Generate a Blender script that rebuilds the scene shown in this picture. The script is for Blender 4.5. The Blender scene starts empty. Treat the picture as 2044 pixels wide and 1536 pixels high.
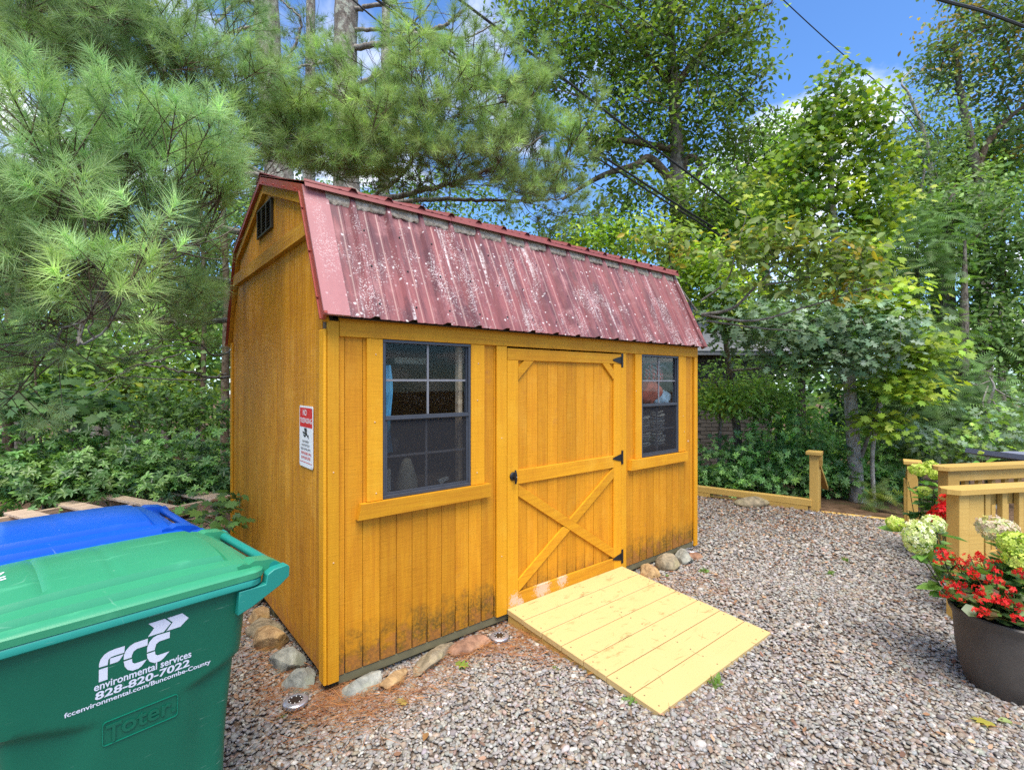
import bpy, math, random
import numpy as np
from mathutils import Vector

# ------------------------------------------------------------------ camera, sky, sun, exposure
scene = bpy.context.scene
COL = scene.collection
FPX, CX, CY, CZ, YAW, HOR = 991.77, -0.9215, -2.6569, 1.5811, 0.69116, 761.65   # fitted to the shed's edges
cam_d = bpy.data.cameras.new("camera")
cam = bpy.data.objects.new("camera", cam_d)
COL.objects.link(cam)
cam.location = (CX, CY, CZ)
cam.rotation_euler = (math.pi / 2, 0, -YAW)
cam_d.sensor_width = 36
cam_d.lens = FPX / 2044 * 36
cam_d.shift_y = (HOR - 768) / 2044
cam_d.clip_start = 0.05
cam_d.clip_end = 2000
scene.camera = cam

SUN_EL, SUN_AZ = math.radians(66), math.radians(212)     # azimuth clockwise from +Y
world = bpy.data.worlds.new("World")
scene.world = world
world.use_nodes = True

sun_d = bpy.data.lights.new("sun", 'SUN')
sun_d.energy = 3.3
sun_d.angle = math.radians(45)
sun_d.color = (1.0, 0.93, 0.82)
sun = bpy.data.objects.new("sun", sun_d)
COL.objects.link(sun)
sdir = Vector((math.sin(SUN_AZ) * math.cos(SUN_EL), math.cos(SUN_AZ) * math.cos(SUN_EL), math.sin(SUN_EL)))
sun.rotation_euler = sdir.to_track_quat('Z', 'Y').to_euler()

vs = scene.view_settings
vs.view_transform = 'Standard'
vs.look = 'None'
vs.exposure = 1.1
vs.gamma = 1.0
cy = scene.cycles
cy.max_bounces = 6
cy.diffuse_bounces = 3
cy.glossy_bounces = 2
cy.transmission_bounces = 3
cy.transparent_max_bounces = 10
cy.caustics_reflective = False
cy.caustics_refractive = False
cy.use_denoising = False
cy.sample_clamp_indirect = 6

R = random.Random(7)
rng = np.random.default_rng(7)
FW = np.array([math.sin(YAW), math.cos(YAW), 0.0])
RT = np.array([math.cos(YAW), -math.sin(YAW), 0.0])
UP = np.array([0, 0, 1.0])
CAM = np.array([CX, CY, CZ])


def P(u, v, Z):
    """world point seen at photo pixel (u, v) at depth Z metres"""
    return CAM + Z * (FW + RT * (u - 1022) / FPX + UP * (HOR - v) / FPX)


def proj(p):
    d = np.asarray(p) - CAM
    z = d @ FW
    return 1022 + FPX * (d @ RT) / z, HOR - FPX * d[..., 2] / z, z


def gz(x, y):
    """ground height"""
    x = np.asarray(x, float); y = np.asarray(y, float)
    d = np.maximum(np.maximum(x - 6.35, -4 - x), y - 3.2 + np.minimum(0, (x - 2) * 0.35))
    d = np.clip(d, 0, 60)
    return -0.1 - 0.11 * d / (1 + d * 0.035) + 0.02 * np.sin(x * 1.7) * np.sin(y * 1.3) * np.clip(d, 0, 1)


# ------------------------------------------------------------------ node helper
class G:
    def __init__(s, nt):
        s.nt = nt
        nt.nodes.clear()

    def n(s, t, ins=None, **pr):
        nd = s.nt.nodes.new('ShaderNode' + t)
        for k, v in pr.items():
            setattr(nd, k, v)
        for k, v in (ins or {}).items():
            s.set(nd.inputs[k], v)
        return nd

    def set(s, sock, v):
        if isinstance(v, bpy.types.NodeSocket):
            s.nt.links.new(v, sock)
        else:
            if sock.type == 'RGBA' and len(v) == 3:
                v = (*v, 1)
            sock.default_value = v

    def math(s, op, a, b=0.0, c=None, clamp=False):
        nd = s.n('Math', operation=op, use_clamp=clamp)
        s.set(nd.inputs[0], a); s.set(nd.inputs[1], b)
        if c is not None:
            s.set(nd.inputs[2], c)
        return nd.outputs[0]

    def mix(s, f, a, b, blend='MIX'):
        nd = s.n('Mix', data_type='RGBA', blend_type=blend)
        s.set(nd.inputs[0], f); s.set(nd.inputs[6], a); s.set(nd.inputs[7], b)
        return nd.outputs[2]

    def ramp(s, f, stops, interp='LINEAR'):
        nd = s.n('ValToRGB', {'Fac': f})
        cr = nd.color_ramp
        cr.interpolation = interp
        while len(cr.elements) < len(stops):
            cr.elements.new(0.5)
        for e, (p, c) in zip(cr.elements, stops):
            e.position = p
            e.color = (c, c, c, 1) if isinstance(c, (int, float)) else (*c, 1)
        return nd.outputs[0]

    def obj(s, scale=(1, 1, 1), loc=(0, 0, 0), src='Object'):
        tc = s.n('TexCoord')
        mp = s.n('Mapping', {'Vector': tc.outputs[src], 'Scale': scale, 'Location': loc})
        return mp.outputs[0]

    def noise(s, vec, scale=5, detail=4, rough=0.55, dist=0.0):
        return s.n('TexNoise', {'Vector': vec, 'Scale': scale, 'Detail': detail, 'Roughness': rough, 'Distortion': dist}).outputs[0]

    def voro(s, vec, scale=5, rnd=1.0, out='Distance'):
        return s.n('TexVoronoi', {'Vector': vec, 'Scale': scale, 'Randomness': rnd}).outputs[out]

    def rand(s):
        return s.n('ObjectInfo').outputs['Random']

    def xyz(s):
        tc = s.n('TexCoord')
        return s.n('SeparateXYZ', {0: tc.outputs['Object']}).outputs

    def smooth(s, v, lo, hi):
        return s.n('MapRange', {0: v, 1: lo, 2: hi, 3: 0.0, 4: 1.0}, interpolation_type='SMOOTHSTEP').outputs[0]

    def bump(s, h, strength=0.3, dist=0.01):
        return s.n('Bump', {'Strength': strength, 'Distance': dist, 'Height': h}).outputs[0]

    def out(s, col, rough=0.6, bump=None, metallic=0.0, spec=0.5, **kw):
        ins = {'Base Color': col, 'Roughness': rough, 'Metallic': metallic, 'Specular IOR Level': spec}
        if bump is not None:
            ins['Normal'] = bump
        ins.update(kw)
        b = s.n('BsdfPrincipled', ins)
        o = s.n('OutputMaterial', {'Surface': b.outputs[0]})
        return b


def mat(name):
    m = bpy.data.materials.new(name)
    m.use_nodes = True
    return m, G(m.node_tree)


# world sky with scattered clouds all round
g = G(world.node_tree)
sky = g.n('TexSky', sky_type='NISHITA', sun_disc=False)
sky.sun_elevation = SUN_EL
sky.sun_rotation = SUN_AZ
sky.altitude = 600
sky.air_density = 1.15
sky.dust_density = 0.4
sky.ozone_density = 2.2
tc = g.n('TexCoord')
sp = g.n('SeparateXYZ', {0: tc.outputs['Generated']})
dz = g.math('ADD', g.math('MAXIMUM', sp.outputs[2], 0.0), 0.18)
cv = g.n('CombineXYZ', {0: g.math('DIVIDE', sp.outputs[0], dz), 1: g.math('DIVIDE', sp.outputs[1], dz), 2: 1.7})
cl = g.noise(cv.outputs[0], 1.25, 8, 0.58, 0.3)
clm = g.smooth(cl, 0.48, 0.64)
skyc = g.mix(1.0, sky.outputs[0], (0.56, 0.80, 1.08), 'MULTIPLY')
wc = g.mix(clm, skyc, (7.6, 7.7, 8.0))
bg = g.n('Background', {'Color': wc, 'Strength': 0.12})
g.n('OutputWorld', {'Surface': bg.outputs[0]})


# ------------------------------------------------------------------ materials
def wood_paint(name, base, dark, light, axis='z', mildew=0.0, wear=None, saw=0.0, rough=0.62):
    m, g = mat(name)
    s = {'z': ((55, 55, 2.2), (9, 9, 150)), 'x': ((2.2, 55, 55), (150, 9, 9)), 'y': ((55, 2.2, 55), (9, 150, 9))}[axis]
    rnd = g.rand()
    off = g.n('CombineXYZ', {0: g.math('MULTIPLY', rnd, 9.0), 1: g.math('MULTIPLY', rnd, 5.0), 2: g.math('MULTIPLY', rnd, 7.0)}).outputs[0]
    tc = g.n('TexCoord')
    v0 = g.n('VectorMath', {0: tc.outputs['Object'], 1: off}, operation='ADD').outputs[0]
    vg = g.n('Mapping', {'Vector': v0, 'Scale': s[0]}).outputs[0]
    vsaw = g.n('Mapping', {'Vector': v0, 'Scale': s[1]}).outputs[0]
    grain = g.noise(vg, 1.0, 6, 0.62, 0.6)
    sawn = g.noise(vsaw, 1.0, 3, 0.6)
    blotch = g.noise(v0, 4.0, 5, 0.6)
    c = g.mix(g.ramp(grain, [(0.32, 0.0), (0.62, 1.0)]), dark, base)
    c = g.mix(g.math('MULTIPLY', g.smooth(blotch, 0.5, 0.75), 0.55), c, light)
    c = g.mix(g.math('MULTIPLY', g.smooth(blotch, 0.5, 0.28), 0.5), c, dark)
    if saw:
        c = g.mix(g.math('MULTIPLY', g.smooth(sawn, 0.48, 0.3), saw), c, [x * 0.6 for x in dark])
        c = g.mix(g.math('MULTIPLY', g.smooth(sawn, 0.56, 0.72), saw * 0.8), c, light)
    tone = g.math('MULTIPLY_ADD', rnd, 0.26, 0.87)
    c = g.mix(1.0, c, g.n('CombineColor', {0: tone, 1: tone, 2: tone}).outputs[0], 'MULTIPLY')
    X = g.xyz()
    if mildew:
        n1 = g.noise(v0, 7.0, 6, 0.7)
        n2 = g.noise(v0, 60.0, 4, 0.7)
        low = g.math('SUBTRACT', 1.0, g.smooth(X[2], 0.0, 0.52))
        mk = g.math('MULTIPLY', g.smooth(g.math('ADD', g.math('MULTIPLY', n1, 0.75), g.math('MULTIPLY', low, 0.55)), 0.66, 0.95), g.math('MULTIPLY_ADD', g.smooth(n2, 0.3, 0.62), 0.7, 0.3))
        c = g.mix(g.math('MULTIPLY', mk, mildew), c, (0.075, 0.055, 0.012))
        # reddish bare band just above the drip edge
        n3 = g.smooth(g.math('ADD', g.noise(v0, 12.0, 4), g.math('MULTIPLY', g.math('SUBTRACT', 1.0, g.smooth(X[2], 0.0, 0.22)), 0.25)), 0.62, 0.8)
        c = g.mix(g.math('MULTIPLY', n3, 0.5), c, (0.33, 0.12, 0.035))
    if wear:
        for (wx, wz, wr) in wear:
            d = g.n('VectorMath', {0: tc.outputs['Object'], 1: (wx, -0.04, wz)}, operation='DISTANCE').outputs['Value']
            nn = g.noise(v0, 85.0, 5, 0.75)
            mk = g.smooth(g.math('SUBTRACT', nn, g.math('DIVIDE', d, wr * 2.6)), 0.20, 0.34)
            c = g.mix(g.math('MULTIPLY', mk, 0.85), c, (0.60, 0.45, 0.33))
    h = g.math('ADD', g.math('MULTIPLY', grain, 0.6), g.math('MULTIPLY', sawn, 0.5))
    g.out(c, rough, g.bump(h, 0.55, 0.004), spec=0.3)
    return m


GOLD, GOLDD, GOLDL = (0.610, 0.285, 0.008), (0.43, 0.155, 0.006), (0.66, 0.35, 0.04)
M = {}
M['siding'] = wood_paint('front_siding_paint', (0.60, 0.255, 0.008), (0.485, 0.182, 0.006), (0.62, 0.29, 0.02), 'z', 0.85, None, 0.26)
M['siding_side'] = wood_paint('side_siding_paint', (0.63, 0.275, 0.010), (0.40, 0.145, 0.006), (0.66, 0.325, 0.04), 'z', 0.25, None, 0.32)
M['door_board'] = wood_paint('door_siding_paint', (0.61, 0.262, 0.008), (0.50, 0.19, 0.006), (0.63, 0.30, 0.025), 'z', 0.55, None, 0.26)
WEAR = [(1.285, 0.07, 0.075), (1.55, 0.085, 0.11), (1.75, 0.095, 0.08), (1.33, 0.03, 0.06)]
M['trim_z'] = wood_paint('vertical_trim_paint', (0.63, 0.292, 0.008), (0.56, 0.24, 0.007), (0.66, 0.335, 0.02), 'z', 0.0, WEAR, 0.16)
M['trim_x'] = wood_paint('horizontal_trim_paint', (0.62, 0.285, 0.008), (0.50, 0.20, 0.006), (0.66, 0.34, 0.025), 'x', 0.0, WEAR, 0.18)
M['trim_y'] = wood_paint('gable_trim_paint', (0.56, 0.262, 0.012), (0.38, 0.155, 0.008), (0.60, 0.33, 0.05), 'y', 0.0, None, 0.3)
M['tan'] = wood_paint('tan_deck_paint', (0.525, 0.335, 0.090), (0.47, 0.295, 0.075), (0.56, 0.375, 0.12), 'x', 0.0, None, 0.0, 0.5)


def simple(name, col, rough=0.6, metallic=0.0, var=0.12, scale=12, bump=0.0, spec=0.5):
    m, g = mat(name)
    v = g.obj()
    n = g.noise(v, scale, 5, 0.6)
    c = g.mix(n, [x * (1 - var) for x in col], [min(1, x * (1 + var)) for x in col])
    g.out(c, g.math('MULTIPLY_ADD', n, 0.2, rough - 0.1), g.bump(n, bump, 0.004) if bump else None, metallic, spec)
    return m


# ramp boards: tan paint with dirt, stains near the top
m, g = mat('ramp_paint')
v = g.obj()
n = g.noise(v, 3.0, 5, 0.6)
n2 = g.noise(g.obj((1.5, 22, 22)), 1.0, 5, 0.65)
X = g.xyz()
c = g.mix(n, (0.515, 0.365, 0.150), (0.555, 0.405, 0.180))
c = g.mix(g.math('MULTIPLY', g.smooth(n2, 0.56, 0.75), 0.35), c, (0.45, 0.32, 0.14))
st = g.math('MULTIPLY', g.smooth(g.noise(g.obj((3.5, 8, 8)), 2.2, 5, 0.7), 0.55, 0.72), g.smooth(X[1], -0.42, -0.12))
c = g.mix(g.math('MULTIPLY', st, 0.75), c, (0.20, 0.13, 0.045))
c = g.mix(g.math('MULTIPLY', g.smooth(g.noise(v, 90, 2, 0.5), 0.70, 0.76), 0.5), c, (0.2, 0.11, 0.04))
g.out(c, 0.5, g.bump(n2, 0.25, 0.003), spec=0.35)
M['ramp'] = m

# weathered red roof panel with lichen
m, g = mat('weathered_red_roof')
v = g.obj()
vs_ = g.obj((7, 1.1, 1.1))
st = g.noise(vs_, 1.6, 6, 0.65)
bl = g.noise(v, 6.0, 6, 0.68)
c = g.mix(g.ramp(st, [(0.36, 0.0), (0.62, 1.0)]), (0.105, 0.036, 0.040), (0.255, 0.082, 0.080))
c = g.mix(g.math('MULTIPLY', g.smooth(bl, 0.52, 0.72), 0.6), c, (0.37, 0.165, 0.162))
c = g.mix(g.math('MULTIPLY', g.smooth(g.noise(g.obj((9, 2, 2), (3, 0, 0)), 1.4, 5, 0.7), 0.53, 0.70), 0.62), c, (0.072, 0.034, 0.040))
wv = g.n('VectorMath', {0: v, 1: g.n('VectorMath', {0: g.n('TexNoise', {'Vector': v, 'Scale': 45.0, 'Detail': 2.0}).outputs[1], 1: (0.016, 0.016, 0.016)}, operation='MULTIPLY').outputs[0]}, operation='ADD').outputs[0]
d1 = g.voro(wv, 26, 1.0)
d2 = g.voro(wv, 62, 1.0)
d3 = g.voro(wv, 120, 1.0)
patch = g.noise(g.obj((2.4, 1.0, 1.0), (1.7, 0, 0)), 2.4, 5, 0.6)
s1 = g.math('MULTIPLY', g.smooth(d1, 0.24, 0.15), g.smooth(g.voro(wv, 26, 1.0, 'Color'), 0.62, 0.70))
s2 = g.math('MULTIPLY', g.smooth(d2, 0.32, 0.16), g.smooth(patch, 0.46, 0.62))
s3 = g.math('MULTIPLY', g.smooth(d3, 0.45, 0.22), g.smooth(patch, 0.50, 0.66))
streak = g.math('MULTIPLY', g.smooth(g.noise(g.obj((17, 0.9, 0.9), (0.4, 0, 0)), 1.0, 3, 0.55), 0.615, 0.70), g.smooth(g.noise(v, 55, 4, 0.75), 0.38, 0.56))
lich = g.math('MAXIMUM', g.math('MAXIMUM', s1, s2), g.math('MAXIMUM', s3, streak))
X = g.xyz()
lich = g.math('MULTIPLY', lich, g.math('MULTIPLY_ADD', g.smooth(X[0], 0.08, 0.12), 0.55, 0.45))
c = g.mix(g.math('MULTIPLY', g.math('SUBTRACT', 1.0, g.smooth(X[0], 0.088, 0.096)), 0.75), c, (0.40, 0.165, 0.165))
c = g.mix(g.math('MULTIPLY', lich, 0.84), c, (0.60, 0.54, 0.53))
g.out(c, g.math('MULTIPLY_ADD', lich, 0.3, 0.42), g.bump(lich, 0.3, 0.003), spec=0.45)
M['roof'] = m
M['flash'] = simple('red_flashing', (0.28, 0.040, 0.025), 0.42, 0.0, 0.25, 6, 0.05)
M['flash_old'] = simple('faded_red_flashing', (0.20, 0.045, 0.038), 0.5, 0.0, 0.35, 9, 0.1)
m, g = mat('lichened_foam')
n = g.noise(g.obj(), 30, 5, 0.7)
g.out(g.mix(g.ramp(n, [(0.35, 0.0), (0.65, 1.0)]), (0.20, 0.155, 0.105), (0.50, 0.44, 0.35)), 0.9, g.bump(n, 0.8, 0.01))
M['foam'] = m
M['black'] = simple('black_iron', (0.012, 0.012, 0.014), 0.45, 0.2, 0.3, 30)
M['vent'] = simple('dark_bronze_vent', (0.030, 0.024, 0.013), 0.5, 0.2, 0.25, 20)
M['vent_slat'] = simple('bronze_louvre', (0.105, 0.085, 0.045), 0.5, 0.1, 0.2, 20)
M['alu'] = simple('charcoal_window_frame', (0.055, 0.062, 0.078), 0.42, 0.3, 0.2, 15)
M['muntin'] = simple('grey_muntin', (0.20, 0.20, 0.215), 0.5, 0.1, 0.2, 20)
M['dark'] = simple('dark_gap', (0.035, 0.020, 0.008), 0.9)
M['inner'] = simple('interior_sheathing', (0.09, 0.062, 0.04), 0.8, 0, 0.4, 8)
M['skid'] = simple('treated_skid', (0.13, 0.115, 0.06), 0.85, 0, 0.4, 9, 0.3)
M['screw'] = simple('painted_screw', (0.30, 0.06, 0.05), 0.4, 0.3)
M['nail'] = simple('raw_nail_patch', (0.62, 0.42, 0.26), 0.7)

m, g = mat('window_glass')
lw = g.n('LayerWeight', {'Blend': 0.22})
dirt = g.math('MULTIPLY', g.smooth(g.noise(g.obj(), 130, 4, 0.7), 0.60, 0.74), g.smooth(g.noise(g.obj(), 9, 3), 0.4, 0.62))
tr = g.n('BsdfTransparent', {'Color': (0.93, 0.95, 0.94)})
gl = g.n('BsdfGlossy', {'Color': (0.9, 0.9, 0.9), 'Roughness': 0.03})
df = g.n('BsdfDiffuse', {'Color': (0.45, 0.45, 0.42)})
mx = g.n('MixShader', {0: g.math('MULTIPLY_ADD', lw.outputs[0], 0.07, 0.012), 1: tr.outputs[0], 2: gl.outputs[0]})
mx2 = g.n('MixShader', {0: g.math('MULTIPLY', dirt, 0.28), 1: mx.outputs[0], 2: df.outputs[0]})
g.n('OutputMaterial', {'Surface': mx2.outputs[0]})
M['glass'] = m
m, g = mat('insect_screen')
tr = g.n('BsdfTransparent')
df = g.n('BsdfDiffuse', {'Color': (0.040, 0.040, 0.044)})
mx = g.n('MixShader', {0: 0.42, 1: tr.outputs[0], 2: df.outputs[0]})
g.n('OutputMaterial', {'Surface': mx.outputs[0]})
M['screen'] = m


def plastic(name, col, rough=0.38, streak=0.0):
    m, g = mat(name)
    v = g.obj()
    fine = g.noise(v, 260, 2, 0.5)
    big = g.noise(v, 3.5, 4, 0.6)
    sc = g.noise(g.obj((4, 30, 60)), 1.6, 4, 0.7)
    c = g.mix(big, [x * 0.86 for x in col], [min(1, x * 1.12 + 0.004) for x in col])
    scr = g.n('TexWave', {'Vector': g.obj((1, 1, 1), (0, 0, 0)), 'Scale': 2.2, 'Distortion': 22.0, 'Detail': 3.0, 'Detail Scale': 0.8}).outputs[1]
    scuff = g.math('MULTIPLY', g.smooth(sc, 0.64, 0.74), g.smooth(g.noise(v, 9, 3), 0.48, 0.6))
    scuff = g.math('MAXIMUM', scuff, g.math('MULTIPLY', g.math('MULTIPLY', g.smooth(scr, 0.997, 1.0), 0.35), g.smooth(g.noise(v, 6, 3), 0.58, 0.68)))
    c = g.mix(g.math('MULTIPLY', scuff, 0.45), c, (0.45, 0.62, 0.52))
    if streak:
        c = g.mix(g.math('MULTIPLY', g.smooth(g.noise(g.obj((2.2, 9, 5)), 2.0, 5, 0.6), 0.55, 0.75), streak), c, [min(1, x * 1.5 + 0.05) for x in col])
    g.out(c, g.math('MULTIPLY_ADD', big, 0.16, rough - 0.08), g.bump(fine, 0.10, 0.002), spec=0.36)
    return m


M['bin_green'] = plastic('green_bin_plastic', (0.000, 0.104, 0.058), 0.50)
M['bin_teal'] = plastic('teal_rim_plastic', (0.010, 0.205, 0.165), 0.40)
M['lid_green'] = plastic('green_lid_plastic', (0.030, 0.235, 0.118), 0.30, 0.45)
M['bin_blue'] = plastic('blue_bin_plastic', (0.003, 0.055, 0.34), 0.40)
M['lid_blue'] = plastic('blue_lid_plastic', (0.004, 0.072, 0.43), 0.24, 0.2)
M['decal'] = simple('white_decal', (0.62, 0.64, 0.74), 0.5, 0, 0.06, 40)
M['emboss'] = plastic('green_embossing', (0.002, 0.165, 0.10), 0.34)
M['tyre'] = simple('black_rubber', (0.015, 0.015, 0.015), 0.8)
m, g = mat('raw_pallet_wood')
n = g.noise(g.obj((3, 40, 40)), 1.0, 6, 0.65)
n2 = g.noise(g.obj(), 14, 6, 0.7)
c = g.mix(g.ramp(n, [(0.3, 0.0), (0.7, 1.0)]), (0.30, 0.20, 0.135), (0.66, 0.51, 0.37))
c = g.mix(g.math('MULTIPLY', g.smooth(n2, 0.58, 0.72), 0.5), c, (0.12, 0.07, 0.045))
g.out(c, 0.8, g.bump(n, 0.5, 0.006))
M['pallet'] = m
M['white'] = simple('white_paint', (0.78, 0.78, 0.78), 0.35, 0, 0.03)
M['red'] = simple('sign_red', (0.60, 0.008, 0.016), 0.4, 0, 0.05)
M['ink'] = simple('sign_black', (0.02, 0.02, 0.022), 0.5)
M['steel'] = simple('brushed_steel', (0.50, 0.49, 0.53), 0.33, 0.75, 0.12, 30)
M['solar'] = simple('solar_cell', (0.02, 0.016, 0.016), 0.25, 0, 0.2, 40)
M['led'] = simple('led_lens', (0.85, 0.85, 0.78), 0.25, 0, 0.02)
m, g = mat('dark_cast_pot')
n = g.noise(g.obj(), 7, 6, 0.65)
n2 = g.noise(g.obj(), 120, 3, 0.6)
c = g.mix(n, (0.030, 0.025, 0.021), (0.105, 0.088, 0.074))
g.out(c, 0.55, g.bump(n2, 0.25, 0.003))
M['pot'] = m
M['soil'] = simple('potting_soil', (0.02, 0.014, 0.01), 0.95, 0, 0.4, 30, 0.6)
M['cable'] = simple('black_cable', (0.012, 0.012, 0.014), 0.5)
M['cushion'] = simple('slate_cushion', (0.15, 0.165, 0.22), 0.8, 0, 0.2, 30, 0.3)


def rockmat(name, a, b, c3):
    m, g = mat(name)
    v = g.obj()
    n = g.noise(v, 14, 7, 0.68, 0.4)
    n2 = g.noise(v, 70, 5, 0.7)
    n3 = g.noise(v, 5, 4, 0.6)
    c = g.mix(g.ramp(n, [(0.34, 0.0), (0.64, 1.0)]), a, b)
    c = g.mix(g.math('MULTIPLY', g.smooth(n3, 0.5, 0.68), 0.7), c, c3)
    c = g.mix(g.math('MULTIPLY', g.smooth(n2, 0.56, 0.72), 0.5), c, [x * 0.4 for x in a])
    g.out(c, 0.85, g.bump(g.math('ADD', n, g.math('MULTIPLY', n2, 0.5)), 0.7, 0.012), spec=0.25)
    return m


M['rock_grey'] = rockmat('grey_rock', (0.12, 0.125, 0.11), (0.36, 0.36, 0.31), (0.22, 0.24, 0.17))
M['rock_tan'] = rockmat('tan_rock', (0.20, 0.12, 0.055), (0.47, 0.32, 0.16), (0.36, 0.22, 0.07))
M['rock_red'] = rockmat('reddish_rock', (0.13, 0.07, 0.045), (0.36, 0.20, 0.125), (0.28, 0.17, 0.10))
M['rock_brown'] = rockmat('brown_rock', (0.12, 0.10, 0.065), (0.36, 0.29, 0.19), (0.26, 0.23, 0.12))


def attr_mat(name, rough=0.6, trans=0.0, spec=0.3, tint=(1.25, 1.35, 0.6)):
    """colour comes from the per-leaf / per-stone colour attribute"""
    m, g = mat(name)
    a = g.n('Attribute', attribute_name='Col').outputs['Color']
    b = g.n('BsdfPrincipled', {'Base Color': a, 'Roughness': rough, 'Specular IOR Level': spec})
    if trans:
        t = g.n('BsdfTranslucent', {'Color': g.mix(1.0, a, tint, 'MULTIPLY')})
        mx = g.n('MixShader', {0: trans, 1: b.outputs[0], 2: t.outputs[0]})
        g.n('OutputMaterial', {'Surface': mx.outputs[0]})
    else:
        g.n('OutputMaterial', {'Surface': b.outputs[0]})
    return m


M['leaf'] = attr_mat('leaf_blade', 0.5, 0.42, 0.35)
M['leaf_gloss'] = attr_mat('glossy_leaf_blade', 0.36, 0.30, 0.5)
M['needle'] = attr_mat('pine_needle', 0.5, 0.36, 0.35, (1.1, 1.2, 0.85))
M['petal'] = attr_mat('petal', 0.55, 0.3, 0.3)
m, g = mat('gravel_stone')
a = g.n('Attribute', attribute_name='Col').outputs['Color']
n = g.noise(g.obj(), 160, 4, 0.7)
g.out(g.mix(1.0, a, g.ramp(n, [(0.3, 0.72), (0.7, 1.15)]), 'MULTIPLY'), 0.75, g.bump(n, 0.4, 0.003), spec=0.3)
M['gravel'] = m
M['litter'] = attr_mat('dry_litter', 0.8, 0.0, 0.15)


def bark(name, a, b, lich, ls=0.5):
    m, g = mat(name)
    v = g.obj((14, 14, 4.5))
    n = g.noise(v, 1.6, 7, 0.7, 0.5)
    n2 = g.noise(g.obj(), 9, 6, 0.7)
    c = g.mix(g.ramp(n, [(0.36, 0.0), (0.66, 1.0)]), a, b)
    c = g.mix(g.math('MULTIPLY', g.smooth(n2, 0.49, 0.6), ls), c, lich)
    g.out(c, 0.9, g.bump(n, 0.9, 0.03), spec=0.15)
    return m


M['bark_pine'] = bark('lichened_pine_bark', (0.085, 0.068, 0.055), (0.29, 0.26, 0.225), (0.40, 0.42, 0.34), 0.8)
M['bark_oak'] = bark('grey_oak_bark', (0.055, 0.045, 0.036), (0.22, 0.19, 0.155), (0.27, 0.27, 0.23), 0.4)
M['bark_maple'] = bark('pale_maple_bark', (0.20, 0.18, 0.155), (0.48, 0.45, 0.40), (0.56, 0.56, 0.50), 0.6)
M['twig'] = bark('brown_twig_bark', (0.05, 0.035, 0.022), (0.16, 0.115, 0.075), (0.25, 0.24, 0.19), 0.35)
M['twig_grey'] = bark('grey_twig_bark', (0.11, 0.095, 0.08), (0.30, 0.27, 0.235), (0.36, 0.36, 0.30), 0.5)
M['stem'] = simple('green_stem', (0.08, 0.10, 0.03), 0.6)

m, g = mat('forest_floor')
v = g.obj()
n = g.noise(v, 9, 7, 0.72)
n2 = g.noise(v, 1.3, 4, 0.6)
c = g.mix(g.ramp(n, [(0.3, 0.0), (0.7, 1.0)]), (0.035, 0.020, 0.012), (0.20, 0.125, 0.075))
c = g.mix(g.math('MULTIPLY', g.smooth(n2, 0.55, 0.72), 0.5), c, (0.05, 0.07, 0.02))
g.out(c, 0.95, g.bump(n, 0.8, 0.03), spec=0.1)
M['floor'] = m
m, g = mat('gravel_bed_fines')
v = g.obj()
vv = g.voro(v, 42, 1.0, 'Color')
vd = g.voro(v, 42, 1.0)
n = g.noise(v, 2.5, 5, 0.6)
c = g.mix(g.n('RGBToBW', {0: vv}).outputs[0], (0.13, 0.112, 0.096), (0.38, 0.35, 0.315))
c = g.mix(g.smooth(vd, 0.42, 0.62), c, (0.085, 0.064, 0.048))
c = g.mix(g.math('MULTIPLY', g.smooth(n, 0.5, 0.66), 0.5), c, (0.20, 0.125, 0.08))
g.out(c, 0.9, g.bump(vd, -0.7, 0.012), spec=0.2)
M['bed'] = m


# ------------------------------------------------------------------ mesh helpers
def link(o, parent=None):
    COL.objects.link(o)
    if parent is not None:
        o.parent = parent
    return o


def tag(o, label=None, cat=None, group=None, kind=None):
    if label: o['label'] = label
    if cat: o['category'] = cat
    if group: o['group'] = group
    if kind: o['kind'] = kind
    return o


def empty(name, loc=(0, 0, 0), rz=0.0):
    o = bpy.data.objects.new(name, None)
    o.empty_display_size = 0.2
    o.location = loc
    o.rotation_euler = (0, 0, rz)
    return link(o)


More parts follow.
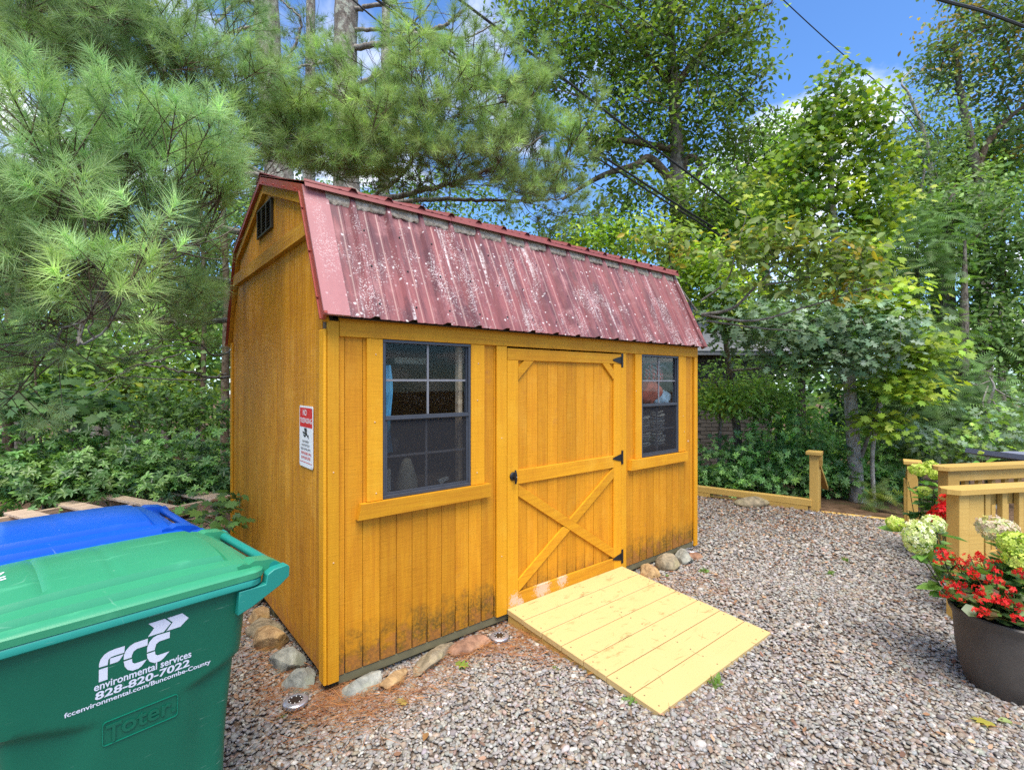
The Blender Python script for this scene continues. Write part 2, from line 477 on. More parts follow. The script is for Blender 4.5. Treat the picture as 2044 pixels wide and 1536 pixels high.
class MB:
    """collects polygons; build() links them as one mesh object"""
    def __init__(s):
        s.v = []; s.f = []

    def add(s, vs, fs):
        b = len(s.v)
        s.v += [tuple(map(float, q)) for q in vs]
        s.f += [tuple(b + i for i in f) for f in fs]
        return s

    def box(s, x0, x1, y0, y1, z0, z1, c=0.0):
        if c <= 0:
            vs = [(x, y, z) for z in (z0, z1) for y in (y0, y1) for x in (x0, x1)]
            return s.add(vs, [(0, 2, 3, 1), (4, 5, 7, 6), (0, 1, 5, 4), (2, 6, 7, 3), (0, 4, 6, 2), (1, 3, 7, 5)])
        # chamfered box
        L = [(x0, x1), (y0, y1), (z0, z1)]
        idx = {}; vs = []
        for sx in (0, 1):
            for sy in (0, 1):
                for sz in (0, 1):
                    sg = (sx, sy, sz)
                    for a in range(3):
                        p = []
                        for k in range(3):
                            e = L[k][sg[k]]
                            p.append(e if k == a else e + (c if sg[k] == 0 else -c))
                        idx[(sg, a)] = len(vs); vs.append(tuple(p))
        fs = []
        for a in range(3):
            b, d = (a + 1) % 3, (a + 2) % 3
            for e in (0, 1):
                q = []
                for (i, j) in ((0, 0), (1, 0), (1, 1), (0, 1)):
                    sg = [0, 0, 0]; sg[a] = e; sg[b] = i; sg[d] = j
                    q.append(idx[(tuple(sg), a)])
                fs.append(tuple(q) if e else tuple(q[::-1]))
        for a in range(3):
            b, d = (a + 1) % 3, (a + 2) % 3
            for i in (0, 1):
                for j in (0, 1):
                    s0 = [0, 0, 0]; s0[b] = i; s0[d] = j
                    s1 = list(s0); s1[a] = 1
                    s0 = tuple(s0); s1 = tuple(s1)
                    q = (idx[(s0, b)], idx[(s1, b)], idx[(s1, d)], idx[(s0, d)])
                    fs.append(q if (i + j) % 2 == 0 else q[::-1])
        for sx in (0, 1):
            for sy in (0, 1):
                for sz in (0, 1):
                    q = tuple(idx[((sx, sy, sz), a)] for a in range(3))
                    fs.append(q if (sx + sy + sz) % 2 else q[::-1])
        return s.add(vs, fs)

    def prism(s, poly, a0, a1, axis='y'):
        """extrude a polygon given in the two other axes (in cyclic order of the plain letters) along axis"""
        def mk(p, a):
            return {'x': (a, p[0], p[1]), 'y': (p[0], a, p[1]), 'z': (p[0], p[1], a)}[axis]
        n = len(poly)
        vs = [mk(p, a0) for p in poly] + [mk(p, a1) for p in poly]
        fs = [tuple(range(n)), tuple(range(2 * n - 1, n - 1, -1))]
        for i in range(n):
            j = (i + 1) % n
            fs.append((i, i + n, j + n, j))
        return s.add(vs, fs)

    def hexa(s, b, t):
        """box from 4 bottom and 4 top corners"""
        return s.add(list(b) + list(t), [(3, 2, 1, 0), (4, 5, 6, 7), (0, 1, 5, 4), (1, 2, 6, 5), (2, 3, 7, 6), (3, 0, 4, 7)])

    def grid(s, pts, nu, nv, closeu=False):
        fs = []
        for j in range(nv - 1):
            for i in range(nu - (0 if closeu else 1)):
                a = j * nu + i; b = j * nu + (i + 1) % nu
                fs.append((a, b, b + nu, a + nu))
        return s.add(pts, fs)

    def lathe(s, prof, n=32, c=(0, 0), cap=True):
        pts = []
        for (r, z) in prof:
            for i in range(n):
                a = 2 * math.pi * i / n
                pts.append((c[0] + r * math.cos(a), c[1] + r * math.sin(a), z))
        b = len(s.v)
        s.grid(pts, n, len(prof), True)
        if cap:
            s.f.append(tuple(b + i for i in range(n))[::-1])
            s.f.append(tuple(b + (len(prof) - 1) * n + i for i in range(n)))
        return s

    def tube(s, path, radii, n=8, cap=True):
        path = [np.asarray(p, float) for p in path]
        pts = []
        t0 = None
        for i, p in enumerate(path):
            t = path[min(i + 1, len(path) - 1)] - path[max(i - 1, 0)]
            t = t / (np.linalg.norm(t) + 1e-9)
            if t0 is None:
                a = np.array([0, 0, 1.0]) if abs(t[2]) < 0.9 else np.array([1.0, 0, 0])
                u = np.cross(t, a)
            else:
                u = u - t * (u @ t)
            u = u / (np.linalg.norm(u) + 1e-9)
            w = np.cross(t, u); t0 = t
            r = radii[i] if hasattr(radii, '__len__') else radii
            for k in range(n):
                an = 2 * math.pi * k / n
                pts.append(p + r * (math.cos(an) * u + math.sin(an) * w))
        b = len(s.v)
        s.grid(pts, n, len(path), True)
        if cap:
            s.f.append(tuple(b + i for i in range(n))[::-1])
            s.f.append(tuple(b + (len(path) - 1) * n + i for i in range(n)))
        return s

    def build(s, name, m, parent=None, smooth=False, fix=True):
        me = bpy.data.meshes.new(name)
        me.from_pydata(s.v, [], s.f)
        if fix:
            import bmesh
            bm = bmesh.new(); bm.from_mesh(me)
            bmesh.ops.recalc_face_normals(bm, faces=bm.faces)
            bm.to_mesh(me); bm.free()
        me.materials.append(M[m] if isinstance(m, str) else m)
        if smooth:
            me.polygons.foreach_set('use_smooth', [True] * len(me.polygons))
            if smooth != 'all':
                me.set_sharp_from_angle(angle=math.radians(40))
        return link(bpy.data.objects.new(name, me), parent)


def box(name, m, parent, x0, x1, y0, y1, z0, z1, c=0.002):
    return MB().box(x0, x1, y0, y1, z0, z1, c).build(name, m, parent, fix=False)


class NP:
    """numpy triangle collector with per-vertex colour"""
    def __init__(s):
        s.V = []; s.F = []; s.C = []; s.n = 0

    def add(s, V, F, C=None):
        V = np.asarray(V, np.float32).reshape(-1, 3)
        s.V.append(V); s.F.append(np.asarray(F, np.int32).reshape(-1, 3) + s.n)
        if C is not None:
            s.C.append(np.broadcast_to(np.asarray(C, np.float32), (len(V), 3)))
        s.n += len(V)

    def scatter(s, T, F, pos, rot, scale, col):
        """copies of template T (k,3) with faces F at pos (n,3), rot (n,3,3), scale (n,) or (n,3), col (n,3)"""
        T = np.asarray(T, np.float32); F = np.asarray(F, np.int32)
        n, k = len(pos), len(T)
        scale = np.asarray(scale, np.float32)
        if scale.ndim == 1:
            scale = np.repeat(scale[:, None], 3, 1)
        V = np.einsum('nij,nkj->nki', rot.astype(np.float32), T[None] * scale[:, None, :]) + np.asarray(pos, np.float32)[:, None, :]
        FF = F[None] + (np.arange(n, dtype=np.int32) * k)[:, None, None]
        s.add(V.reshape(-1, 3), FF.reshape(-1, 3), np.repeat(np.asarray(col, np.float32), k, 0))

    def tube(s, path, radii, n=5, col=None):
        path = np.asarray(path, np.float32)
        m = len(path)
        t = np.gradient(path, axis=0)
        t /= np.linalg.norm(t, axis=1, keepdims=True) + 1e-9
        a = np.array([0.31, 0.17, 0.93])
        if abs(t.mean(0) @ a) > 0.9:
            a = np.array([1.0, 0.1, 0])
        u = np.cross(t, a); u /= np.linalg.norm(u, axis=1, keepdims=True) + 1e-9
        w = np.cross(t, u)
        an = np.arange(n) * 2 * math.pi / n
        r = np.broadcast_to(np.asarray(radii, np.float32), (m,))
        V = path[:, None] + r[:, None, None] * (np.cos(an)[None, :, None] * u[:, None] + np.sin(an)[None, :, None] * w[:, None])
        i = np.arange(n); j = (i + 1) % n
        F = []
        for k in range(m - 1):
            F.append(np.stack([k * n + i, k * n + j, (k + 1) * n + j], 1))
            F.append(np.stack([k * n + i, (k + 1) * n + j, (k + 1) * n + i], 1))
        s.add(V.reshape(-1, 3), np.concatenate(F), col if col is not None else (0.1, 0.08, 0.06))

    def build(s, name, m, parent=None, smooth=False, kind=None):
        V = np.concatenate(s.V); F = np.concatenate(s.F)
        me = bpy.data.meshes.new(name)
        me.vertices.add(len(V)); me.vertices.foreach_set('co', V.ravel())
        me.loops.add(F.size); me.loops.foreach_set('vertex_index', F.ravel())
        me.polygons.add(len(F)); me.polygons.foreach_set('loop_start', np.arange(0, F.size, 3, dtype=np.int32))
        if smooth:
            me.polygons.foreach_set('use_smooth', np.ones(len(F), bool))
        me.update(calc_edges=True)
        if s.C:
            C = np.concatenate(s.C)
            at = me.color_attributes.new('Col', 'FLOAT_COLOR', 'POINT')
            at.data.foreach_set('color', np.concatenate([C, np.ones((len(C), 1), np.float32)], 1).ravel())
        me.materials.append(M[m] if isinstance(m, str) else m)
        o = link(bpy.data.objects.new(name, me), parent)
        if kind: o['kind'] = kind
        return o


def rots(n, normal=(0, 0, 1), spread=0.6, rs=None):
    """rotation matrices whose local z is normal + gaussian spread, random spin"""
    q = rs or rng
    z = np.asarray(normal, float) + q.normal(0, spread, (n, 3))
    z /= np.linalg.norm(z, axis=1, keepdims=True) + 1e-9
    a = q.normal(0, 1, (n, 3))
    x = np.cross(a, z); x /= np.linalg.norm(x, axis=1, keepdims=True) + 1e-9
    y = np.cross(z, x)
    return np.stack([x, y, z], 2)


def frame_to(d, q=None):
    """rotation matrices taking local z onto directions d (n,3), random spin"""
    q = q or rng
    z = d / (np.linalg.norm(d, axis=1, keepdims=True) + 1e-9)
    a = q.normal(0, 1, z.shape)
    x = np.cross(a, z); x /= np.linalg.norm(x, axis=1, keepdims=True) + 1e-9
    return np.stack([x, np.cross(z, x), z], 2)


def palette(n, cols, jit=0.18, q=None):
    q = q or rng
    cols = np.asarray(cols, float)
    c = cols[q.integers(0, len(cols), n)]
    f = np.exp(q.normal(0, jit, (n, 1)))
    return np.clip(c * f * np.exp(q.normal(0, jit * 0.2, (n, 3))), 0, 0.95)


def curve(pts, n=12, wob=0.0):
    """Catmull-Rom through points"""
    p = np.asarray(pts, float)
    p = np.concatenate([[2 * p[0] - p[1]], p, [2 * p[-1] - p[-2]]])
    out = []
    m = len(p) - 3
    for i in range(m):
        a, b, c, d = p[i:i + 4]
        for t in np.linspace(0, 1, max(2, n // m + 1))[:-1]:
            out.append(0.5 * (2 * b + (c - a) * t + (2 * a - 5 * b + 4 * c - d) * t * t + (3 * b - a - 3 * c + d) * t ** 3))
    out.append(p[-2])
    out = np.array(out)
    if wob:
        k = rng.normal(0, wob, out.shape)
        k[0] = 0; k[-1] = 0
        out = out + k
    return out


# ------------------------------------------------------------------ ground
def axis_samples(lo, hi, c0, c1, fine, n_out):
    a = np.arange(c0, c1 + 1e-6, fine)
    l = c0 - np.geomspace(fine, c0 - lo, n_out)[::-1]
    r = c1 + np.geomspace(fine, hi - c1, n_out)
    return np.concatenate([l, a, r])


def edge_x(y):
    """where the gravel yard ends on the path side"""
    return 6.20 - 0.31 * max(0.0, y + 0.2) if y > -0.2 else 6.20 - 0.34 * (y + 0.2)


gxs = axis_samples(-170, 170, -8, 12, 0.5, 16)
gys = axis_samples(-170, 170, -8, 12, 0.5, 16)
pts = [(x, y, float(gz(x, y))) for y in gys for x in gxs]
gr = MB().grid(pts, len(gxs), len(gys)).build('ground', 'floor', None, smooth='all', fix=False)
tag(gr, 'brown leaf covered forest floor', 'ground', kind='structure')
pts = []
ys_ = np.arange(-7, 2.61, 0.3)
for y in ys_:
    for t in np.linspace(0, 1, 42):
        x = -4.5 + t * (edge_x(y) - 0.02 + 4.5)
        pts.append((x, y, -0.086 + 0.006 * math.sin(x * 3.1) * math.cos(y * 2.7)))
gb = MB().grid(pts, 42, len(ys_)).build('gravel_bed', 'bed', None, smooth='all', fix=False)
tag(gb, 'grey gravel yard surface', 'gravel', kind='structure')

ICO_V = []
ph = (1 + 5 ** 0.5) / 2
for a, b in ((1, ph), (-1, ph), (1, -ph), (-1, -ph)):
    ICO_V += [(0, a, b), (a, b, 0), (b, 0, a)]
ICO_V = np.array(ICO_V) / math.sqrt(1 + ph * ph)
ICO_F = []
for i in range(12):
    for j in range(i + 1, 12):
        for k in range(j + 1, 12):
            d = [np.linalg.norm(ICO_V[p] - ICO_V[q]) for p, q in ((i, j), (j, k), (i, k))]
            if max(d) < 1.1:
                n_ = np.cross(ICO_V[j] - ICO_V[i], ICO_V[k] - ICO_V[i])
                ICO_F.append((i, j, k) if n_ @ ICO_V[i] > 0 else (i, k, j))
ICO_F = np.array(ICO_F)


def in_view(p, m=320, zmax=99):
    u, v, z = proj(p)
    return (z > 1.6) & (u > -m) & (u < 2044 + m) & (v < 1536 + m) & (z < zmax)


def hole(u, v, z, r):
    d = P(u, v, 1.0) - CAM
    p = CAM + d * ((z - CZ) / d[2])
    return (p[0], p[1], r)


HOLES = [hole(u, v, -0.048, 0.066) for u, v in ((590, 1395), (997, 1267), (1379, 1096), (1617, 1020))]


def free_ground(n, x0, x1, y0, y1):
    q = np.stack([rng.uniform(x0, x1, n), rng.uniform(y0, y1, n), np.full(n, -0.08)], 1)
    ex = np.array([edge_x(y) for y in q[:, 1]])
    ok = (q[:, 0] < ex - 0.02) & ~((q[:, 0] > 0.04) & (q[:, 0] < 3.62) & (q[:, 1] > 0.10))
    ok &= ~((q[:, 0] > 1.26) & (q[:, 0] < 2.42) & (q[:, 1] > -1.18) & (q[:, 1] < 0.1))
    for hx, hy, hr in HOLES:
        ok &= (q[:, 0] - hx) ** 2 + (q[:, 1] - hy) ** 2 > hr * hr
    return q[ok & in_view(q)]


def stones(n_per_m2, zlo, zhi, size, acc):
    A = (6.8 + 1.6) * (2.4 + 3.2)
    q = free_ground(int(n_per_m2 * A), -1.6, 6.8, -3.2, 2.4)
    _, _, z = proj(q)
    q = q[(z >= zlo) & (z < zhi)]
    n = len(q)
    sc = size * np.exp(rng.normal(0, 0.28, (n, 1))) * np.stack([rng.uniform(0.8, 1.35, n), rng.uniform(0.6, 1.0, n), rng.uniform(0.32, 0.55, n)], 1)
    q[:, 2] += rng.uniform(-0.002, 0.006, n)
    tone = 0.84
    col = palette(n, [(0.34, 0.318, 0.288), (0.375, 0.35, 0.315), (0.295, 0.275, 0.252), (0.42, 0.39, 0.35), (0.345, 0.30, 0.24),
                      (0.35, 0.28, 0.21), (0.32, 0.305, 0.29), (0.47, 0.44, 0.395), (0.30, 0.225, 0.175), (0.235, 0.215, 0.20), (0.355, 0.335, 0.31)], 0.14)
    T = ICO_V[None] * (1 + rng.uniform(-0.28, 0.22, (6, 12, 1)))
    k = rng.integers(0, 6, n)
    for i in range(6):
        s_ = k == i
        acc.scatter(T[i], ICO_F, q[s_], rots(int(s_.sum()), spread=0.28), sc[s_], col[s_] * tone)


acc = NP()
stones(4100, 0, 3.2, 0.0112, acc)
stones(2900, 3.2, 4.6, 0.0128, acc)
stones(1700, 4.6, 12, 0.0155, acc)
gs = acc.build('gravel_stones', 'gravel', kind='stuff')
tag(gs, 'loose crushed grey and tan gravel covering the yard', 'gravel')

# dry leaf litter and pine straw on the gravel
LEAF_DRY_V = np.array([(0, -1, 0), (0.5, -0.45, 0.16), (0.42, 0.4, 0.1), (0, 1, 0.3), (-0.42, 0.4, 0.14), (-0.5, -0.45, 0.12), (0, 0, -0.05)])
LEAF_DRY_F = np.array([(6, i, (i + 1) % 6) for i in range(6)])
acc = NP()
q = free_ground(42000, -1.4, 6.3, -3, 1.6)
u_, v_, z_ = proj(q)
dens = 0.022 + 0.75 * np.clip((q[:, 0] - 3.3) / 2.6, 0, 1) * np.clip((q[:, 1] + 1.3) / 1.0, 0, 1)
dens += 0.13 * np.exp(-((q[:, 0] - 1.0) ** 2 + (q[:, 1] + 0.16) ** 2) / 0.03) + 0.10 * np.exp(-((q[:, 0] - 3.0) ** 2 + (q[:, 1] + 0.30) ** 2) / 0.10)
dens += 0.06 * np.exp(-((q[:, 0] - 2.5) ** 2 + (q[:, 1] + 1.9) ** 2) / 0.4) + 0.10 * (q[:, 0] < -0.02) * (q[:, 1] > 0.1)
q = q[rng.uniform(0, 1, len(q)) < dens]
n = len(q)
q[:, 2] += 0.012 + rng.uniform(0, 0.012, n)
acc.scatter(LEAF_DRY_V, LEAF_DRY_F, q, rots(n, spread=0.35), rng.uniform(0.008, 0.021, n),
            palette(n, [(0.23, 0.125, 0.07), (0.28, 0.165, 0.10), (0.15, 0.085, 0.055), (0.32, 0.21, 0.13), (0.21, 0.14, 0.095)], 0.2))
tag(acc.build('leaf_litter', 'litter', kind='stuff'), 'dry brown leaf bits scattered over the gravel', 'leaf litter')
acc = NP()
STRAW_V = np.array([(-0.011, -1, 0), (0.011, -1, 0), (0.0, 0.1, 0.05), (0.0, 1.0, 0.0)])
STRAW_F = np.array([(0, 1, 2), (0, 2, 3), (1, 3, 2)])
for (cx, cy_, sx, sy, n) in ((0.02, -0.08, 0.10, 0.10, 700), (-0.16, 0.10, 0.10, 0.14, 420), (1.0, -0.18, 0.16, 0.09, 600), (1.12, -0.38, 0.10, 0.16, 420), (0.25, -0.26, 0.20, 0.08, 420),
                             (-0.2, 0.7, 0.12, 0.4, 600), (-0.02, -0.36, 0.22, 0.12, 260), (2.75, -0.45, 0.22, 0.25, 260), (0.6, -0.15, 0.3, 0.06, 260), (1.5, -1.9, 1.4, 0.5, 220)):
    q = np.stack([rng.normal(cx, sx, n), rng.normal(cy_, sy, n), np.full(n, -0.062) + rng.uniform(0, 0.014, n)], 1)
    q = q[~((q[:, 0] > 0.02) & (q[:, 0] < 3.62) & (q[:, 1] > 0.03))]
    for hx, hy, hr in HOLES:
        q = q[(q[:, 0] - hx) ** 2 + (q[:, 1] - hy) ** 2 > (hr + 0.02) ** 2]
    n = len(q)
    acc.scatter(STRAW_V, STRAW_F, q, rots(n, spread=0.12), rng.uniform(0.030, 0.058, n),
                palette(n, [(0.26, 0.10, 0.035), (0.34, 0.145, 0.05), (0.17, 0.065, 0.03), (0.30, 0.16, 0.07)], 0.2))
n = 46
q = np.stack([rng.uniform(1.3, 2.4, n), rng.uniform(-1.15, -0.05, n), np.zeros(n)], 1)
q[:, 2] = 0.030 + (q[:, 1] + 0.022) * (0.088 / 1.215) + 0.003
acc.scatter(STRAW_V, STRAW_F, q, rots(n, spread=0.02), rng.uniform(0.025, 0.05, n), palette(n, [(0.30, 0.17, 0.06), (0.36, 0.23, 0.10)], 0.2))
tag(acc.build('pine_straw', 'litter', kind='stuff'), 'rusty dry pine needles drifted against the shed base', 'pine straw')


# ------------------------------------------------------------------ shed
shed = empty('garden_shed')
tag(shed, 'mustard yellow wooden barn shed with a faded red ribbed metal gambrel roof', 'shed')
W, D = 3.66, 2.44
PROF = [(-0.09, 1.925), (0.28, 2.705), (1.22, 3.04), (2.16, 2.705), (2.53, 1.925)]


def prof_z(y):
    for (a, b), (c, d) in zip(PROF[:-1], PROF[1:]):
        if a <= y <= c:
            return b + (d - b) * (y - a) / (c - a)
    return 1.9


def offset_prof(d):
    ls = []
    for (a, b), (c, e) in zip(PROF[:-1], PROF[1:]):
        L = math.hypot(c - a, e - b)
        nx, nz = (e - b) / L, -(c - a) / L
        ls.append(((a + nx * d, b + nz * d), (c + nx * d, e + nz * d)))
    out = [ls[0][0]]
    for l1, l2 in zip(ls[:-1], ls[1:]):
        (x1, y1), (x2, y2) = l1; (x3, y3), (x4, y4) = l2
        den = (x1 - x2) * (y3 - y4) - (y1 - y2) * (x3 - x4)
        a = x1 * y2 - y1 * x2; b = x3 * y4 - y3 * x4
        out.append(((a * (x3 - x4) - (x1 - x2) * b) / den, (a * (y3 - y4) - (y1 - y2) * b) / den))
    out.append(ls[-1][1])
    return out


# walls behind the siding
mb = MB()
for x0, x1, z0, z1 in ((0.0, 0.30, 0, 1.92), (0.30, 0.935, 0, 0.905), (0.30, 0.935, 1.822, 1.92), (0.935, 1.20, 0, 1.92), (1.20, 2.46, 1.825, 1.92),
                       (2.46, 2.735, 0, 1.92), (2.735, 3.345, 0, 0.905), (2.735, 3.345, 1.822, 1.92), (3.345, 3.66, 0, 1.92)):
    mb.box(x0, x1, 0.0125, 0.055, z0, z1)
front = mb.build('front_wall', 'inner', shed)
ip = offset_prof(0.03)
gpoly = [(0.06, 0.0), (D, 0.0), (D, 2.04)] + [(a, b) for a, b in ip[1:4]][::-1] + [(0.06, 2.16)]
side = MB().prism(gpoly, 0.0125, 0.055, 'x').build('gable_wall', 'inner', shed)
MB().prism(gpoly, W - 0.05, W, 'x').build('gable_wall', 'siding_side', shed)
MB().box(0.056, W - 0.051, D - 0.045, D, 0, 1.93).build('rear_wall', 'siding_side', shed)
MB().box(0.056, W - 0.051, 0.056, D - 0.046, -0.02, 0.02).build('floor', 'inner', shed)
for y0 in (0.03, 1.1, 2.3):
    box('skid', 'skid', shed, 0.012, W - 0.012, y0, y0 + 0.09, -0.099, -0.003, 0.004)
# sagging end of the rim joist under the front boards
box('rim_joist', 'skid', shed, 0.065, W - 0.06, 0.004, 0.028, -0.052, -0.004, 0.002)

# front siding boards, each its own piece; grooves swell open at the bottom
PITCH = 0.1016
k = 0
x = 0.098 - PITCH
while x < W - 0.06:
    a, b = max(x, 0.055), min(x + PITCH, W - 0.055)
    mid = (a + b) / 2
    x += PITCH
    if b - a < 0.01 or 1.17 < mid < 2.49:
        continue
    if a < 1.13 < b: b = 1.13
    if a < 2.52 < b: a = 2.515
    top = 0.905 if (0.30 < mid < 0.93 or 2.735 < mid < 3.345) else 1.83
    gp, wl, wr = 0.0016, R.uniform(0.002, 0.0052), R.uniform(0.002, 0.0052)
    hl, hr = R.uniform(0.10, 0.26), R.uniform(0.10, 0.26)
    poly = [(a + gp + wl, 0.0), (b - gp - wr, 0.0), (b - gp - wr * 0.8, hr * 0.55), (b - gp, hr), (b - gp, top), (a + gp, top), (a + gp, hl), (a + gp + wl * 0.8, hl * 0.55)]
    MB().prism(poly, R.uniform(-0.0007, 0.0007), 0.012, 'y').build('siding_board', 'siding', front)
# side siding boards cut to the gambrel profile
y = 0.062
while y < D - 0.005:
    a, b = y + 0.0013, min(y + PITCH, D) - 0.0013
    y += PITCH
    ipl = offset_prof(0.012)
    def pz(t):
        for (p, q_), (r_, s_) in zip(ipl[:-1], ipl[1:]):
            if p <= t <= r_:
                return q_ + (s_ - q_) * (t - p) / (r_ - p)
        return 2.0
    tops = [(b, pz(b))] + [(p, q_) for p, q_ in ipl[1:4][::-1] if a < p < b] + [(a, pz(a))]
    MB().prism([(a, 0.0), (b, 0.0)] + tops, R.uniform(-0.001, 0.001), 0.012, 'x').build('siding_board', 'siding_side', side)

# trim boards on the front
box('corner_board', 'trim_z', shed, -0.001, 0.060, -0.020, -0.0012, -0.018, 1.905)
box('corner_board', 'trim_z', shed, 3.607, 3.662, -0.020, -0.0012, -0.045, 1.822)
box('corner_board', 'trim_z', shed, -0.021, -0.0022, -0.0185, 0.062, -0.020, 1.86, 0.006)
box('corner_board', 'trim_z', shed, -0.018, -0.002, D - 0.06, D + 0.004, -0.02, 1.93)
box('frieze_board', 'trim_x', shed, 0.0625, 3.664, -0.021, -0.001, 1.8245, 1.930)
for x0, x1, z0, z1 in ((0.217, 0.311, 0.912, 1.822), (0.921, 1.027, 0.912, 1.822), (2.652, 2.744, 0.912, 1.822), (3.331, 3.453, 0.912, 1.822)):
    box('window_trim', 'trim_z', shed, x0, x1, -0.019, -0.001, z0, z1)
box('door_trim', 'trim_z', shed, 1.129, 1.2165, -0.020, -0.001, -0.004, 1.822)
box('door_trim', 'trim_z', shed, 2.455, 2.523, -0.020, -0.001, -0.004, 1.822)
MB().prism([(0.157, 0.825), (1.064, 0.825), (1.064, 0.910), (0.176, 0.910)], -0.042, -0.0012, 'y').build('window_sill', 'trim_x', shed)
MB().prism([(2.561, 0.823), (3.453, 0.820), (3.453, 0.906), (2.580, 0.910)], -0.042, -0.0012, 'y').build('window_sill', 'trim_x', shed)
nail_me = None
for (nx, nz) in ((0.268, 1.735), (0.262, 1.355), (0.975, 1.70), (0.968, 1.46), (0.27, 0.955), (0.965, 0.99), (0.03, 0.62), (3.40, 1.25), (3.42, 1.10), (3.52, 1.00), (2.66, 1.50), (0.03, 1.10), (1.17, 1.2), (1.17, 0.4)):
    if nail_me is None:
        o = MB().lathe([(0.0045, 0), (0.0035, 0.0025), (0.0012, 0.0032)], 7).build('nail_patch', 'nail', shed)
        nail_me = o.data
    else:
        o = link(bpy.data.objects.new('nail_patch', nail_me), shed)
    o.location = (nx, -0.0195, nz); o.rotation_euler = (math.pi / 2, 0, 0)
    if nx > 3.45: o.location.y = -0.0005; o.scale = (2.6, 2.0, 1)

# gable: band, rake boards, red flashing, vent
bp = offset_prof(0.075)
zb0, zb1 = 2.408, 2.500


def prof_y(pl, z, seg):
    (a, b), (c, d) = pl[seg], pl[seg + 1]
    return a + (z - b) * (c - a) / (d - b)


pl = offset_prof(0.045)
MB().prism([(prof_y(pl, zb0, 0), zb0), (prof_y(pl, zb0, 3), zb0), (prof_y(pl, zb1, 3), zb1), (prof_y(pl, zb1, 0), zb1)], -0.036, -0.0015, 'x').build('gable_band', 'trim_y', shed)
o1, i1 = offset_prof(0.0), offset_prof(0.048)
y1, yi = offset_prof(0.046), offset_prof(0.105)
yl = offset_prof(0.070)
for sgi in range(4):
    inn = i1
    MB().prism([o1[sgi], o1[sgi + 1], inn[sgi + 1], inn[sgi]], -0.046, -0.0315, 'x').build('rake_flashing', 'flash', shed)
    lower = sgi in (0, 3)
    ii = yl if lower else yi
    a, b = y1[sgi], y1[sgi + 1]; c, d = ii[sgi + 1], ii[sgi]
    MB().prism([a, b, c, d], -0.030, -0.0018, 'x').build('rake_board', 'trim_y', shed)
    MB().prism([o1[sgi], o1[sgi + 1], inn[sgi + 1], inn[sgi]], W + 0.030, W + 0.046, 'x').build('rake_flashing', 'flash_old', shed)
    # bright turned lip along the lower edge of the flashing
    lo, li = offset_prof(0.040), offset_prof(0.0475)
    MB().prism([lo[sgi], lo[sgi + 1], li[sgi + 1], li[sgi]], -0.053, -0.0462, 'x').build('flashing_lip', 'flash', shed)
scr = None
for sgi, ts in ((0, (0.15, 0.5, 0.85)), (1, (0.1, 0.35, 0.62, 0.92)), (2, (0.05, 0.4, 0.75)), (3, (0.2, 0.6))):
    mid = offset_prof(0.034)
    for t in ts:
        a, b = mid[sgi], mid[sgi + 1]
        if scr is None:
            o = MB().lathe([(0.007, 0), (0.007, 0.003), (0.004, 0.004), (0.004, 0.008), (0.001, 0.0085)], 8).build('screw', 'screw', shed); scr = o.data
        else:
            o = link(bpy.data.objects.new('screw', scr), shed)
        o.location = (-0.0462, a[0] + (b[0] - a[0]) * t, a[1] + (b[1] - a[1]) * t); o.rotation_euler = (0, -math.pi / 2, 0)

# gable vent with louvres
vent = MB().box(-0.006, -0.0015, 1.043, 1.437, 2.648, 2.850).build('gable_vent', 'dark', shed)
for y0, y1_ in ((1.043, 1.056), (1.424, 1.437), (1.168, 1.180), (1.296, 1.308)):
    box('vent_stile', 'vent', vent, -0.022, -0.0062, y0, y1_, 2.648, 2.850, 0.001)
for z0 in (2.644, 2.842):
    box('vent_rail', 'vent', vent, -0.0225, -0.0061, 1.041, 1.439, z0, z0 + 0.011, 0.001)
for bay in ((1.0565, 1.1675), (1.1805, 1.2955), (1.3085, 1.4235)):
    for kz in range(9):
        z0 = 2.662 + kz * 0.0202
        MB().hexa([(-0.020, bay[0], z0), (-0.020, bay[1], z0), (-0.017, bay[1], z0), (-0.017, bay[0], z0)],
                  [(-0.010, bay[0], z0 + 0.013), (-0.010, bay[1], z0 + 0.013), (-0.007, bay[1], z0 + 0.013), (-0.007, bay[0], z0 + 0.013)]).build('vent_slat', 'vent_slat', vent)

# roof
rp = offset_prof(0.022)
roof = MB().prism(rp + [(2.44, 1.93), (2.1, 2.65), (1.22, 2.98), (0.34, 2.65), (0.0, 1.93)], 0.056, W - 0.051, 'x').build('roof', 'dark', shed)


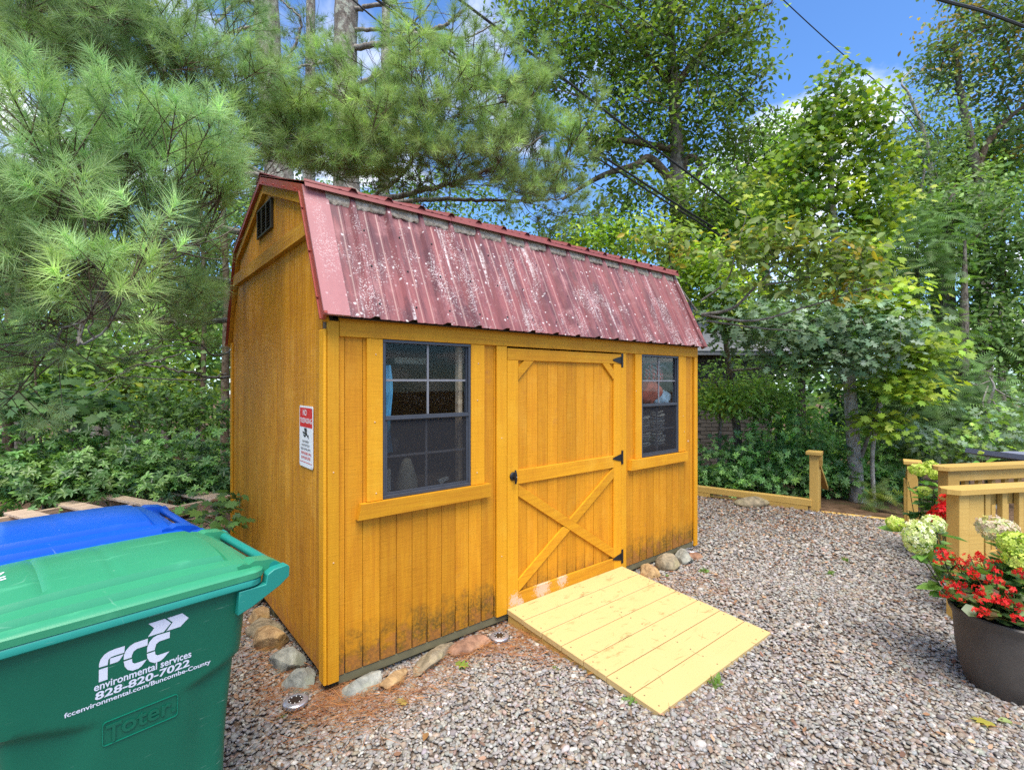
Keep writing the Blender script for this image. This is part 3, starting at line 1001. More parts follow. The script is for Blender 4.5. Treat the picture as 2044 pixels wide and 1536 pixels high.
def ribbed(x0, x1, e, b, ribs, name, m, parent, h=0.026, t=0.004, lift=0.0):
    """ribbed sheet from eave point e=(y,z) to top point b=(y,z)"""
    L = math.hypot(b[0] - e[0], b[1] - e[1])
    dy, dz = (b[0] - e[0]) / L, (b[1] - e[1]) / L
    ny, nz = (-dz, dy) if dy > 0 else (dz, -dy)
    cs = [(x0, 0)]
    for r in ribs:
        for q_ in ((r - 0.092, 0), (r - 0.085, 0.0035), (r - 0.073, 0.0035), (r - 0.066, 0), (r - 0.030, 0), (r - 0.0125, h), (r + 0.0125, h), (r + 0.030, 0), (r + 0.066, 0), (r + 0.073, 0.0035), (r + 0.085, 0.0035), (r + 0.092, 0)):
            if x0 < q_[0] < x1:
                cs.append(q_)
    cs.append((x1, 0))
    ns = 7
    mb = MB()
    pts = []
    for off in (0.0, -t):
        for j in range(ns):
            s_ = j / (ns - 1)
            for i, (xx, hh) in enumerate(cs):
                w_ = 0.0012 * math.sin(xx * 9 + s_ * 7 + L)
                k_ = hh + off + w_ + lift
                pts.append((xx, e[0] + dy * L * s_ + ny * k_, e[1] + dz * L * s_ + nz * k_))
    n = len(cs)
    mb.v = pts
    top = n * ns
    for j in range(ns - 1):
        for i in range(n - 1):
            a = j * n + i
            mb.f.append((a, a + 1, a + 1 + n, a + n))
            mb.f.append((top + a, top + a + n, top + a + n + 1, top + a + 1))
    for i in range(n - 1):
        mb.f.append((i, top + i, top + i + 1, i + 1))
        a = (ns - 1) * n + i
        mb.f.append((a, a + 1, top + a + 1, top + a))
    for j in range(ns - 1):
        a = j * n
        mb.f.append((a, a + n, top + a + n, top + a))
        a = j * n + n - 1
        mb.f.append((a, top + a, top + a + n, a + n))
    return mb.build(name, m, parent)


RIBS = [0.235 + 0.2296 * i for i in range(16)]
seams = [-0.040, 0.80, 1.7185, 2.637, 3.692]
for i, (a, b) in enumerate(zip(seams[:-1], seams[1:])):
    ribbed(a, b - 0.0005, PROF[0], (0.272, 2.690), [r for r in RIBS if a < r < b and r < 3.6], 'roof_panel', 'roof', roof, lift=0.0007 * (i % 2))
# flat flange of the rake trim lying over the first and last flute
for a, b in ((-0.0465, 0.092), (3.640, 3.7065)):
    ribbed(a, b, (PROF[0][0] - 0.001, PROF[0][1] - 0.002), (0.272, 2.690), [], 'rake_flange', 'roof', roof, t=0.011, lift=0.013)
MB().hexa([(-0.0466, -0.105, 1.932), (-0.030, -0.105, 1.932), (-0.030, -0.062, 1.90), (-0.0466, -0.062, 1.90)],
          [(-0.0466, -0.10, 1.945), (-0.030, -0.10, 1.945), (-0.030, -0.052, 1.94), (-0.0466, -0.052, 1.94)]).build('rake_end', 'flash', roof)
ribbed(-0.046, 1.82, (0.222, 2.704), (1.22, 3.052), RIBS, 'roof_panel', 'flash_old', roof)
ribbed(1.8205, 3.705, (0.222, 2.704), (1.22, 3.052), RIBS, 'roof_panel', 'flash_old', roof)
ribbed(-0.046, 3.705, (2.218, 2.704), (1.222, 3.052), RIBS, 'roof_panel', 'flash_old', roof)
ribbed(-0.046, 3.705, PROF[4], (2.168, 2.690), RIBS, 'roof_panel', 'flash_old', roof)
MB().prism([(1.10, 3.022), (1.22, 3.068), (1.34, 3.022), (1.34, 3.028), (1.22, 3.075), (1.10, 3.028)], -0.05, 3.71, 'x').build('ridge_cap', 'flash_old', roof)
# turned-down edge of the upper slope, in lapped lengths, and the lichened closure strip below it
e0 = -0.045
for i, e1 in enumerate((0.92, 1.84, 2.76, 3.704)):
    j = 0.003 * (i % 2)
    MB().prism([(0.238 - j, 2.722), (0.2335 - j, 2.722), (0.211 - j, 2.674), (0.2155 - j, 2.674)], e0, e1 - 0.002, 'x').build('eave_flashing', 'flash_old', roof)
    e0 = e1
prev = 0.092
for r in RIBS[:15] + [3.64]:
    a, b = prev - 0.014, r - 0.017
    if b - a > 0.02:
        mb = MB()
        ny, nz = -0.9029, 0.4298
        n_ = 12
        pts = []
        for jj, (s_, hh) in enumerate(((-0.088, 0.001), (-0.082, 0.011), (-0.045, 0.017), (0.0, 0.017))):
            for i in range(n_):
                xx = a + (b - a) * i / (n_ - 1)
                wv = R.uniform(-0.006, 0.012) if jj < 2 else 0
                pts.append((xx, 0.272 + 0.4298 * (s_ + wv) + ny * (hh + R.uniform(0, 0.002)), 2.690 + 0.9029 * (s_ + wv) + nz * (hh + R.uniform(0, 0.002))))
        mb.grid(pts, n_, 4).build('closure_strip', 'foam', roof, smooth='all')
    prev = r + 0.031
# roof screws beside the ribs
rs = None
for r in RIBS[:15]:
    for t in (0.12, 0.42, 0.72):
        if rs is None:
            o = MB().lathe([(0.0065, 0), (0.0065, 0.002), (0.0038, 0.003), (0.0038, 0.007), (0.001, 0.0075)], 7).build('roof_screw', 'black', roof); rs = o.data
        else:
            o = link(bpy.data.objects.new('roof_screw', rs), roof)
        yy = PROF[0][0] + 0.362 * t; zz = PROF[0][1] + 0.765 * t
        o.location = (r + 0.043, yy - 0.9029 * 0.001, zz + 0.4298 * 0.001)
        o.rotation_euler = (math.radians(64.5), 0, 0)


# windows
def window(x0, x1, z0, z1):
    fr = MB()
    w = 0.017
    fr.box(x0, x1, -0.014, 0.045, z0, z0 + 0.022, 0.002)
    fr.box(x0, x1, -0.014, 0.045, z1 - w, z1, 0.002)
    fr.box(x0, x0 + w, -0.0138, 0.0448, z0 + 0.0225, z1 - w - 0.0005, 0.002)
    fr.box(x1 - w, x1, -0.0138, 0.0448, z0 + 0.0225, z1 - w - 0.0005, 0.002)
    win = fr.build('window', 'alu', shed, fix=False)
    zm = z0 + (z1 - z0) * 0.508
    a, b = x0 + w + 0.0005, x1 - w - 0.0005
    box('meeting_rail', 'alu', win, a, b, -0.012, 0.030, zm - 0.016, zm + 0.010, 0.002)
    box('meeting_rail', 'alu', win, a, b, -0.0165, -0.0125, zm - 0.012, zm - 0.004, 0.0015)
    # upper sash
    zt = z1 - w - 0.0005
    box('sash_stile', 'alu', win, a, a + 0.010, 0.002, 0.028, zm + 0.0105, zt, 0.001)
    box('sash_stile', 'alu', win, b - 0.010, b, 0.002, 0.028, zm + 0.0105, zt, 0.001)
    xm = (a + b) / 2; zc = (zm + zt) / 2
    hw = 0.0065
    box('muntin', 'muntin', win, xm - hw, xm + hw, 0.006, 0.016, zm + 0.0105, zt, 0.001)
    box('muntin', 'muntin', win, a + 0.0105, xm - hw - 0.0005, 0.0065, 0.0155, zc - hw, zc + hw, 0.001)
    box('muntin', 'muntin', win, xm + hw + 0.0005, b - 0.0105, 0.0065, 0.0155, zc - hw, zc + hw, 0.001)
    for xa, xb in ((a + 0.0105, xm - hw), (xm + hw, b - 0.0105)):
        for za, zb in ((zm + 0.0105, zc - hw), (zc + hw, zt)):
            MB().box(xa, xb, 0.010, 0.013, za, zb).build('pane', 'glass', win, fix=False)
    # lower sash behind the insect screen
    zb0 = z0 + 0.0225
    zlt = zm - 0.0165
    box('screen_frame', 'alu', win, a, a + 0.013, -0.008, 0.002, zb0, zlt, 0.001)
    box('screen_frame', 'alu', win, b - 0.013, b, -0.008, 0.002, zb0, zlt, 0.001)
    box('screen_frame', 'alu', win, a + 0.0135, b - 0.0135, -0.0078, 0.0018, zb0, zb0 + 0.013, 0.001)
    MB().box(a + 0.0135, b - 0.0135, -0.004, -0.0034, zb0 + 0.0135, zlt).build('insect_screen', 'screen', win, fix=False)
    zc = (zb0 + zlt) / 2
    box('muntin', 'muntin', win, xm - hw, xm + hw, 0.024, 0.034, zb0, zlt, 0.001)
    box('muntin', 'muntin', win, a + 0.0005, xm - hw - 0.0005, 0.0245, 0.0335, zc - hw, zc + hw, 0.001)
    box('muntin', 'muntin', win, xm + hw + 0.0005, b - 0.0005, 0.0245, 0.0335, zc - hw, zc + hw, 0.001)
    for xa, xb in ((a, xm - hw), (xm + hw, b)):
        for za, zb in ((zb0, zc - hw), (zc + hw, zlt)):
            MB().box(xa, xb, 0.027, 0.030, za, zb).build('pane', 'glass', win, fix=False)
    return win


window(0.3125, 0.9200, 0.9115, 1.8225)
window(2.7450, 3.3300, 0.9115, 1.8225)

# door
DX0, DX1 = 1.2205, 2.4525
door = MB().box(DX0 + 0.004, DX1 - 0.004, 0.004, 0.03, 0.022, 1.808).build('door', 'dark', shed)
xx = DX0 + 0.09
kk = 0
while xx < DX1 - 0.09:
    a, b = xx, min(xx + PITCH, DX1 - 0.088)
    xx += PITCH
    wl = R.uniform(0.001, 0.004); hl = R.uniform(0.08, 0.2) + 0.12
    MB().prism([(a + 0.0015 + wl, 0.11), (b - 0.0015 - wl, 0.11), (b - 0.0015, hl), (b - 0.0015, 1.74), (a + 0.0015, 1.74), (a + 0.0015, hl)], R.uniform(-0.003, -0.0018), 0.0035, 'y').build('door_board', 'door_board', door)
box('stile', 'trim_z', door, DX0, 1.317, -0.020, -0.0035, 0.020, 1.7295)
box('stile', 'trim_z', door, 2.358, DX1, -0.020, -0.0035, 0.020, 1.7295)
box('rail', 'trim_x', door, DX0, DX1, -0.021, -0.0035, 1.7305, 1.812)
box('rail', 'trim_x', door, 1.3175, 2.3575, -0.0205, -0.0035, 0.870, 0.968)
box('rail', 'trim_x', door, 1.3175, 2.3575, -0.0205, -0.0035, 0.020, 0.117)
BR = 1.3185


def brace(poly, mm='trim_x'):
    MB().prism(poly, -0.0195, -0.0035, 'y').build('brace', mm, door)


brace([(1.463, 1.7298), (1.372, 1.7298), (1.3185, 1.676), (1.3185, 1.597)])
brace([(2.215, 1.7298), (2.300, 1.7298), (2.3570, 1.676), (2.3570, 1.600)])
brace([(BR, 0.8685), (BR, 0.786), (BR + 1.038, 0.1185), (BR + 1.038, 0.200)])
brace([(BR, 0.1185), (BR, 0.200), (BR + 0.452, 0.4905), (BR + 0.516, 0.4505)])
brace([(BR + 0.520, 0.5345), (BR + 1.038, 0.8685), (BR + 1.038, 0.787), (BR + 0.584, 0.4935)])
for hz in (1.762, 0.945, 0.112):
    hg = MB()
    hg.box(2.452, 2.478, -0.0245, -0.0212, hz - 0.058, hz + 0.058, 0.001)
    hg.prism([(2.450, hz - 0.030), (2.450, hz + 0.030), (2.395, hz + 0.019), (2.345, hz + 0.006), (2.338, hz), (2.345, hz - 0.006), (2.395, hz - 0.019)], -0.0255, -0.0215, 'y')
    hb = hg.build('hinge', 'black', door)
    MB().tube([(2.4515, -0.027, hz - 0.032), (2.4515, -0.027, hz + 0.032)], 0.0045, 8).build('hinge_pin', 'black', hb, True)
hd = MB().lathe([(0.030, 0), (0.030, 0.006), (0.024, 0.012), (0.012, 0.014), (0.010, 0.03)], 18).build('door_handle', 'black', door, True)
hd.location = (1.268, -0.0205, 0.930); hd.rotation_euler = (math.pi / 2, 0, 0)
lv = MB().tube([(0.0, -0.048, 0.028), (0.001, -0.02, 0.032), (0.0, 0.012, 0.032), (0.0, 0.046, 0.027)], [0.007, 0.010, 0.010, 0.006], 8).build('lever', 'black', hd, True)
MB().lathe([(0.0035, 0.0412), (0.0035, 0.044)], 8, (0, 0)).build('keyhole', 'steel', hd)
# white batten inside, seen through the glass
def text2d(s, bold=0.0, shear=0.0, spacing=1.0):
    cu = bpy.data.curves.new('tmp_text', 'FONT')
    cu.body = s
    cu.offset = bold
    cu.shear = shear
    cu.space_character = spacing
    cu.resolution_u = 3
    ob = bpy.data.objects.new('tmp_text', cu)
    COL.objects.link(ob)
    dg = bpy.context.evaluated_depsgraph_get()
    me = bpy.data.meshes.new_from_object(ob.evaluated_get(dg))
    v = np.array([tuple(p.co)[:2] for p in me.vertices])
    f = [tuple(p.vertices) for p in me.polygons]
    bpy.data.objects.remove(ob); bpy.data.curves.remove(cu); bpy.data.meshes.remove(me)
    return v, f


def lettering(s, fn, x0, x1, y0, h, m, parent, bold=0.0, shear=0.0, name='lettering', spacing=1.0, cap=0.73, depth=0.0):
    """text from x0 to x1 with its baseline at y0 and capital height h; fn maps (x, y, out) to 3D"""
    v, f = text2d(s, bold, shear, spacing)
    xa, xb = v[:, 0].min(), v[:, 0].max()
    q = [(x0 + (a - xa) / (xb - xa) * (x1 - x0), y0 + b / cap * h) for a, b in v]
    mb = MB()
    n = len(q)
    mb.add([fn(a, b, depth) for a, b in q], f)
    if depth:
        from collections import Counter
        ec = Counter()
        for ff in f:
            for i in range(len(ff)):
                ec[tuple(sorted((ff[i], ff[(i + 1) % len(ff)])))] += 1
        mb.add([fn(a, b, 0.0) for a, b in q], [])
        for (i, j), c in ec.items():
            if c == 1:
                mb.f.append((i, j, j + n, i + n))
    return mb.build(name, m, parent, fix=bool(depth))


# ------------------------------------------------------------------ no-trespassing sign on the gable wall
SX, SY0, SY1, SZ0, SZ1 = -0.0065, 0.200, 0.443, 1.086, 1.441


def rrect(x0, x1, y0, y1, r, n=5):
    o = []
    for cx_, cy_, a0 in ((x1 - r, y1 - r, 0), (x0 + r, y1 - r, 90), (x0 + r, y0 + r, 180), (x1 - r, y0 + r, 270)):
        for i in range(n):
            a = math.radians(a0 + 90 * i / (n - 1))
            o.append((cx_ + r * math.cos(a), cy_ + r * math.sin(a)))
    return o


sign = MB().prism(rrect(SY0, SY1, SZ0, SZ1, 0.014), SX, -0.004, 'x').build('warning_sign', 'white', None)
tag(sign, 'narrow white and red no trespassing sign on the shed gable wall', 'sign')


def sf(a, b, d=0.0):      # a: 0..1 left to right as read, b: metres above the sign's bottom
    return (SX - 0.0012 - d, SY1 - a * (SY1 - SY0), SZ0 + b)


H = SZ1 - SZ0
mb = MB(); mb.add([sf(0.04, H * 0.652), sf(0.96, H * 0.652), sf(0.96, H * 0.970), sf(0.04, H * 0.970)], [(0, 1, 2, 3)])
mb.v = [(SX - 0.0006, y, z) for _, y, z in mb.v]
mb.build('red_panel', 'red', sign, fix=False)
lettering('NO', sf, 0.28, 0.56, H * 0.845, 0.036, 'white', sign, 0.012)
lettering('TRESPASSING', sf, 0.07, 0.93, H * 0.722, 0.030, 'white', sign, 0.014)
for i, t in enumerate(('THIS PROPERTY', 'IS PROTECTED BY', 'VIDEO SURVEILLANCE')):
    a = (0.22, 0.19, 0.12)[i]
    lettering(t, sf, a, 1 - a - 0.04, H * (0.402 - 0.062 * i), 0.013, 'ink', sign, 0.006)
lettering('TRESPASSERS WILL', sf, 0.12, 0.90, H * 0.205, 0.016, 'red', sign, 0.010)
lettering('BE PROSECUTED', sf, 0.16, 0.84, H * 0.132, 0.016, 'red', sign, 0.010)
mb = MB(); mb.add([sf(0.06, H * 0.075), sf(0.94, H * 0.075), sf(0.94, H * 0.085), sf(0.06, H * 0.085)], [(0, 1, 2, 3)]); mb.build('rule', 'red', sign, fix=False)
mb = MB()   # camera pictogram
for poly in ([(0.36, 0.632), (0.54, 0.645), (0.60, 0.600), (0.42, 0.575)], [(0.24, 0.585), (0.40, 0.568), (0.56, 0.592), (0.60, 0.545), (0.50, 0.510), (0.44, 0.535), (0.30, 0.545)],
             [(0.30, 0.535), (0.48, 0.52), (0.46, 0.485), (0.34, 0.50)], [(0.55, 0.545), (0.59, 0.545), (0.60, 0.50), (0.66, 0.50), (0.66, 0.475), (0.70, 0.475), (0.70, 0.535), (0.66, 0.535), (0.66, 0.52), (0.56, 0.52)]):
    mb.add([sf(a, H * b) for a, b in poly], [tuple(range(len(poly)))])
mb.build('camera_pictogram', 'ink', sign, fix=False)
sb = None
for a, b in ((0.06, H - 0.010), (0.94, H - 0.012), (0.06, 0.012), (0.94, 0.010)):
    if sb is None:
        o = MB().lathe([(0.004, 0), (0.003, 0.003)], 7).build('sign_screw', 'steel', sign); sb = o.data
    else:
        o = link(bpy.data.objects.new('sign_screw', sb), sign)
    o.location = sf(a, b); o.rotation_euler = (0, -math.pi / 2, 0)


# ------------------------------------------------------------------ things inside the shed, seen through the windows
def cloth_lump(name, label, cat, c, r, m, seed, folds=6, parent=None):
    q = np.random.default_rng(seed)
    nu, nv = 26, 14
    pts = []
    ph1, ph2 = q.uniform(0, 6, 2)
    for j in range(nv):
        t = math.pi * (j + 0.3) / (nv - 0.4)
        for i in range(nu):
            a = 2 * math.pi * i / nu
            f = 1 + 0.13 * math.sin(folds * a + ph1 + 2.2 * t) + 0.09 * math.sin((folds - 2) * a - 3 * t + ph2) + q.normal(0, 0.012)
            pts.append((c[0] + r[0] * f * math.sin(t) * math.cos(a), c[1] + r[1] * f * math.sin(t) * math.sin(a), c[2] + r[2] * f * math.cos(t)))
    o = MB().grid(pts, nu, nv, True)
    o.f.append(tuple(range(nu))); o.f.append(tuple(range((nv - 1) * nu, nv * nu)))
    return tag(o.build(name, m, None, smooth='all'), label, cat)


M['cl_rust'] = simple('rust_red_fleece', (0.34, 0.075, 0.052), 0.9, 0, 0.25, 10, 0.3)
M['cl_dark'] = simple('charcoal_knit', (0.055, 0.05, 0.058), 0.95, 0, 0.3, 40, 0.5)
M['cl_hose'] = simple('grey_hose', (0.13, 0.12, 0.14), 0.6, 0, 0.2, 60, 0.3)
M['cl_jean'] = simple('pale_denim', (0.21, 0.31, 0.41), 0.9, 0, 0.3, 18, 0.3)
M['cl_blue'] = simple('sky_blue_cloth', (0.10, 0.36, 0.58), 0.85, 0, 0.2, 10, 0.2)
M['cl_beige'] = simple('beige_canvas', (0.42, 0.39, 0.32), 0.9, 0, 0.15, 20, 0.3)
M['paper'] = simple('off_white_paper', (0.66, 0.66, 0.64), 0.8, 0, 0.08, 20)
m, g = mat('red_plaid')
X = g.xyz()
a = g.math('GREATER_THAN', g.math('SINE', g.math('MULTIPLY', X[0], 190.0)), 0.2)
b = g.math('GREATER_THAN', g.math('SINE', g.math('MULTIPLY', X[2], 170.0)), 0.1)
c = g.mix(a, (0.42, 0.02, 0.03), (0.03, 0.03, 0.035))
c = g.mix(g.math('MULTIPLY', b, 0.6), c, (0.05, 0.035, 0.04))
w1 = g.math('GREATER_THAN', g.math('SINE', g.math('MULTIPLY', g.math('ADD', X[0], X[2]), 150.0)), 0.93)
c = g.mix(g.math('MULTIPLY', w1, 0.8), c, (0.6, 0.6, 0.6))
g.out(c, 0.9)
M['plaid'] = m
box_sh = MB()
box_sh.box(2.62, 3.58, 0.075, 0.42, 1.345, 1.365)
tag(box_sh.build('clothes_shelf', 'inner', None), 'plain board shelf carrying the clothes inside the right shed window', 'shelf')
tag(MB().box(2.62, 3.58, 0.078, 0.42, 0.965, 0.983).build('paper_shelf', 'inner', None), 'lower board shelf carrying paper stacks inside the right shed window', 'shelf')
def thru(u, v, y):
    """point on the plane y behind the front wall seen at a pixel"""
    d = P(u, v, 1.0) - CAM
    return CAM + d * ((y - CY) / d[1])


cloth_lump('plaid_shirt', 'red and black plaid shirt bundled behind the right shed window', 'shirt', thru(1301, 744, 0.17), (0.13, 0.08, 0.12), 'plaid', 1)
cloth_lump('fleece_blanket', 'rust red fleece blanket folded behind the right shed window', 'blanket', thru(1296, 782, 0.15), (0.15, 0.08, 0.105), 'cl_rust', 2, 4)
cloth_lump('knit_sweater', 'dark charcoal sweater behind the upper right window panes', 'sweater', thru(1334, 752, 0.22), (0.17, 0.09, 0.17), 'cl_dark', 3, 5)
cloth_lump('denim_jeans', 'pale blue jeans crumpled at the bottom of the right window upper sash', 'jeans', thru(1322, 796, 0.11), (0.13, 0.05, 0.075), 'cl_jean', 4, 7)
hs = MB().tube([thru(u, v, 0.10) for u, v in ((1314, 732), (1322, 729), (1334, 738), (1346, 754), (1346, 762), (1336, 757))], 0.015, 10).build('vacuum_hose', 'cl_hose', None, True)
tag(hs, 'dark grey curved hose behind the right window upper right panes', 'hose')


def paper_stack(name, label, x0, x1, z0, n, seed):
    q = random.Random(seed)
    t = empty(name, ((x0 + x1) / 2, 0.17, z0))
    tag(t, label, 'papers', 'white paper stacks on the shelf')
    z = 0.0
    for i in range(n):
        h = q.uniform(0.010, 0.020)
        dx = q.uniform(-0.018, 0.018); sag = q.uniform(0.004, 0.016); w = (x1 - x0) / 2 * q.uniform(0.85, 1.05)
        mb = MB(); pts = []
        for zz in (0, h):
            for yy in (-0.085 + q.uniform(-0.01, 0.012), 0.10):
                for k_ in range(7):
                    s_ = k_ / 6
                    pts.append((dx - w + 2 * w * s_, yy, z + zz + sag * (2 * s_ - 1) ** 2))
        for k_ in range(6):
            mb.f += [(k_, k_ + 1, k_ + 8, k_ + 7), (14 + k_, 21 + k_, 22 + k_, 15 + k_), (k_, 14 + k_, 15 + k_, k_ + 1), (7 + k_, 8 + k_, 22 + k_, 21 + k_)]
        mb.f += [(0, 7, 21, 14), (6, 20, 27, 13)]
        mb.v = pts
        mb.build('paper_bundle', 'paper', t)
        z += h + q.uniform(0.006, 0.013)
    return t


paper_stack('paper_stack', 'left stack of white papers behind the right shed window screen', 2.84, 3.02, 0.9835, 12, 1)
paper_stack('paper_stack', 'right stack of white papers behind the right shed window screen', 3.07, 3.25, 0.9835, 13, 2)
ta, tb = thru(788, 712, 0.60), thru(852, 727, 0.60)
tl = MB().box(ta[0], tb[0], 0.60, 0.66, tb[2], ta[2], 0.004).build('white_batten', 'white', None, fix=False)  # plain white bar behind the upper left panes
tag(tl, 'white batten hanging inside behind the left window', 'light fitting')
pts = []
for j in range(12):
    z = 1.68 - 0.52 * j / 11
    for i in range(12):
        s_ = i / 11
        pts.append((0.335 + 0.080 * s_ + 0.012 * math.sin(j * 0.6), 0.085 + 0.012 * math.sin(s_ * 14 + j * 0.3), z))
hc = MB().grid(pts, 12, 12)
hc.grid([(a, b + 0.004, c) for a, b, c in pts], 12, 12)
tag(hc.build('hanging_towel', 'cl_blue', None, smooth='all'), 'sky blue towel hanging at the left edge of the left window', 'towel')
post = MB().box(0.875, 0.905, 0.062, 0.10, 0.02, 1.90).build('wall_stud', 'pallet', shed)
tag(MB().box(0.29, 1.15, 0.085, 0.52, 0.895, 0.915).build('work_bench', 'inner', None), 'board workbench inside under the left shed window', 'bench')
cn = MB().lathe([(0.070, 0.0), (0.066, 0.05), (0.046, 0.12), (0.030, 0.17), (0.018, 0.185)], 20)
cn_o = cn.build('canvas_cone', 'cl_beige', None, True); cn_o.location = tuple(thru(812, 975, 0.17)[:2]) + (0.9155,); cn_o.rotation_euler = (0.0, -0.0, 0.3)
tag(cn_o, 'beige canvas cone standing on the bench in the left window', 'cone')
cloth_lump('dark_glove', 'dark crumpled work glove above the beige cone in the left window', 'glove', thru(786, 890, 0.14), (0.030, 0.03, 0.045), 'cl_dark', 8, 4).location.z = 0.0
bxm = MB().box(0.338, 0.415, 0.095, 0.15, 0.9155, 1.06, 0.002).build('carton', 'paper', None, fix=False)
tag(bxm, 'small white carton on the bench at the left window corner', 'carton')
tag(MB().tube([(0.435, 0.12, 0.9155), (0.43, 0.12, 1.05)], 0.014, 10).build('marker_tube', 'ink', None, True), 'short black tube beside the white carton in the left window', 'tube')
for k_, o in enumerate((0.0, 0.03)):
    pass
lb = MB().prism([(0.76, 1.05), (0.83, 1.065), (0.84, 1.05), (0.775, 1.02)], 0.12, 0.14, 'y').build('folded_card', 'paper', None)
lb.location.z = -0.105
tag(lb, 'pale folded card on the bench near the left window middle', 'card')


# ------------------------------------------------------------------ ramp
ramp = empty('entry_ramp', (1.835, -0.6, -0.1))
tag(ramp, 'pale tan wooden ramp of wide boards leading down from the shed door', 'ramp')
RO = np.array((1.835, -0.6, -0.1))


def rz_(y):
    return 0.030 + (y + 0.022) * (0.088 / 1.215)


edges = np.linspace(-0.022, -1.237, 8)
for i in range(7):
    ya, yb = edges[i], edges[i + 1] + 0.0065
    jx = R.uniform(-0.004, 0.004)
    x0, x1 = 1.214 + jx, 2.456 + R.uniform(-0.004, 0.004)
    th = 0.036
    dz_ = R.uniform(-0.0012, 0.0012)
    mb = MB()
    t = [(x0, yb, rz_(yb) + dz_), (x1, yb, rz_(yb) + dz_), (x1, ya, rz_(ya) + dz_), (x0, ya, rz_(ya) + dz_)]
    mb.hexa([np.array(p) - (0, 0, th) - RO for p in t], [np.array(p) - RO for p in t])
    o = mb.build('ramp_board', 'ramp', ramp)
    bm_ = o.modifiers.new('bevel', 'BEVEL'); bm_.width = 0.0025; bm_.segments = 1
for x0, x1 in ((1.224, 1.262), (1.82, 1.858), (2.41, 2.448)):
    MB().prism([(-0.0232 + 0.6, 0.030 - 0.038 + 0.1), (-0.0232 + 0.6, 0.012), (-0.95 + 0.6, 0.012), (-1.16 + 0.6, rz_(-1.16) - 0.0375 + 0.1)], x0 - RO[0], x1 - RO[0], 'x').build('stringer', 'tan', ramp)
rsn = None
for y in (edges[:-1] + edges[1:]) / 2:
    for x in (1.25, 1.835, 2.42):
        for d in (-0.045, 0.045):
            if rsn is None:
                o = MB().lathe([(0.005, 0), (0.004, 0.0012)], 6).build('deck_screw', 'skid', ramp); rsn = o.data
            else:
                o = link(bpy.data.objects.new('deck_screw', rsn), ramp)
            o.location = (x - RO[0] + R.uniform(-.006, .006), y + d - RO[1], rz_(y + d) + 0.0008 - RO[2])


# ------------------------------------------------------------------ wheeled bins
BTH = math.atan2(0.101, 0.664)


def sstep(a, b, x):
    t = min(1, max(0, (x - a) / (b - a)))
    return t * t * (3 - 2 * t)


def bin_half(z):
    """half length, half width of the body at height z"""
    t = z / 0.95
    return 0.262 + 0.078 * t, 0.245 + 0.070 * t


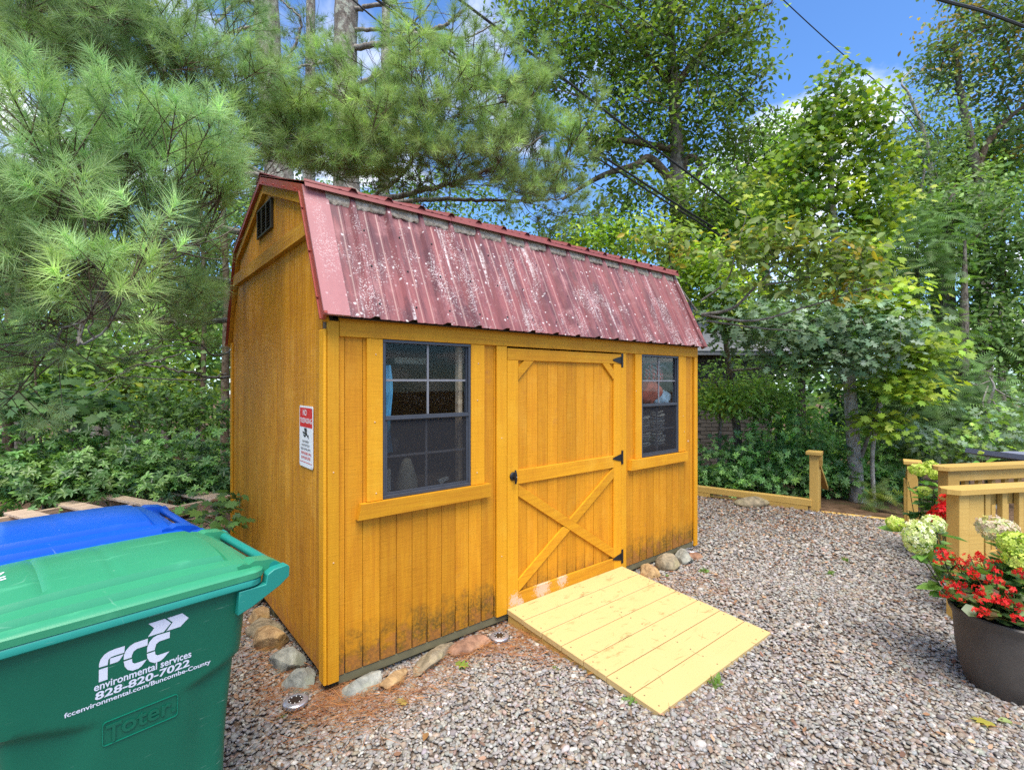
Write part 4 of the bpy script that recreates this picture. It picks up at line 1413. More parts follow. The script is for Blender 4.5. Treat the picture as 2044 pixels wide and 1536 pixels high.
def make_bin(name, loc, label, body_m, rim_m, lid_m):
    t = empty(name, loc, BTH)
    tag(t, label, 'wheelie bin', 'wheeled bins beside the shed')
    # body: rounded-rectangle loft with the moulded shoulder that fades out in the middle of each side
    zs = [0.03, 0.06, 0.12, 0.25, 0.4, 0.5, 0.56, 0.60, 0.62, 0.635, 0.645, 0.655, 0.665, 0.675, 0.685, 0.695, 0.705, 0.72, 0.75, 0.82, 0.90, 0.948]
    n_side = 22; rr = 0.055
    pts = []
    ring = None
    for z in zs:
        hl, hw = bin_half(z)
        row = []
        sides = [((-hl + rr, -hw), (hl - rr, -hw), (0, -1)), ((hl, -hw + rr), (hl, hw - rr), (1, 0)), ((hl - rr, hw), (-hl + rr, hw), (0, 1)), ((-hl, hw - rr), (-hl, -hw + rr), (-1, 0))]
        for si, (p0, p1, nn) in enumerate(sides):
            for i in range(n_side):
                s_ = i / (n_side - 1)
                x_, y_ = p0[0] + (p1[0] - p0[0]) * s_, p0[1] + (p1[1] - p0[1]) * s_
                if si in (0, 2):
                    xc = x_ - 0.02
                else:
                    xc = y_
                k_ = sstep(0.10, 0.19, abs(xc))
                zc = 0.648 + 0.05 * sstep(0.11, 0.32, abs(xc))
                dep = 0.020 * k_ * (1 - sstep(zc - 0.011, zc + 0.011, z)) * sstep(0.1, 0.5, z)
                row.append((x_ - nn[0] * dep, y_ - nn[1] * dep, z))
            cx_, cy_ = p1[0] - (nn[0] * rr), p1[1] - (nn[1] * rr)
            a0 = math.atan2(nn[1], nn[0])
            for i in range(1, 5):
                a = a0 + math.pi / 2 * i / 5
                k_ = 1
                dep = 0.020 * (1 - sstep(0.698 - 0.011, 0.698 + 0.011, z)) * sstep(0.1, 0.5, z)
                row.append((cx_ + (rr - dep) * math.cos(a), cy_ + (rr - dep) * math.sin(a), z))
        ring = len(row)
        pts += row
    mb = MB().grid(pts, ring, len(zs), True)
    mb.f.append(tuple(range(ring))[::-1])
    mb.build('body', body_m, t, smooth=True)
    # rim lip
    rm = MB()
    def rrow(hl0, hl1, hw, z, r=0.05):
        o = []
        for cx_, cy_, a0 in ((hl1 - r, hw - r, 0), (-hl0 + r, hw - r, 90), (-hl0 + r, -hw + r, 180), (hl1 - r, -hw + r, 270)):
            for i in range(7):
                a = math.radians(a0 + 90 * i / 6)
                o.append((cx_ + r * math.cos(a), cy_ + r * math.sin(a), z))
        return o
    rows = [rrow(0.335, 0.335, 0.312, 0.938), rrow(0.402, 0.372, 0.331, 0.940), rrow(0.408, 0.378, 0.337, 0.946), rrow(0.408, 0.378, 0.337, 0.962), rrow(0.403, 0.373, 0.332, 0.968), rrow(0.33, 0.33, 0.30, 0.968)]
    rm.grid(sum(rows, []), 28, 6, True).build('rim', rim_m, t, smooth=True)
    # lid: stepped, slightly crowned shell
    x0, x1, hw = -0.425, 0.385, 0.335
    def axis(lo, hi):
        s_ = [0, 0.004, 0.010, 0.036, 0.039, 0.042, 0.045, 0.050, 0.054, 0.098, 0.101, 0.104, 0.107, 0.112, 0.116]
        return [lo + a for a in s_] + list(np.linspace(lo + 0.125, hi - 0.125, 40)) + [hi - a for a in s_[::-1]]
    xs, ys = axis(x0, x1), axis(-hw, hw)
    def lz(x_, y_):
        rad = 0.05
        dx, dy = min(x_ - x0, x1 - x_), min(y_ + hw, hw - y_)
        d = min(dx, dy) if dx > rad or dy > rad else rad - math.hypot(rad - dx, rad - dy)
        h = 0.990 + 0.006 * sstep(0.0, 0.010, d) + 0.014 * sstep(0.0445, 0.0545, d) + 0.014 * sstep(0.1065, 0.1165, d)
        for gd in (0.0405, 0.1025):  # channels added ahead of the risers so shade gathers there as dark lines
            h -= 0.009 * max(0.0, 1 - abs(d - gd) / 0.0042)
        xn = (x_ - x0) / (x1 - x0) * 2 - 1
        h += 0.050 * (1 - xn ** 4) * (1 - (y_ / hw) ** 2)
        # moulded panel breaks across the crown
        if d > 0.116:
            for gx in (-0.20, -0.03):
                h -= 0.006 * max(0.0, 1 - abs(x_ - gx) / 0.010) * sstep(0.116, 0.14, d)
        return h
    def corner(x_, y_):
        """pull grid points inside the rounded outline"""
        rad = 0.05
        cx_ = min(max(x_, x0 + rad), x1 - rad); cy_ = min(max(y_, -hw + rad), hw - rad)
        dx, dy = x_ - cx_, y_ - cy_
        if dx and dy:
            m_ = max(abs(dx), abs(dy)); l_ = math.hypot(dx, dy)
            return cx_ + dx * m_ / l_, cy_ + dy * m_ / l_
        return x_, y_
    pts = []
    for y_ in ys:
        for x_ in xs:
            a, b = corner(x_, y_)
            pts.append((a, b, lz(a, b)))
    lid = MB().grid(pts, len(xs), len(ys))
    nx_, ny_ = len(xs), len(ys)
    loop = [i for i in range(nx_)] + [j * nx_ + nx_ - 1 for j in range(1, ny_)] + [(ny_ - 1) * nx_ + i for i in range(nx_ - 2, -1, -1)] + [j * nx_ for j in range(ny_ - 2, 0, -1)]
    b0 = len(lid.v)
    for i in loop:
        a, b, c = lid.v[i]; lid.v.append((a, b, 0.9695))
    for i in range(len(loop)):
        j = (i + 1) % len(loop)
        lid.f.append((loop[i], b0 + i, b0 + j, loop[j]))
    lo = lid.build('lid', lid_m, t, smooth=True)
    # hinge ears of the lid, wavy shoulder, pivot bar, body arms and handle
    for s_ in (-1, 1):
        pf = []
        for k_ in range(9):
            a = k_ / 8
            pf.append((0.300 + 0.150 * a, 1.012 + 0.006 * math.sin(a * 19) * (1 - a) + 0.010 * a - 0.034 * a ** 4))
        pf += [(0.453, 0.965), (0.440, 0.952), (0.37, 0.975), (0.30, 0.996)]
        y0, y1 = (s_ * 0.225, s_ * 0.292)
        MB().prism(pf, min(y0, y1), max(y0, y1), 'y').build('lid_ear', lid_m, lo, True)
        am = [(0.290, 0.937), (0.3795, 0.937), (0.3850, 0.970), (0.410, 0.984), (0.458, 0.988), (0.466, 0.978), (0.465, 0.944), (0.430, 0.918), (0.335, 0.872), (0.285, 0.855)]
        y0, y1 = (s_ * 0.2935, s_ * 0.3345)
        o = MB().prism(am, min(y0, y1), max(y0, y1), 'y').build('handle_arm', rim_m, t, True)
        bv = o.modifiers.new('bevel', 'BEVEL'); bv.width = 0.003; bv.segments = 2
    MB().tube([(0.425, -0.2930, 0.983), (0.425, 0.2930, 0.983)], 0.017, 14).build('handle_bar', rim_m, t, True)
    for s_ in (-1, 1):
        wz = MB().tube([(0.24, s_ * 0.15, 0.10), (0.24, s_ * 0.20, 0.10)], 0.098, 24).build('wheel', 'tyre', t, True)
        MB().tube([(0.24, s_ * 0.201, 0.10), (0.24, s_ * 0.206, 0.10)], 0.05, 16).build('hub', rim_m, wz, True)
    return t


gbin = make_bin('wheelie_bin', (-0.886, -0.427, -0.09), 'green wheeled trash bin with white printed lettering nearest the camera', 'bin_green', 'bin_teal', 'lid_green')
bbin = make_bin('wheelie_bin', (-1.052, 0.285, -0.09), 'blue wheeled recycling bin behind the green bin', 'bin_blue', 'bin_blue', 'lid_blue')


def bface(a, z, d=0.0):
    hl, hw = bin_half(z)
    return (a, -hw - 0.0012 - d, z)


LOGO = [[(-0.0871, 0.8257), (-0.0871, 0.8369), (-0.0835, 0.8492), (-0.0754, 0.8598), (-0.0653, 0.8651), (-0.0504, 0.8673), (-0.0262, 0.867), (-0.0273, 0.8465), (-0.0504, 0.8468), (-0.0597, 0.8460), (-0.0656, 0.8406), (-0.0671, 0.8247)],
        [(-0.0616, 0.8424), (-0.0287, 0.8424), (-0.0382, 0.8278), (-0.0429, 0.8245), (-0.0616, 0.8245)], [(-0.0873, 0.8188), (-0.0667, 0.8188), (-0.0667, 0.7805), (-0.0873, 0.7805)],
        [(-0.0287, 0.8237), (-0.0281, 0.8381), (-0.0239, 0.8507), (-0.0142, 0.8612), (-0.0025, 0.8665), (0.0318, 0.867), (0.031, 0.8457), (0.0044, 0.8454), (-0.0045, 0.8404), (-0.0084, 0.83), (-0.0088, 0.8237)],
        [(-0.0285, 0.8188), (-0.0084, 0.8188), (-0.0068, 0.8064), (-0.0006, 0.8005), (0.0297, 0.8008), (0.0173, 0.7853), (0.0093, 0.7805), (-0.0064, 0.7805), (-0.0181, 0.7880), (-0.0258, 0.8020)],
        [(0.0299, 0.8228), (0.0303, 0.8386), (0.0354, 0.8538), (0.0456, 0.8647), (0.056, 0.8682), (0.0903, 0.8672), (0.0897, 0.8465), (0.0622, 0.8458), (0.0539, 0.8404), (0.0508, 0.828), (0.0504, 0.8228)],
        [(0.0299, 0.8184), (0.0508, 0.8184), (0.0522, 0.8075), (0.058, 0.8018), (0.0901, 0.8021), (0.0748, 0.7858), (0.0664, 0.7805), (0.0498, 0.7805), (0.0375, 0.7900), (0.0314, 0.8040)],
        [(0.0324, 0.9138), (0.0759, 0.9145), (0.0929, 0.8946), (0.0737, 0.8724), (0.0314, 0.8721), (0.0477, 0.8948)], [(0.0816, 0.9140), (0.1234, 0.9156), (0.1423, 0.8935), (0.119, 0.8724), (0.0805, 0.8722), (0.0972, 0.8951)]]
mb = MB()
for poly in LOGO:
    mb.add([bface(a, z) for a, z in poly], [tuple(range(len(poly)))])
mb.build('logo', 'decal', gbin, fix=False)
lettering('environmental services', bface, -0.098, 0.1525, 0.7575, 0.0235, 'decal', gbin, 0.02)
lettering('828-820-7022', bface, -0.0955, 0.148, 0.7290, 0.0235, 'decal', gbin, 0.026, 0.06)
lettering('fccenvironmental.com/Buncombe-County', bface, -0.1635, 0.211, 0.7100, 0.0145, 'decal', gbin, 0.02)
mb = MB()
oa = rrect(-0.0775, 0.1170, 0.5745, 0.6500, 0.010); ob_ = rrect(-0.0755, 0.1150, 0.5765, 0.6480, 0.0085)
nn = len(oa)
mb.add([bface(a, z, 0.0022) for a, z in oa] + [bface(a, z, 0.0022) for a, z in ob_] + [bface(a, z, -0.002) for a, z in oa] + [bface(a, z, -0.002) for a, z in ob_],
       [(i, (i + 1) % nn, nn + (i + 1) % nn, nn + i) for i in range(nn)] + [(i, (i + 1) % nn, 2 * nn + (i + 1) % nn, 2 * nn + i) for i in range(nn)] + [(nn + i, nn + (i + 1) % nn, 3 * nn + (i + 1) % nn, 3 * nn + i) for i in range(nn)])
mb.build('emblem_border', 'emboss', gbin)
lettering('T', bface, -0.069, -0.031, 0.5800, 0.0595, 'bin_green', gbin, 0.012, name='emblem', depth=0.0026)
lettering('oter.', bface, -0.031, 0.1100, 0.5945, 0.0520, 'bin_green', gbin, 0.014, name='emblem', depth=0.0026)


def lidtop(a, b, d=0.0):
    return (a, b, 1.0455)


# the end of a printed warning on the lid, at the edge of the picture
lettering('NI', lambda a, b, d=0.0: (-0.30 + b, a, 1.0245 + 0.050 * (1 - ((-0.30 + b + 0.425) / 0.81 * 2 - 1) ** 4) * (1 - (a / 0.335) ** 2) + 0.0008), 0.06, -0.03, 0.0, 0.035, 'decal', gbin, 0.01)

# ------------------------------------------------------------------ pallet stack behind the bins
M['pallet_grey'] = M['pallet']


def pallet(name, label, loc, rz):
    t = empty(name, loc, rz)
    tag(t, label, 'pallet', 'stacked wooden pallets')
    for y0 in (-0.45, -0.02, 0.41):
        box('runner', 'pallet', t, -1.2, 1.2, y0, y0 + 0.04, 0.018, 0.105, 0.002)
    for k_, x0 in enumerate((-1.19, -0.95, -0.66, -0.30, 0.02, 0.34, 0.66, 1.02)):
        w = (0.11, 0.14, 0.16, 0.17, 0.14, 0.13, 0.10, 0.19)[k_]
        box('deck_board', 'pallet', t, x0, x0 + w, -0.52 + R.uniform(-.02, .02), 0.50 + R.uniform(-.02, .02), 0.1055, 0.127 + R.uniform(-.002, .003), 0.002)
    for x0 in (-1.15, -0.05, 1.05):
        box('bottom_board', 'pallet', t, x0, x0 + 0.10, -0.50, 0.48, 0.0, 0.0175, 0.002)
    return t


pw = P(165, 1018, 3.80)
for k_ in range(5):
    ptxt = ('lowest pallet of the stack behind the bins', 'second pallet from the ground behind the bins', 'middle pallet of the stack behind the bins', 'pallet just under the top of the stack behind the bins', 'topmost rough wooden pallet behind the blue bin')[k_]
    pallet('wooden_pallet', ptxt, (pw[0] - 0.30, pw[1] + 0.10, -0.098 + 0.130 * k_), math.radians(24) + R.uniform(-.02, .02))


# ------------------------------------------------------------------ rocks, disc lights
def rock(label, cat_m, u, v, size, seed, z=-0.05, yaw=0.0, loc=None):
    import bmesh
    q = np.random.default_rng(seed)
    bm = bmesh.new()
    bmesh.ops.create_icosphere(bm, subdivisions=4, radius=1.0)
    V = np.array([tuple(x.co) for x in bm.verts])
    for _ in range(15):
        n_ = q.normal(0, 1, 3); n_ /= np.linalg.norm(n_)
        d = q.uniform(0.55, 0.86)
        s_ = V @ n_
        V = V - np.clip(s_ - d, 0, None)[:, None] * n_ * 0.92
    w1, w2 = q.normal(0, 3.2, (3, 3)), q.uniform(0, 6, 3)
    f = sum(np.sin(V @ w1[i] + w2[i]) for i in range(3))[:, None]
    V = V * (1 + 0.03 * f) + q.normal(0, 0.008, V.shape)
    size = (1.38 * size[0], 1.38 * size[1], 1.15 * size[2])
    V = V * np.array(size)
    c, s_ = math.cos(yaw), math.sin(yaw)
    V = np.stack([V[:, 0] * c - V[:, 1] * s_, V[:, 0] * s_ + V[:, 1] * c, V[:, 2]], 1)
    for vv, p in zip(bm.verts, V):
        vv.co = p
    me = bpy.data.meshes.new('rock'); bm.to_mesh(me); bm.free()
    me.materials.append(M[cat_m])
    me.polygons.foreach_set('use_smooth', [True] * len(me.polygons))
    me.set_sharp_from_angle(angle=math.radians(28))
    o = bpy.data.objects.new('rock', me); link(o)
    if loc is None:
        d = P(u, v, 1.0) - CAM
        t = (z - CZ) / d[2]
        loc = CAM + d * t
        loc = (loc[0], loc[1], -0.088 + size[2] * 0.42)
    o.location = loc
    return tag(o, label, 'rock', 'rocks around the shed base')


rock('greenish grey slab rock under the front left of the shed', 'rock_grey', 718, 1362, (0.12, 0.055, 0.055), 11, -0.04, 0.25)
rock('tan rock between the grey slab and the long brown rock', 'rock_tan', 790, 1348, (0.085, 0.045, 0.042), 12, -0.05, 0.45)
rock('long brown rock along the front of the shed', 'rock_brown', 868, 1306, (0.145, 0.06, 0.052), 13, -0.05, 0.5)
rock('dark reddish rock nearest the ramp on its left', 'rock_red', 940, 1286, (0.12, 0.055, 0.045), 14, -0.06, -0.05)
rock('grey rock behind the round light at the shed corner', 'rock_grey', 602, 1348, (0.075, 0.085, 0.07), 15, -0.03, 0.4)
rock('large pale grey rock beside the shed gable wall', 'rock_grey', 572, 1306, (0.08, 0.095, 0.085), 16, -0.02, 0.2)
rock('yellowish brown lumpy rock by the gable wall', 'rock_tan', 542, 1270, (0.085, 0.13, 0.07), 17, -0.03, 0.3)
rock('flat grey brown rock behind the yellowish one', 'rock_brown', 528, 1245, (0.08, 0.10, 0.055), 18, -0.03, 0.6)
rock('round tan stone at the bin side of the gable wall', 'rock_tan', 517, 1222, (0.065, 0.065, 0.055), 19, -0.03, 0.0)
rock('small whitish stone furthest back by the gable wall', 'rock_grey', 507, 1190, (0.06, 0.07, 0.05), 20, -0.03, 0.0)
rock('orange tan rock at the ramp right side', 'rock_tan', 1297, 1142, (0.10, 0.075, 0.055), 21, -0.06, 0.5)
rock('chunky grey brown rock right of the ramp', 'rock_brown', 1334, 1124, (0.085, 0.085, 0.085), 22, -0.04, 0.3)
rock('mottled grey rock by the far corner of the shed', 'rock_grey', 1364, 1110, (0.12, 0.07, 0.06), 23, -0.05, 0.7)
rock('small reddish rock at the far shed corner', 'rock_red', 1388, 1108, (0.07, 0.05, 0.035), 24, -0.06, 0.2)
rock('grey brown rock against the low edging beam', 'rock_brown', 1505, 1006, (0.20, 0.12, 0.075), 25, -0.07, -0.4)


def disc_light(label, u, v):
    d = P(u, v, 1.0) - CAM
    t = (-0.048 - CZ) / d[2]
    p = CAM + d * t
    o = empty('disc_light', (p[0], p[1], -0.058), R.uniform(0, 1))
    tag(o, label, 'light', 'solar disc lights set in the gravel')
    MB().lathe([(0.030, -0.03), (0.060, -0.012), (0.0610, 0.004), (0.058, 0.0075), (0.039, 0.0115), (0.0365, 0.0115), (0.0360, 0.008)], 40, cap=False).build('ring', 'steel', o, True)
    MB().lathe([(0.0355, 0.004), (0.0352, 0.0092), (0.001, 0.0098)], 36).build('solar_panel', 'solar', o, True)
    me_ = None
    for i in range(8):
        a = i * math.pi / 4
        b = MB().lathe([(0.0028, 0.0), (0.0026, 0.0014), (0.001, 0.0022)], 8)
        x = b.build('led', 'led', o, True) if me_ is None else link(bpy.data.objects.new('led', me_), o)
        me_ = x.data
        x.location = (0.0295 * math.cos(a), 0.0295 * math.sin(a), 0.0095)
    return o


disc_light('round steel solar light at the near shed corner', 590, 1395)
disc_light('round steel solar light beside the ramp left edge', 997, 1267)
disc_light('round solar light half hidden by the far shed corner', 1379, 1096)
disc_light('flat dark disc light by the tall edging post', 1617, 1020)


# ------------------------------------------------------------------ edging, posts and railings
def bar(p0, p1, w, z0, z1, name, m, parent, c=0.004):
    """horizontal board between two plan points, z range given"""
    p0 = np.array(p0[:2]); p1 = np.array(p1[:2])
    L = np.linalg.norm(p1 - p0)
    o = MB().box(-L / 2, L / 2, -w / 2, w / 2, 0, z1 - z0, c).build(name, m, parent, fix=False)
    mid = (p0 + p1) / 2
    o.location = (mid[0], mid[1], z0)
    o.rotation_euler = (0, 0, math.atan2(p1[1] - p0[1], p1[0] - p0[0]))
    return o


def onground(u, v, z=-0.09):
    d = P(u, v, 1.0) - CAM
    return CAM + d * ((z - CZ) / d[2])


pA = onground(1624, 1021)
pB = P(1390, 972, 7.25)
e_dir = (pB - pA)[:2] / np.linalg.norm((pB - pA)[:2])
edg = empty('edging_rail', (pA[0], pA[1], -0.09))
tag(edg, 'low tan timber edging running from the shed corner to the tall post', 'edging')
A0 = np.zeros(2); B0 = e_dir * 1.95
bar(A0 + e_dir * 0.02 - 0.0 * e_dir, B0, 0.09, 0.075, 0.160, 'top_beam', 'tan', edg)
bar(A0 + e_dir * 0.06, A0 + e_dir * 0.55, 0.085, 0.0, 0.074, 'lower_beam', 'tan', edg)
bar(A0 + e_dir * 1.27, B0, 0.085, 0.0, 0.074, 'lower_beam', 'tan', edg)
bar(A0 + e_dir * 0.5 + np.array((0.10, 0.03)), A0 + e_dir * 1.6 + np.array((0.10, 0.03)), 0.06, -0.06, 0.012, 'ground_plate', 'tan', edg)


def rail_post(name, label, base, h, rz, away):
    t = empty(name, base, rz)
    tag(t, label, 'post', 'capped handrail posts at the path opening')
    box('post', 'tan', t, -0.058, 0.058, -0.05, 0.05, 0, h, 0.004)
    box('cap', 'tan', t, -0.105, 0.095, -0.085, 0.085, h + 0.0005, h + 0.042, 0.004)
    MB().prism([(-0.02, h - 0.001), (0.022, h - 0.001), (0.022, h - 0.13), (0.0, h - 0.14), (-0.02, h - 0.06)], -0.088, -0.051, 'y').build('bracket', 'tan', t)
    # handrail running downhill behind the post
    MB().prism([(0.052, h - 0.0), (0.052, h - 0.045), (away, h - 0.62), (away, h - 0.575)], -0.03, 0.05, 'y').build('handrail', 'tan', t)
    box('rear_post', 'tan', t, 0.30, 0.39, -0.02, 0.07, -0.25, h - 0.235, 0.003)
    return t


rail_post('handrail_post', 'tan capped post at the end of the low edging beside the shrubs', (pA[0] + 0.03, pA[1], -0.10), 0.745, math.radians(11), 1.0)
pC = onground(1821, 1045)
rail_post('handrail_post', 'tan capped post left of the hydrangeas by the railing', (pC[0], pC[1], -0.10), 0.715, math.radians(14), 1.0)
th_ = empty('threshold_board', (0, 0, 0))
bar(pA + np.array((0.02, -0.08, 0)), pC + np.array((0.0, 0.10, 0)), 0.07, -0.10, -0.068, 'board', 'tan', th_)
tag(th_, 'flat tan board across the path opening between the two posts', 'threshold')
ed2 = empty('edging_rail', (pC[0], pC[1], -0.09))
tag(ed2, 'short stacked tan edging right of the hydrangea post', 'edging')
bar((0.01, -0.06), (0.12, -1.35), 0.07, 0.0, 0.072, 'lower_beam', 'tan', ed2)
bar((0.01, -0.055), (0.12, -1.35), 0.075, 0.073, 0.150, 'top_beam', 'tan', ed2)

RDIR = math.atan2(*(RT * math.cos(0.20) + FW * math.sin(0.20))[[1, 0]])


def railing(label, u, Z, z_under, post_w, near):
    p = P(u, 900, Z)
    t = empty('deck_railing', (p[0], p[1], -0.09), RDIR)
    tag(t, label, 'railing', 'tan deck railings behind the flower pot')
    h = z_under + 0.09
    cap = [(-0.02, -0.02), (0.03, -0.075), (1.9, -0.075), (1.9, 0.075), (0.03, 0.075), (-0.02, 0.02)]
    MB().prism(cap, h, h + 0.034, 'z').build('cap_rail', 'tan', t)
    box('post', 'tan', t, 0.055, 0.055 + post_w, -0.045, 0.045, -0.02, h - 0.0005, 0.003)
    if near:
        box('panel_board', 'tan', t, 0.150, 0.285, -0.035, -0.005, 0.05, h - 0.0005, 0.003)
        xs = [0.292 + 0.152 * i for i in range(10)]
        for x in xs:
            box('baluster', 'tan', t, x, x + 0.045, -0.040, -0.005, 0.08, h - 0.0005, 0.002)
        box('top_rail', 'tan', t, 0.150, 1.88, 0.002, 0.036, h - 0.10, h - 0.0005, 0.003)
        box('bottom_rail', 'tan', t, 0.150, 1.88, 0.002, 0.036, 0.07, 0.16, 0.003)
    else:
        box('top_rail', 'tan', t, 0.06 + post_w, 1.88, -0.034, 0.0, h - 0.10, h - 0.0005, 0.003)
        for i in range(10):
            x = 0.30 + 0.152 * i
            box('baluster', 'tan', t, x, x + 0.045, 0.002, 0.036, 0.08, h - 0.0005, 0.002)
        box('bottom_rail', 'tan', t, 0.06 + post_w, 1.88, -0.034, 0.0, 0.07, 0.16, 0.003)
    return t


railing('tan deck railing directly behind the red flowers', 1889, 3.48, 0.800, 0.085, True)
railing('tan deck railing standing behind the nearer railing', 1872, 4.36, 0.808, 0.125, False)
# lounge with a slate cushion behind the railings
lp = P(1985, 912, 5.2)
lg = empty('patio_lounge', (lp[0], lp[1], float(gz(lp[0], lp[1]))), RDIR)
tag(lg, 'slate blue cushion of a patio lounge rising behind the railing', 'lounge')
hh = lp[2] - lg.location.z
pts = []
for j, (oy, oz) in enumerate(((-0.28, 0.0), (-0.29, 0.05), (0.26, 0.05), (0.27, 0.0))):
    for i in range(16):
        s_ = i / 15
        pts.append((-0.02 + 1.3 * s_, oy, hh - 0.045 + oz + 0.06 * math.exp(-s_ * 9) - 0.0 * s_ + 0.006 * math.sin(s_ * 17)))
mb = MB().grid(pts, 16, 4)
mb.f += [(i + 48, i + 49, i + 1, i) for i in range(15)] + [(0, 16, 32, 48), (15, 63, 47, 31)]
mb.build('cushion', 'cushion', lg, smooth=True)
box('frame', 'black', lg, 0.15, 1.25, -0.22, 0.24, hh - 0.12, hh - 0.075, 0.004)
for a in (0.2, 1.18):
    for b in (-0.23, 0.20):
        box('leg', 'black', lg, a, a + 0.035, b, b + 0.035, 0.0, hh - 0.1205, 0.003)

# ------------------------------------------------------------------ leaf templates
LEAF2_V = np.array([(0, 0, 0), (0.26, 0.45, 0.07), (0, 1, -0.05), (-0.26, 0.45, 0.07)]); LEAF2_F = np.array([(0, 1, 2), (0, 2, 3)])
LEAF4_V = np.array([(0, 0, 0), (0.22, 0.28, 0.06), (0.23, 0.62, 0.05), (0, 1, -0.10), (-0.23, 0.62, 0.05), (-0.22, 0.28, 0.06)])
LEAF4_F = np.array([(0, 1, 2), (0, 2, 3), (0, 3, 4), (0, 4, 5)])
oh = [(0, 0), (0.05, 0.10), (0.27, 0.20), (0.10, 0.33), (0.40, 0.52), (0.13, 0.58), (0.27, 0.82), (0.07, 0.80), (0, 1.0)]
oak = [(x, y, 0.10 * abs(x)) for x, y in oh] + [(-x, y, 0.10 * abs(x)) for x, y in oh[-2:0:-1]]
OAK_V = np.array(oak + [(0, 0.45, 0)]); OAK_F = np.array([(16, i, (i + 1) % 16) for i in range(16)])
mp_ = [(0, 0)] + [(r * math.sin(math.radians(a)), 0.35 + r * math.cos(math.radians(a))) for a, r in ((140, 0.38), (115, 0.26), (80, 0.52), (58, 0.30), (35, 0.56), (16, 0.36), (0, 0.65), (-16, 0.36), (-35, 0.56), (-58, 0.30), (-80, 0.52), (-115, 0.26), (-140, 0.38))]
MAP_V = np.array([(x, y, -0.12 * (x * x + (y - .3) ** 2)) for x, y in mp_] + [(0, 0.35, 0)])
MAP_F = np.array([(14, i, (i + 1) % 14) for i in range(14)])
# whorl of seven laurel leaves
WV, WF = [], []
for i in range(7):
    a = i * 2 * math.pi / 7 + (i % 2) * 0.15
    el = 0.15 + 0.25 * (i % 3) - 0.2
    c, s_ = math.cos(a), math.sin(a)
    for x, y, z in LEAF4_V:
        yy, zz = y * math.cos(el) - z * math.sin(el), y * math.sin(el) + z * math.cos(el)
        WV.append((x * 0.85 * c - yy * s_, x * 0.85 * s_ + yy * c, zz - 0.12 * y * y))
    WF += [(6 * i + a_, 6 * i + b_, 6 * i + c_) for a_, b_, c_ in LEAF4_F]
WHORL_V, WHORL_F = np.array(WV), np.array(WF)
# flat feathery hemlock spray
HV, HF = [], []
for i in range(9):
    y0 = 0.1 * i
    L = 0.34 * (1 - 0.07 * i)
    for s_ in (-1, 1):
        b = len(HV)
        HV += [(0, y0, 0), (s_ * L, y0 + 0.16, -0.04), (0, y0 + 0.055, 0)]
        HF.append((b, b + 1, b + 2))
b = len(HV); HV += [(-0.012, 0, 0), (0.012, 0, 0), (0, 1.05, -0.05)]; HF.append((b, b + 1, b + 2))
HEM_V, HEM_F = np.array(HV), np.array(HF)


def needle_tuft(n, seed, wid=0.011):
    q = np.random.default_rng(seed)
    V, F = [], []
    for i in range(n):
        t = q.uniform(-0.35, 0.30)
        th = math.radians(q.uniform(18, 78)) if t > -0.1 else math.radians(q.uniform(40, 85))
        a = q.uniform(0, 2 * math.pi)
        d = np.array([math.sin(th) * math.cos(a), math.sin(th) * math.sin(a), math.cos(th)])
        L = q.uniform(0.75, 1.08)
        s_ = np.cross(d, q.normal(0, 1, 3)); s_ /= np.linalg.norm(s_)
        p = np.array([0, 0, t])
        V += [p - s_ * wid, p + s_ * wid, p + d * L]
        F.append((3 * i, 3 * i + 1, 3 * i + 2))
    return np.array(V), np.array(F)


TUFTS = [needle_tuft(84, 40 + i, 0.0120) for i in range(5)]
TUFTS_FAR = [needle_tuft(30, 50 + i, 0.022) for i in range(3)]


# ------------------------------------------------------------------ potted flowers and hydrangeas
pc = CAM + 2.70 * FW + 2.715 * RT
POT = (float(pc[0]), float(pc[1]), -0.088)
pot = empty('flower_pot', POT)
tag(pot, 'large dark round planter pot at the right edge of the gravel', 'planter')
MB().lathe([(0.180, 0.0), (0.192, 0.012), (0.220, 0.11), (0.234, 0.22), (0.239, 0.30), (0.243, 0.355), (0.250, 0.380), (0.261, 0.398), (0.264, 0.412), (0.257, 0.420), (0.246, 0.414), (0.236, 0.37)], 56, cap=False).build('bowl', 'pot', pot, True)
MB().lathe([(0.18, 0.001), (0.001, 0.0012)], 40).build('base', 'pot', pot)
MB().lathe([(0.238, 0.375), (0.12, 0.392), (0.01, 0.396)], 40).build('soil', 'soil', pot, True)


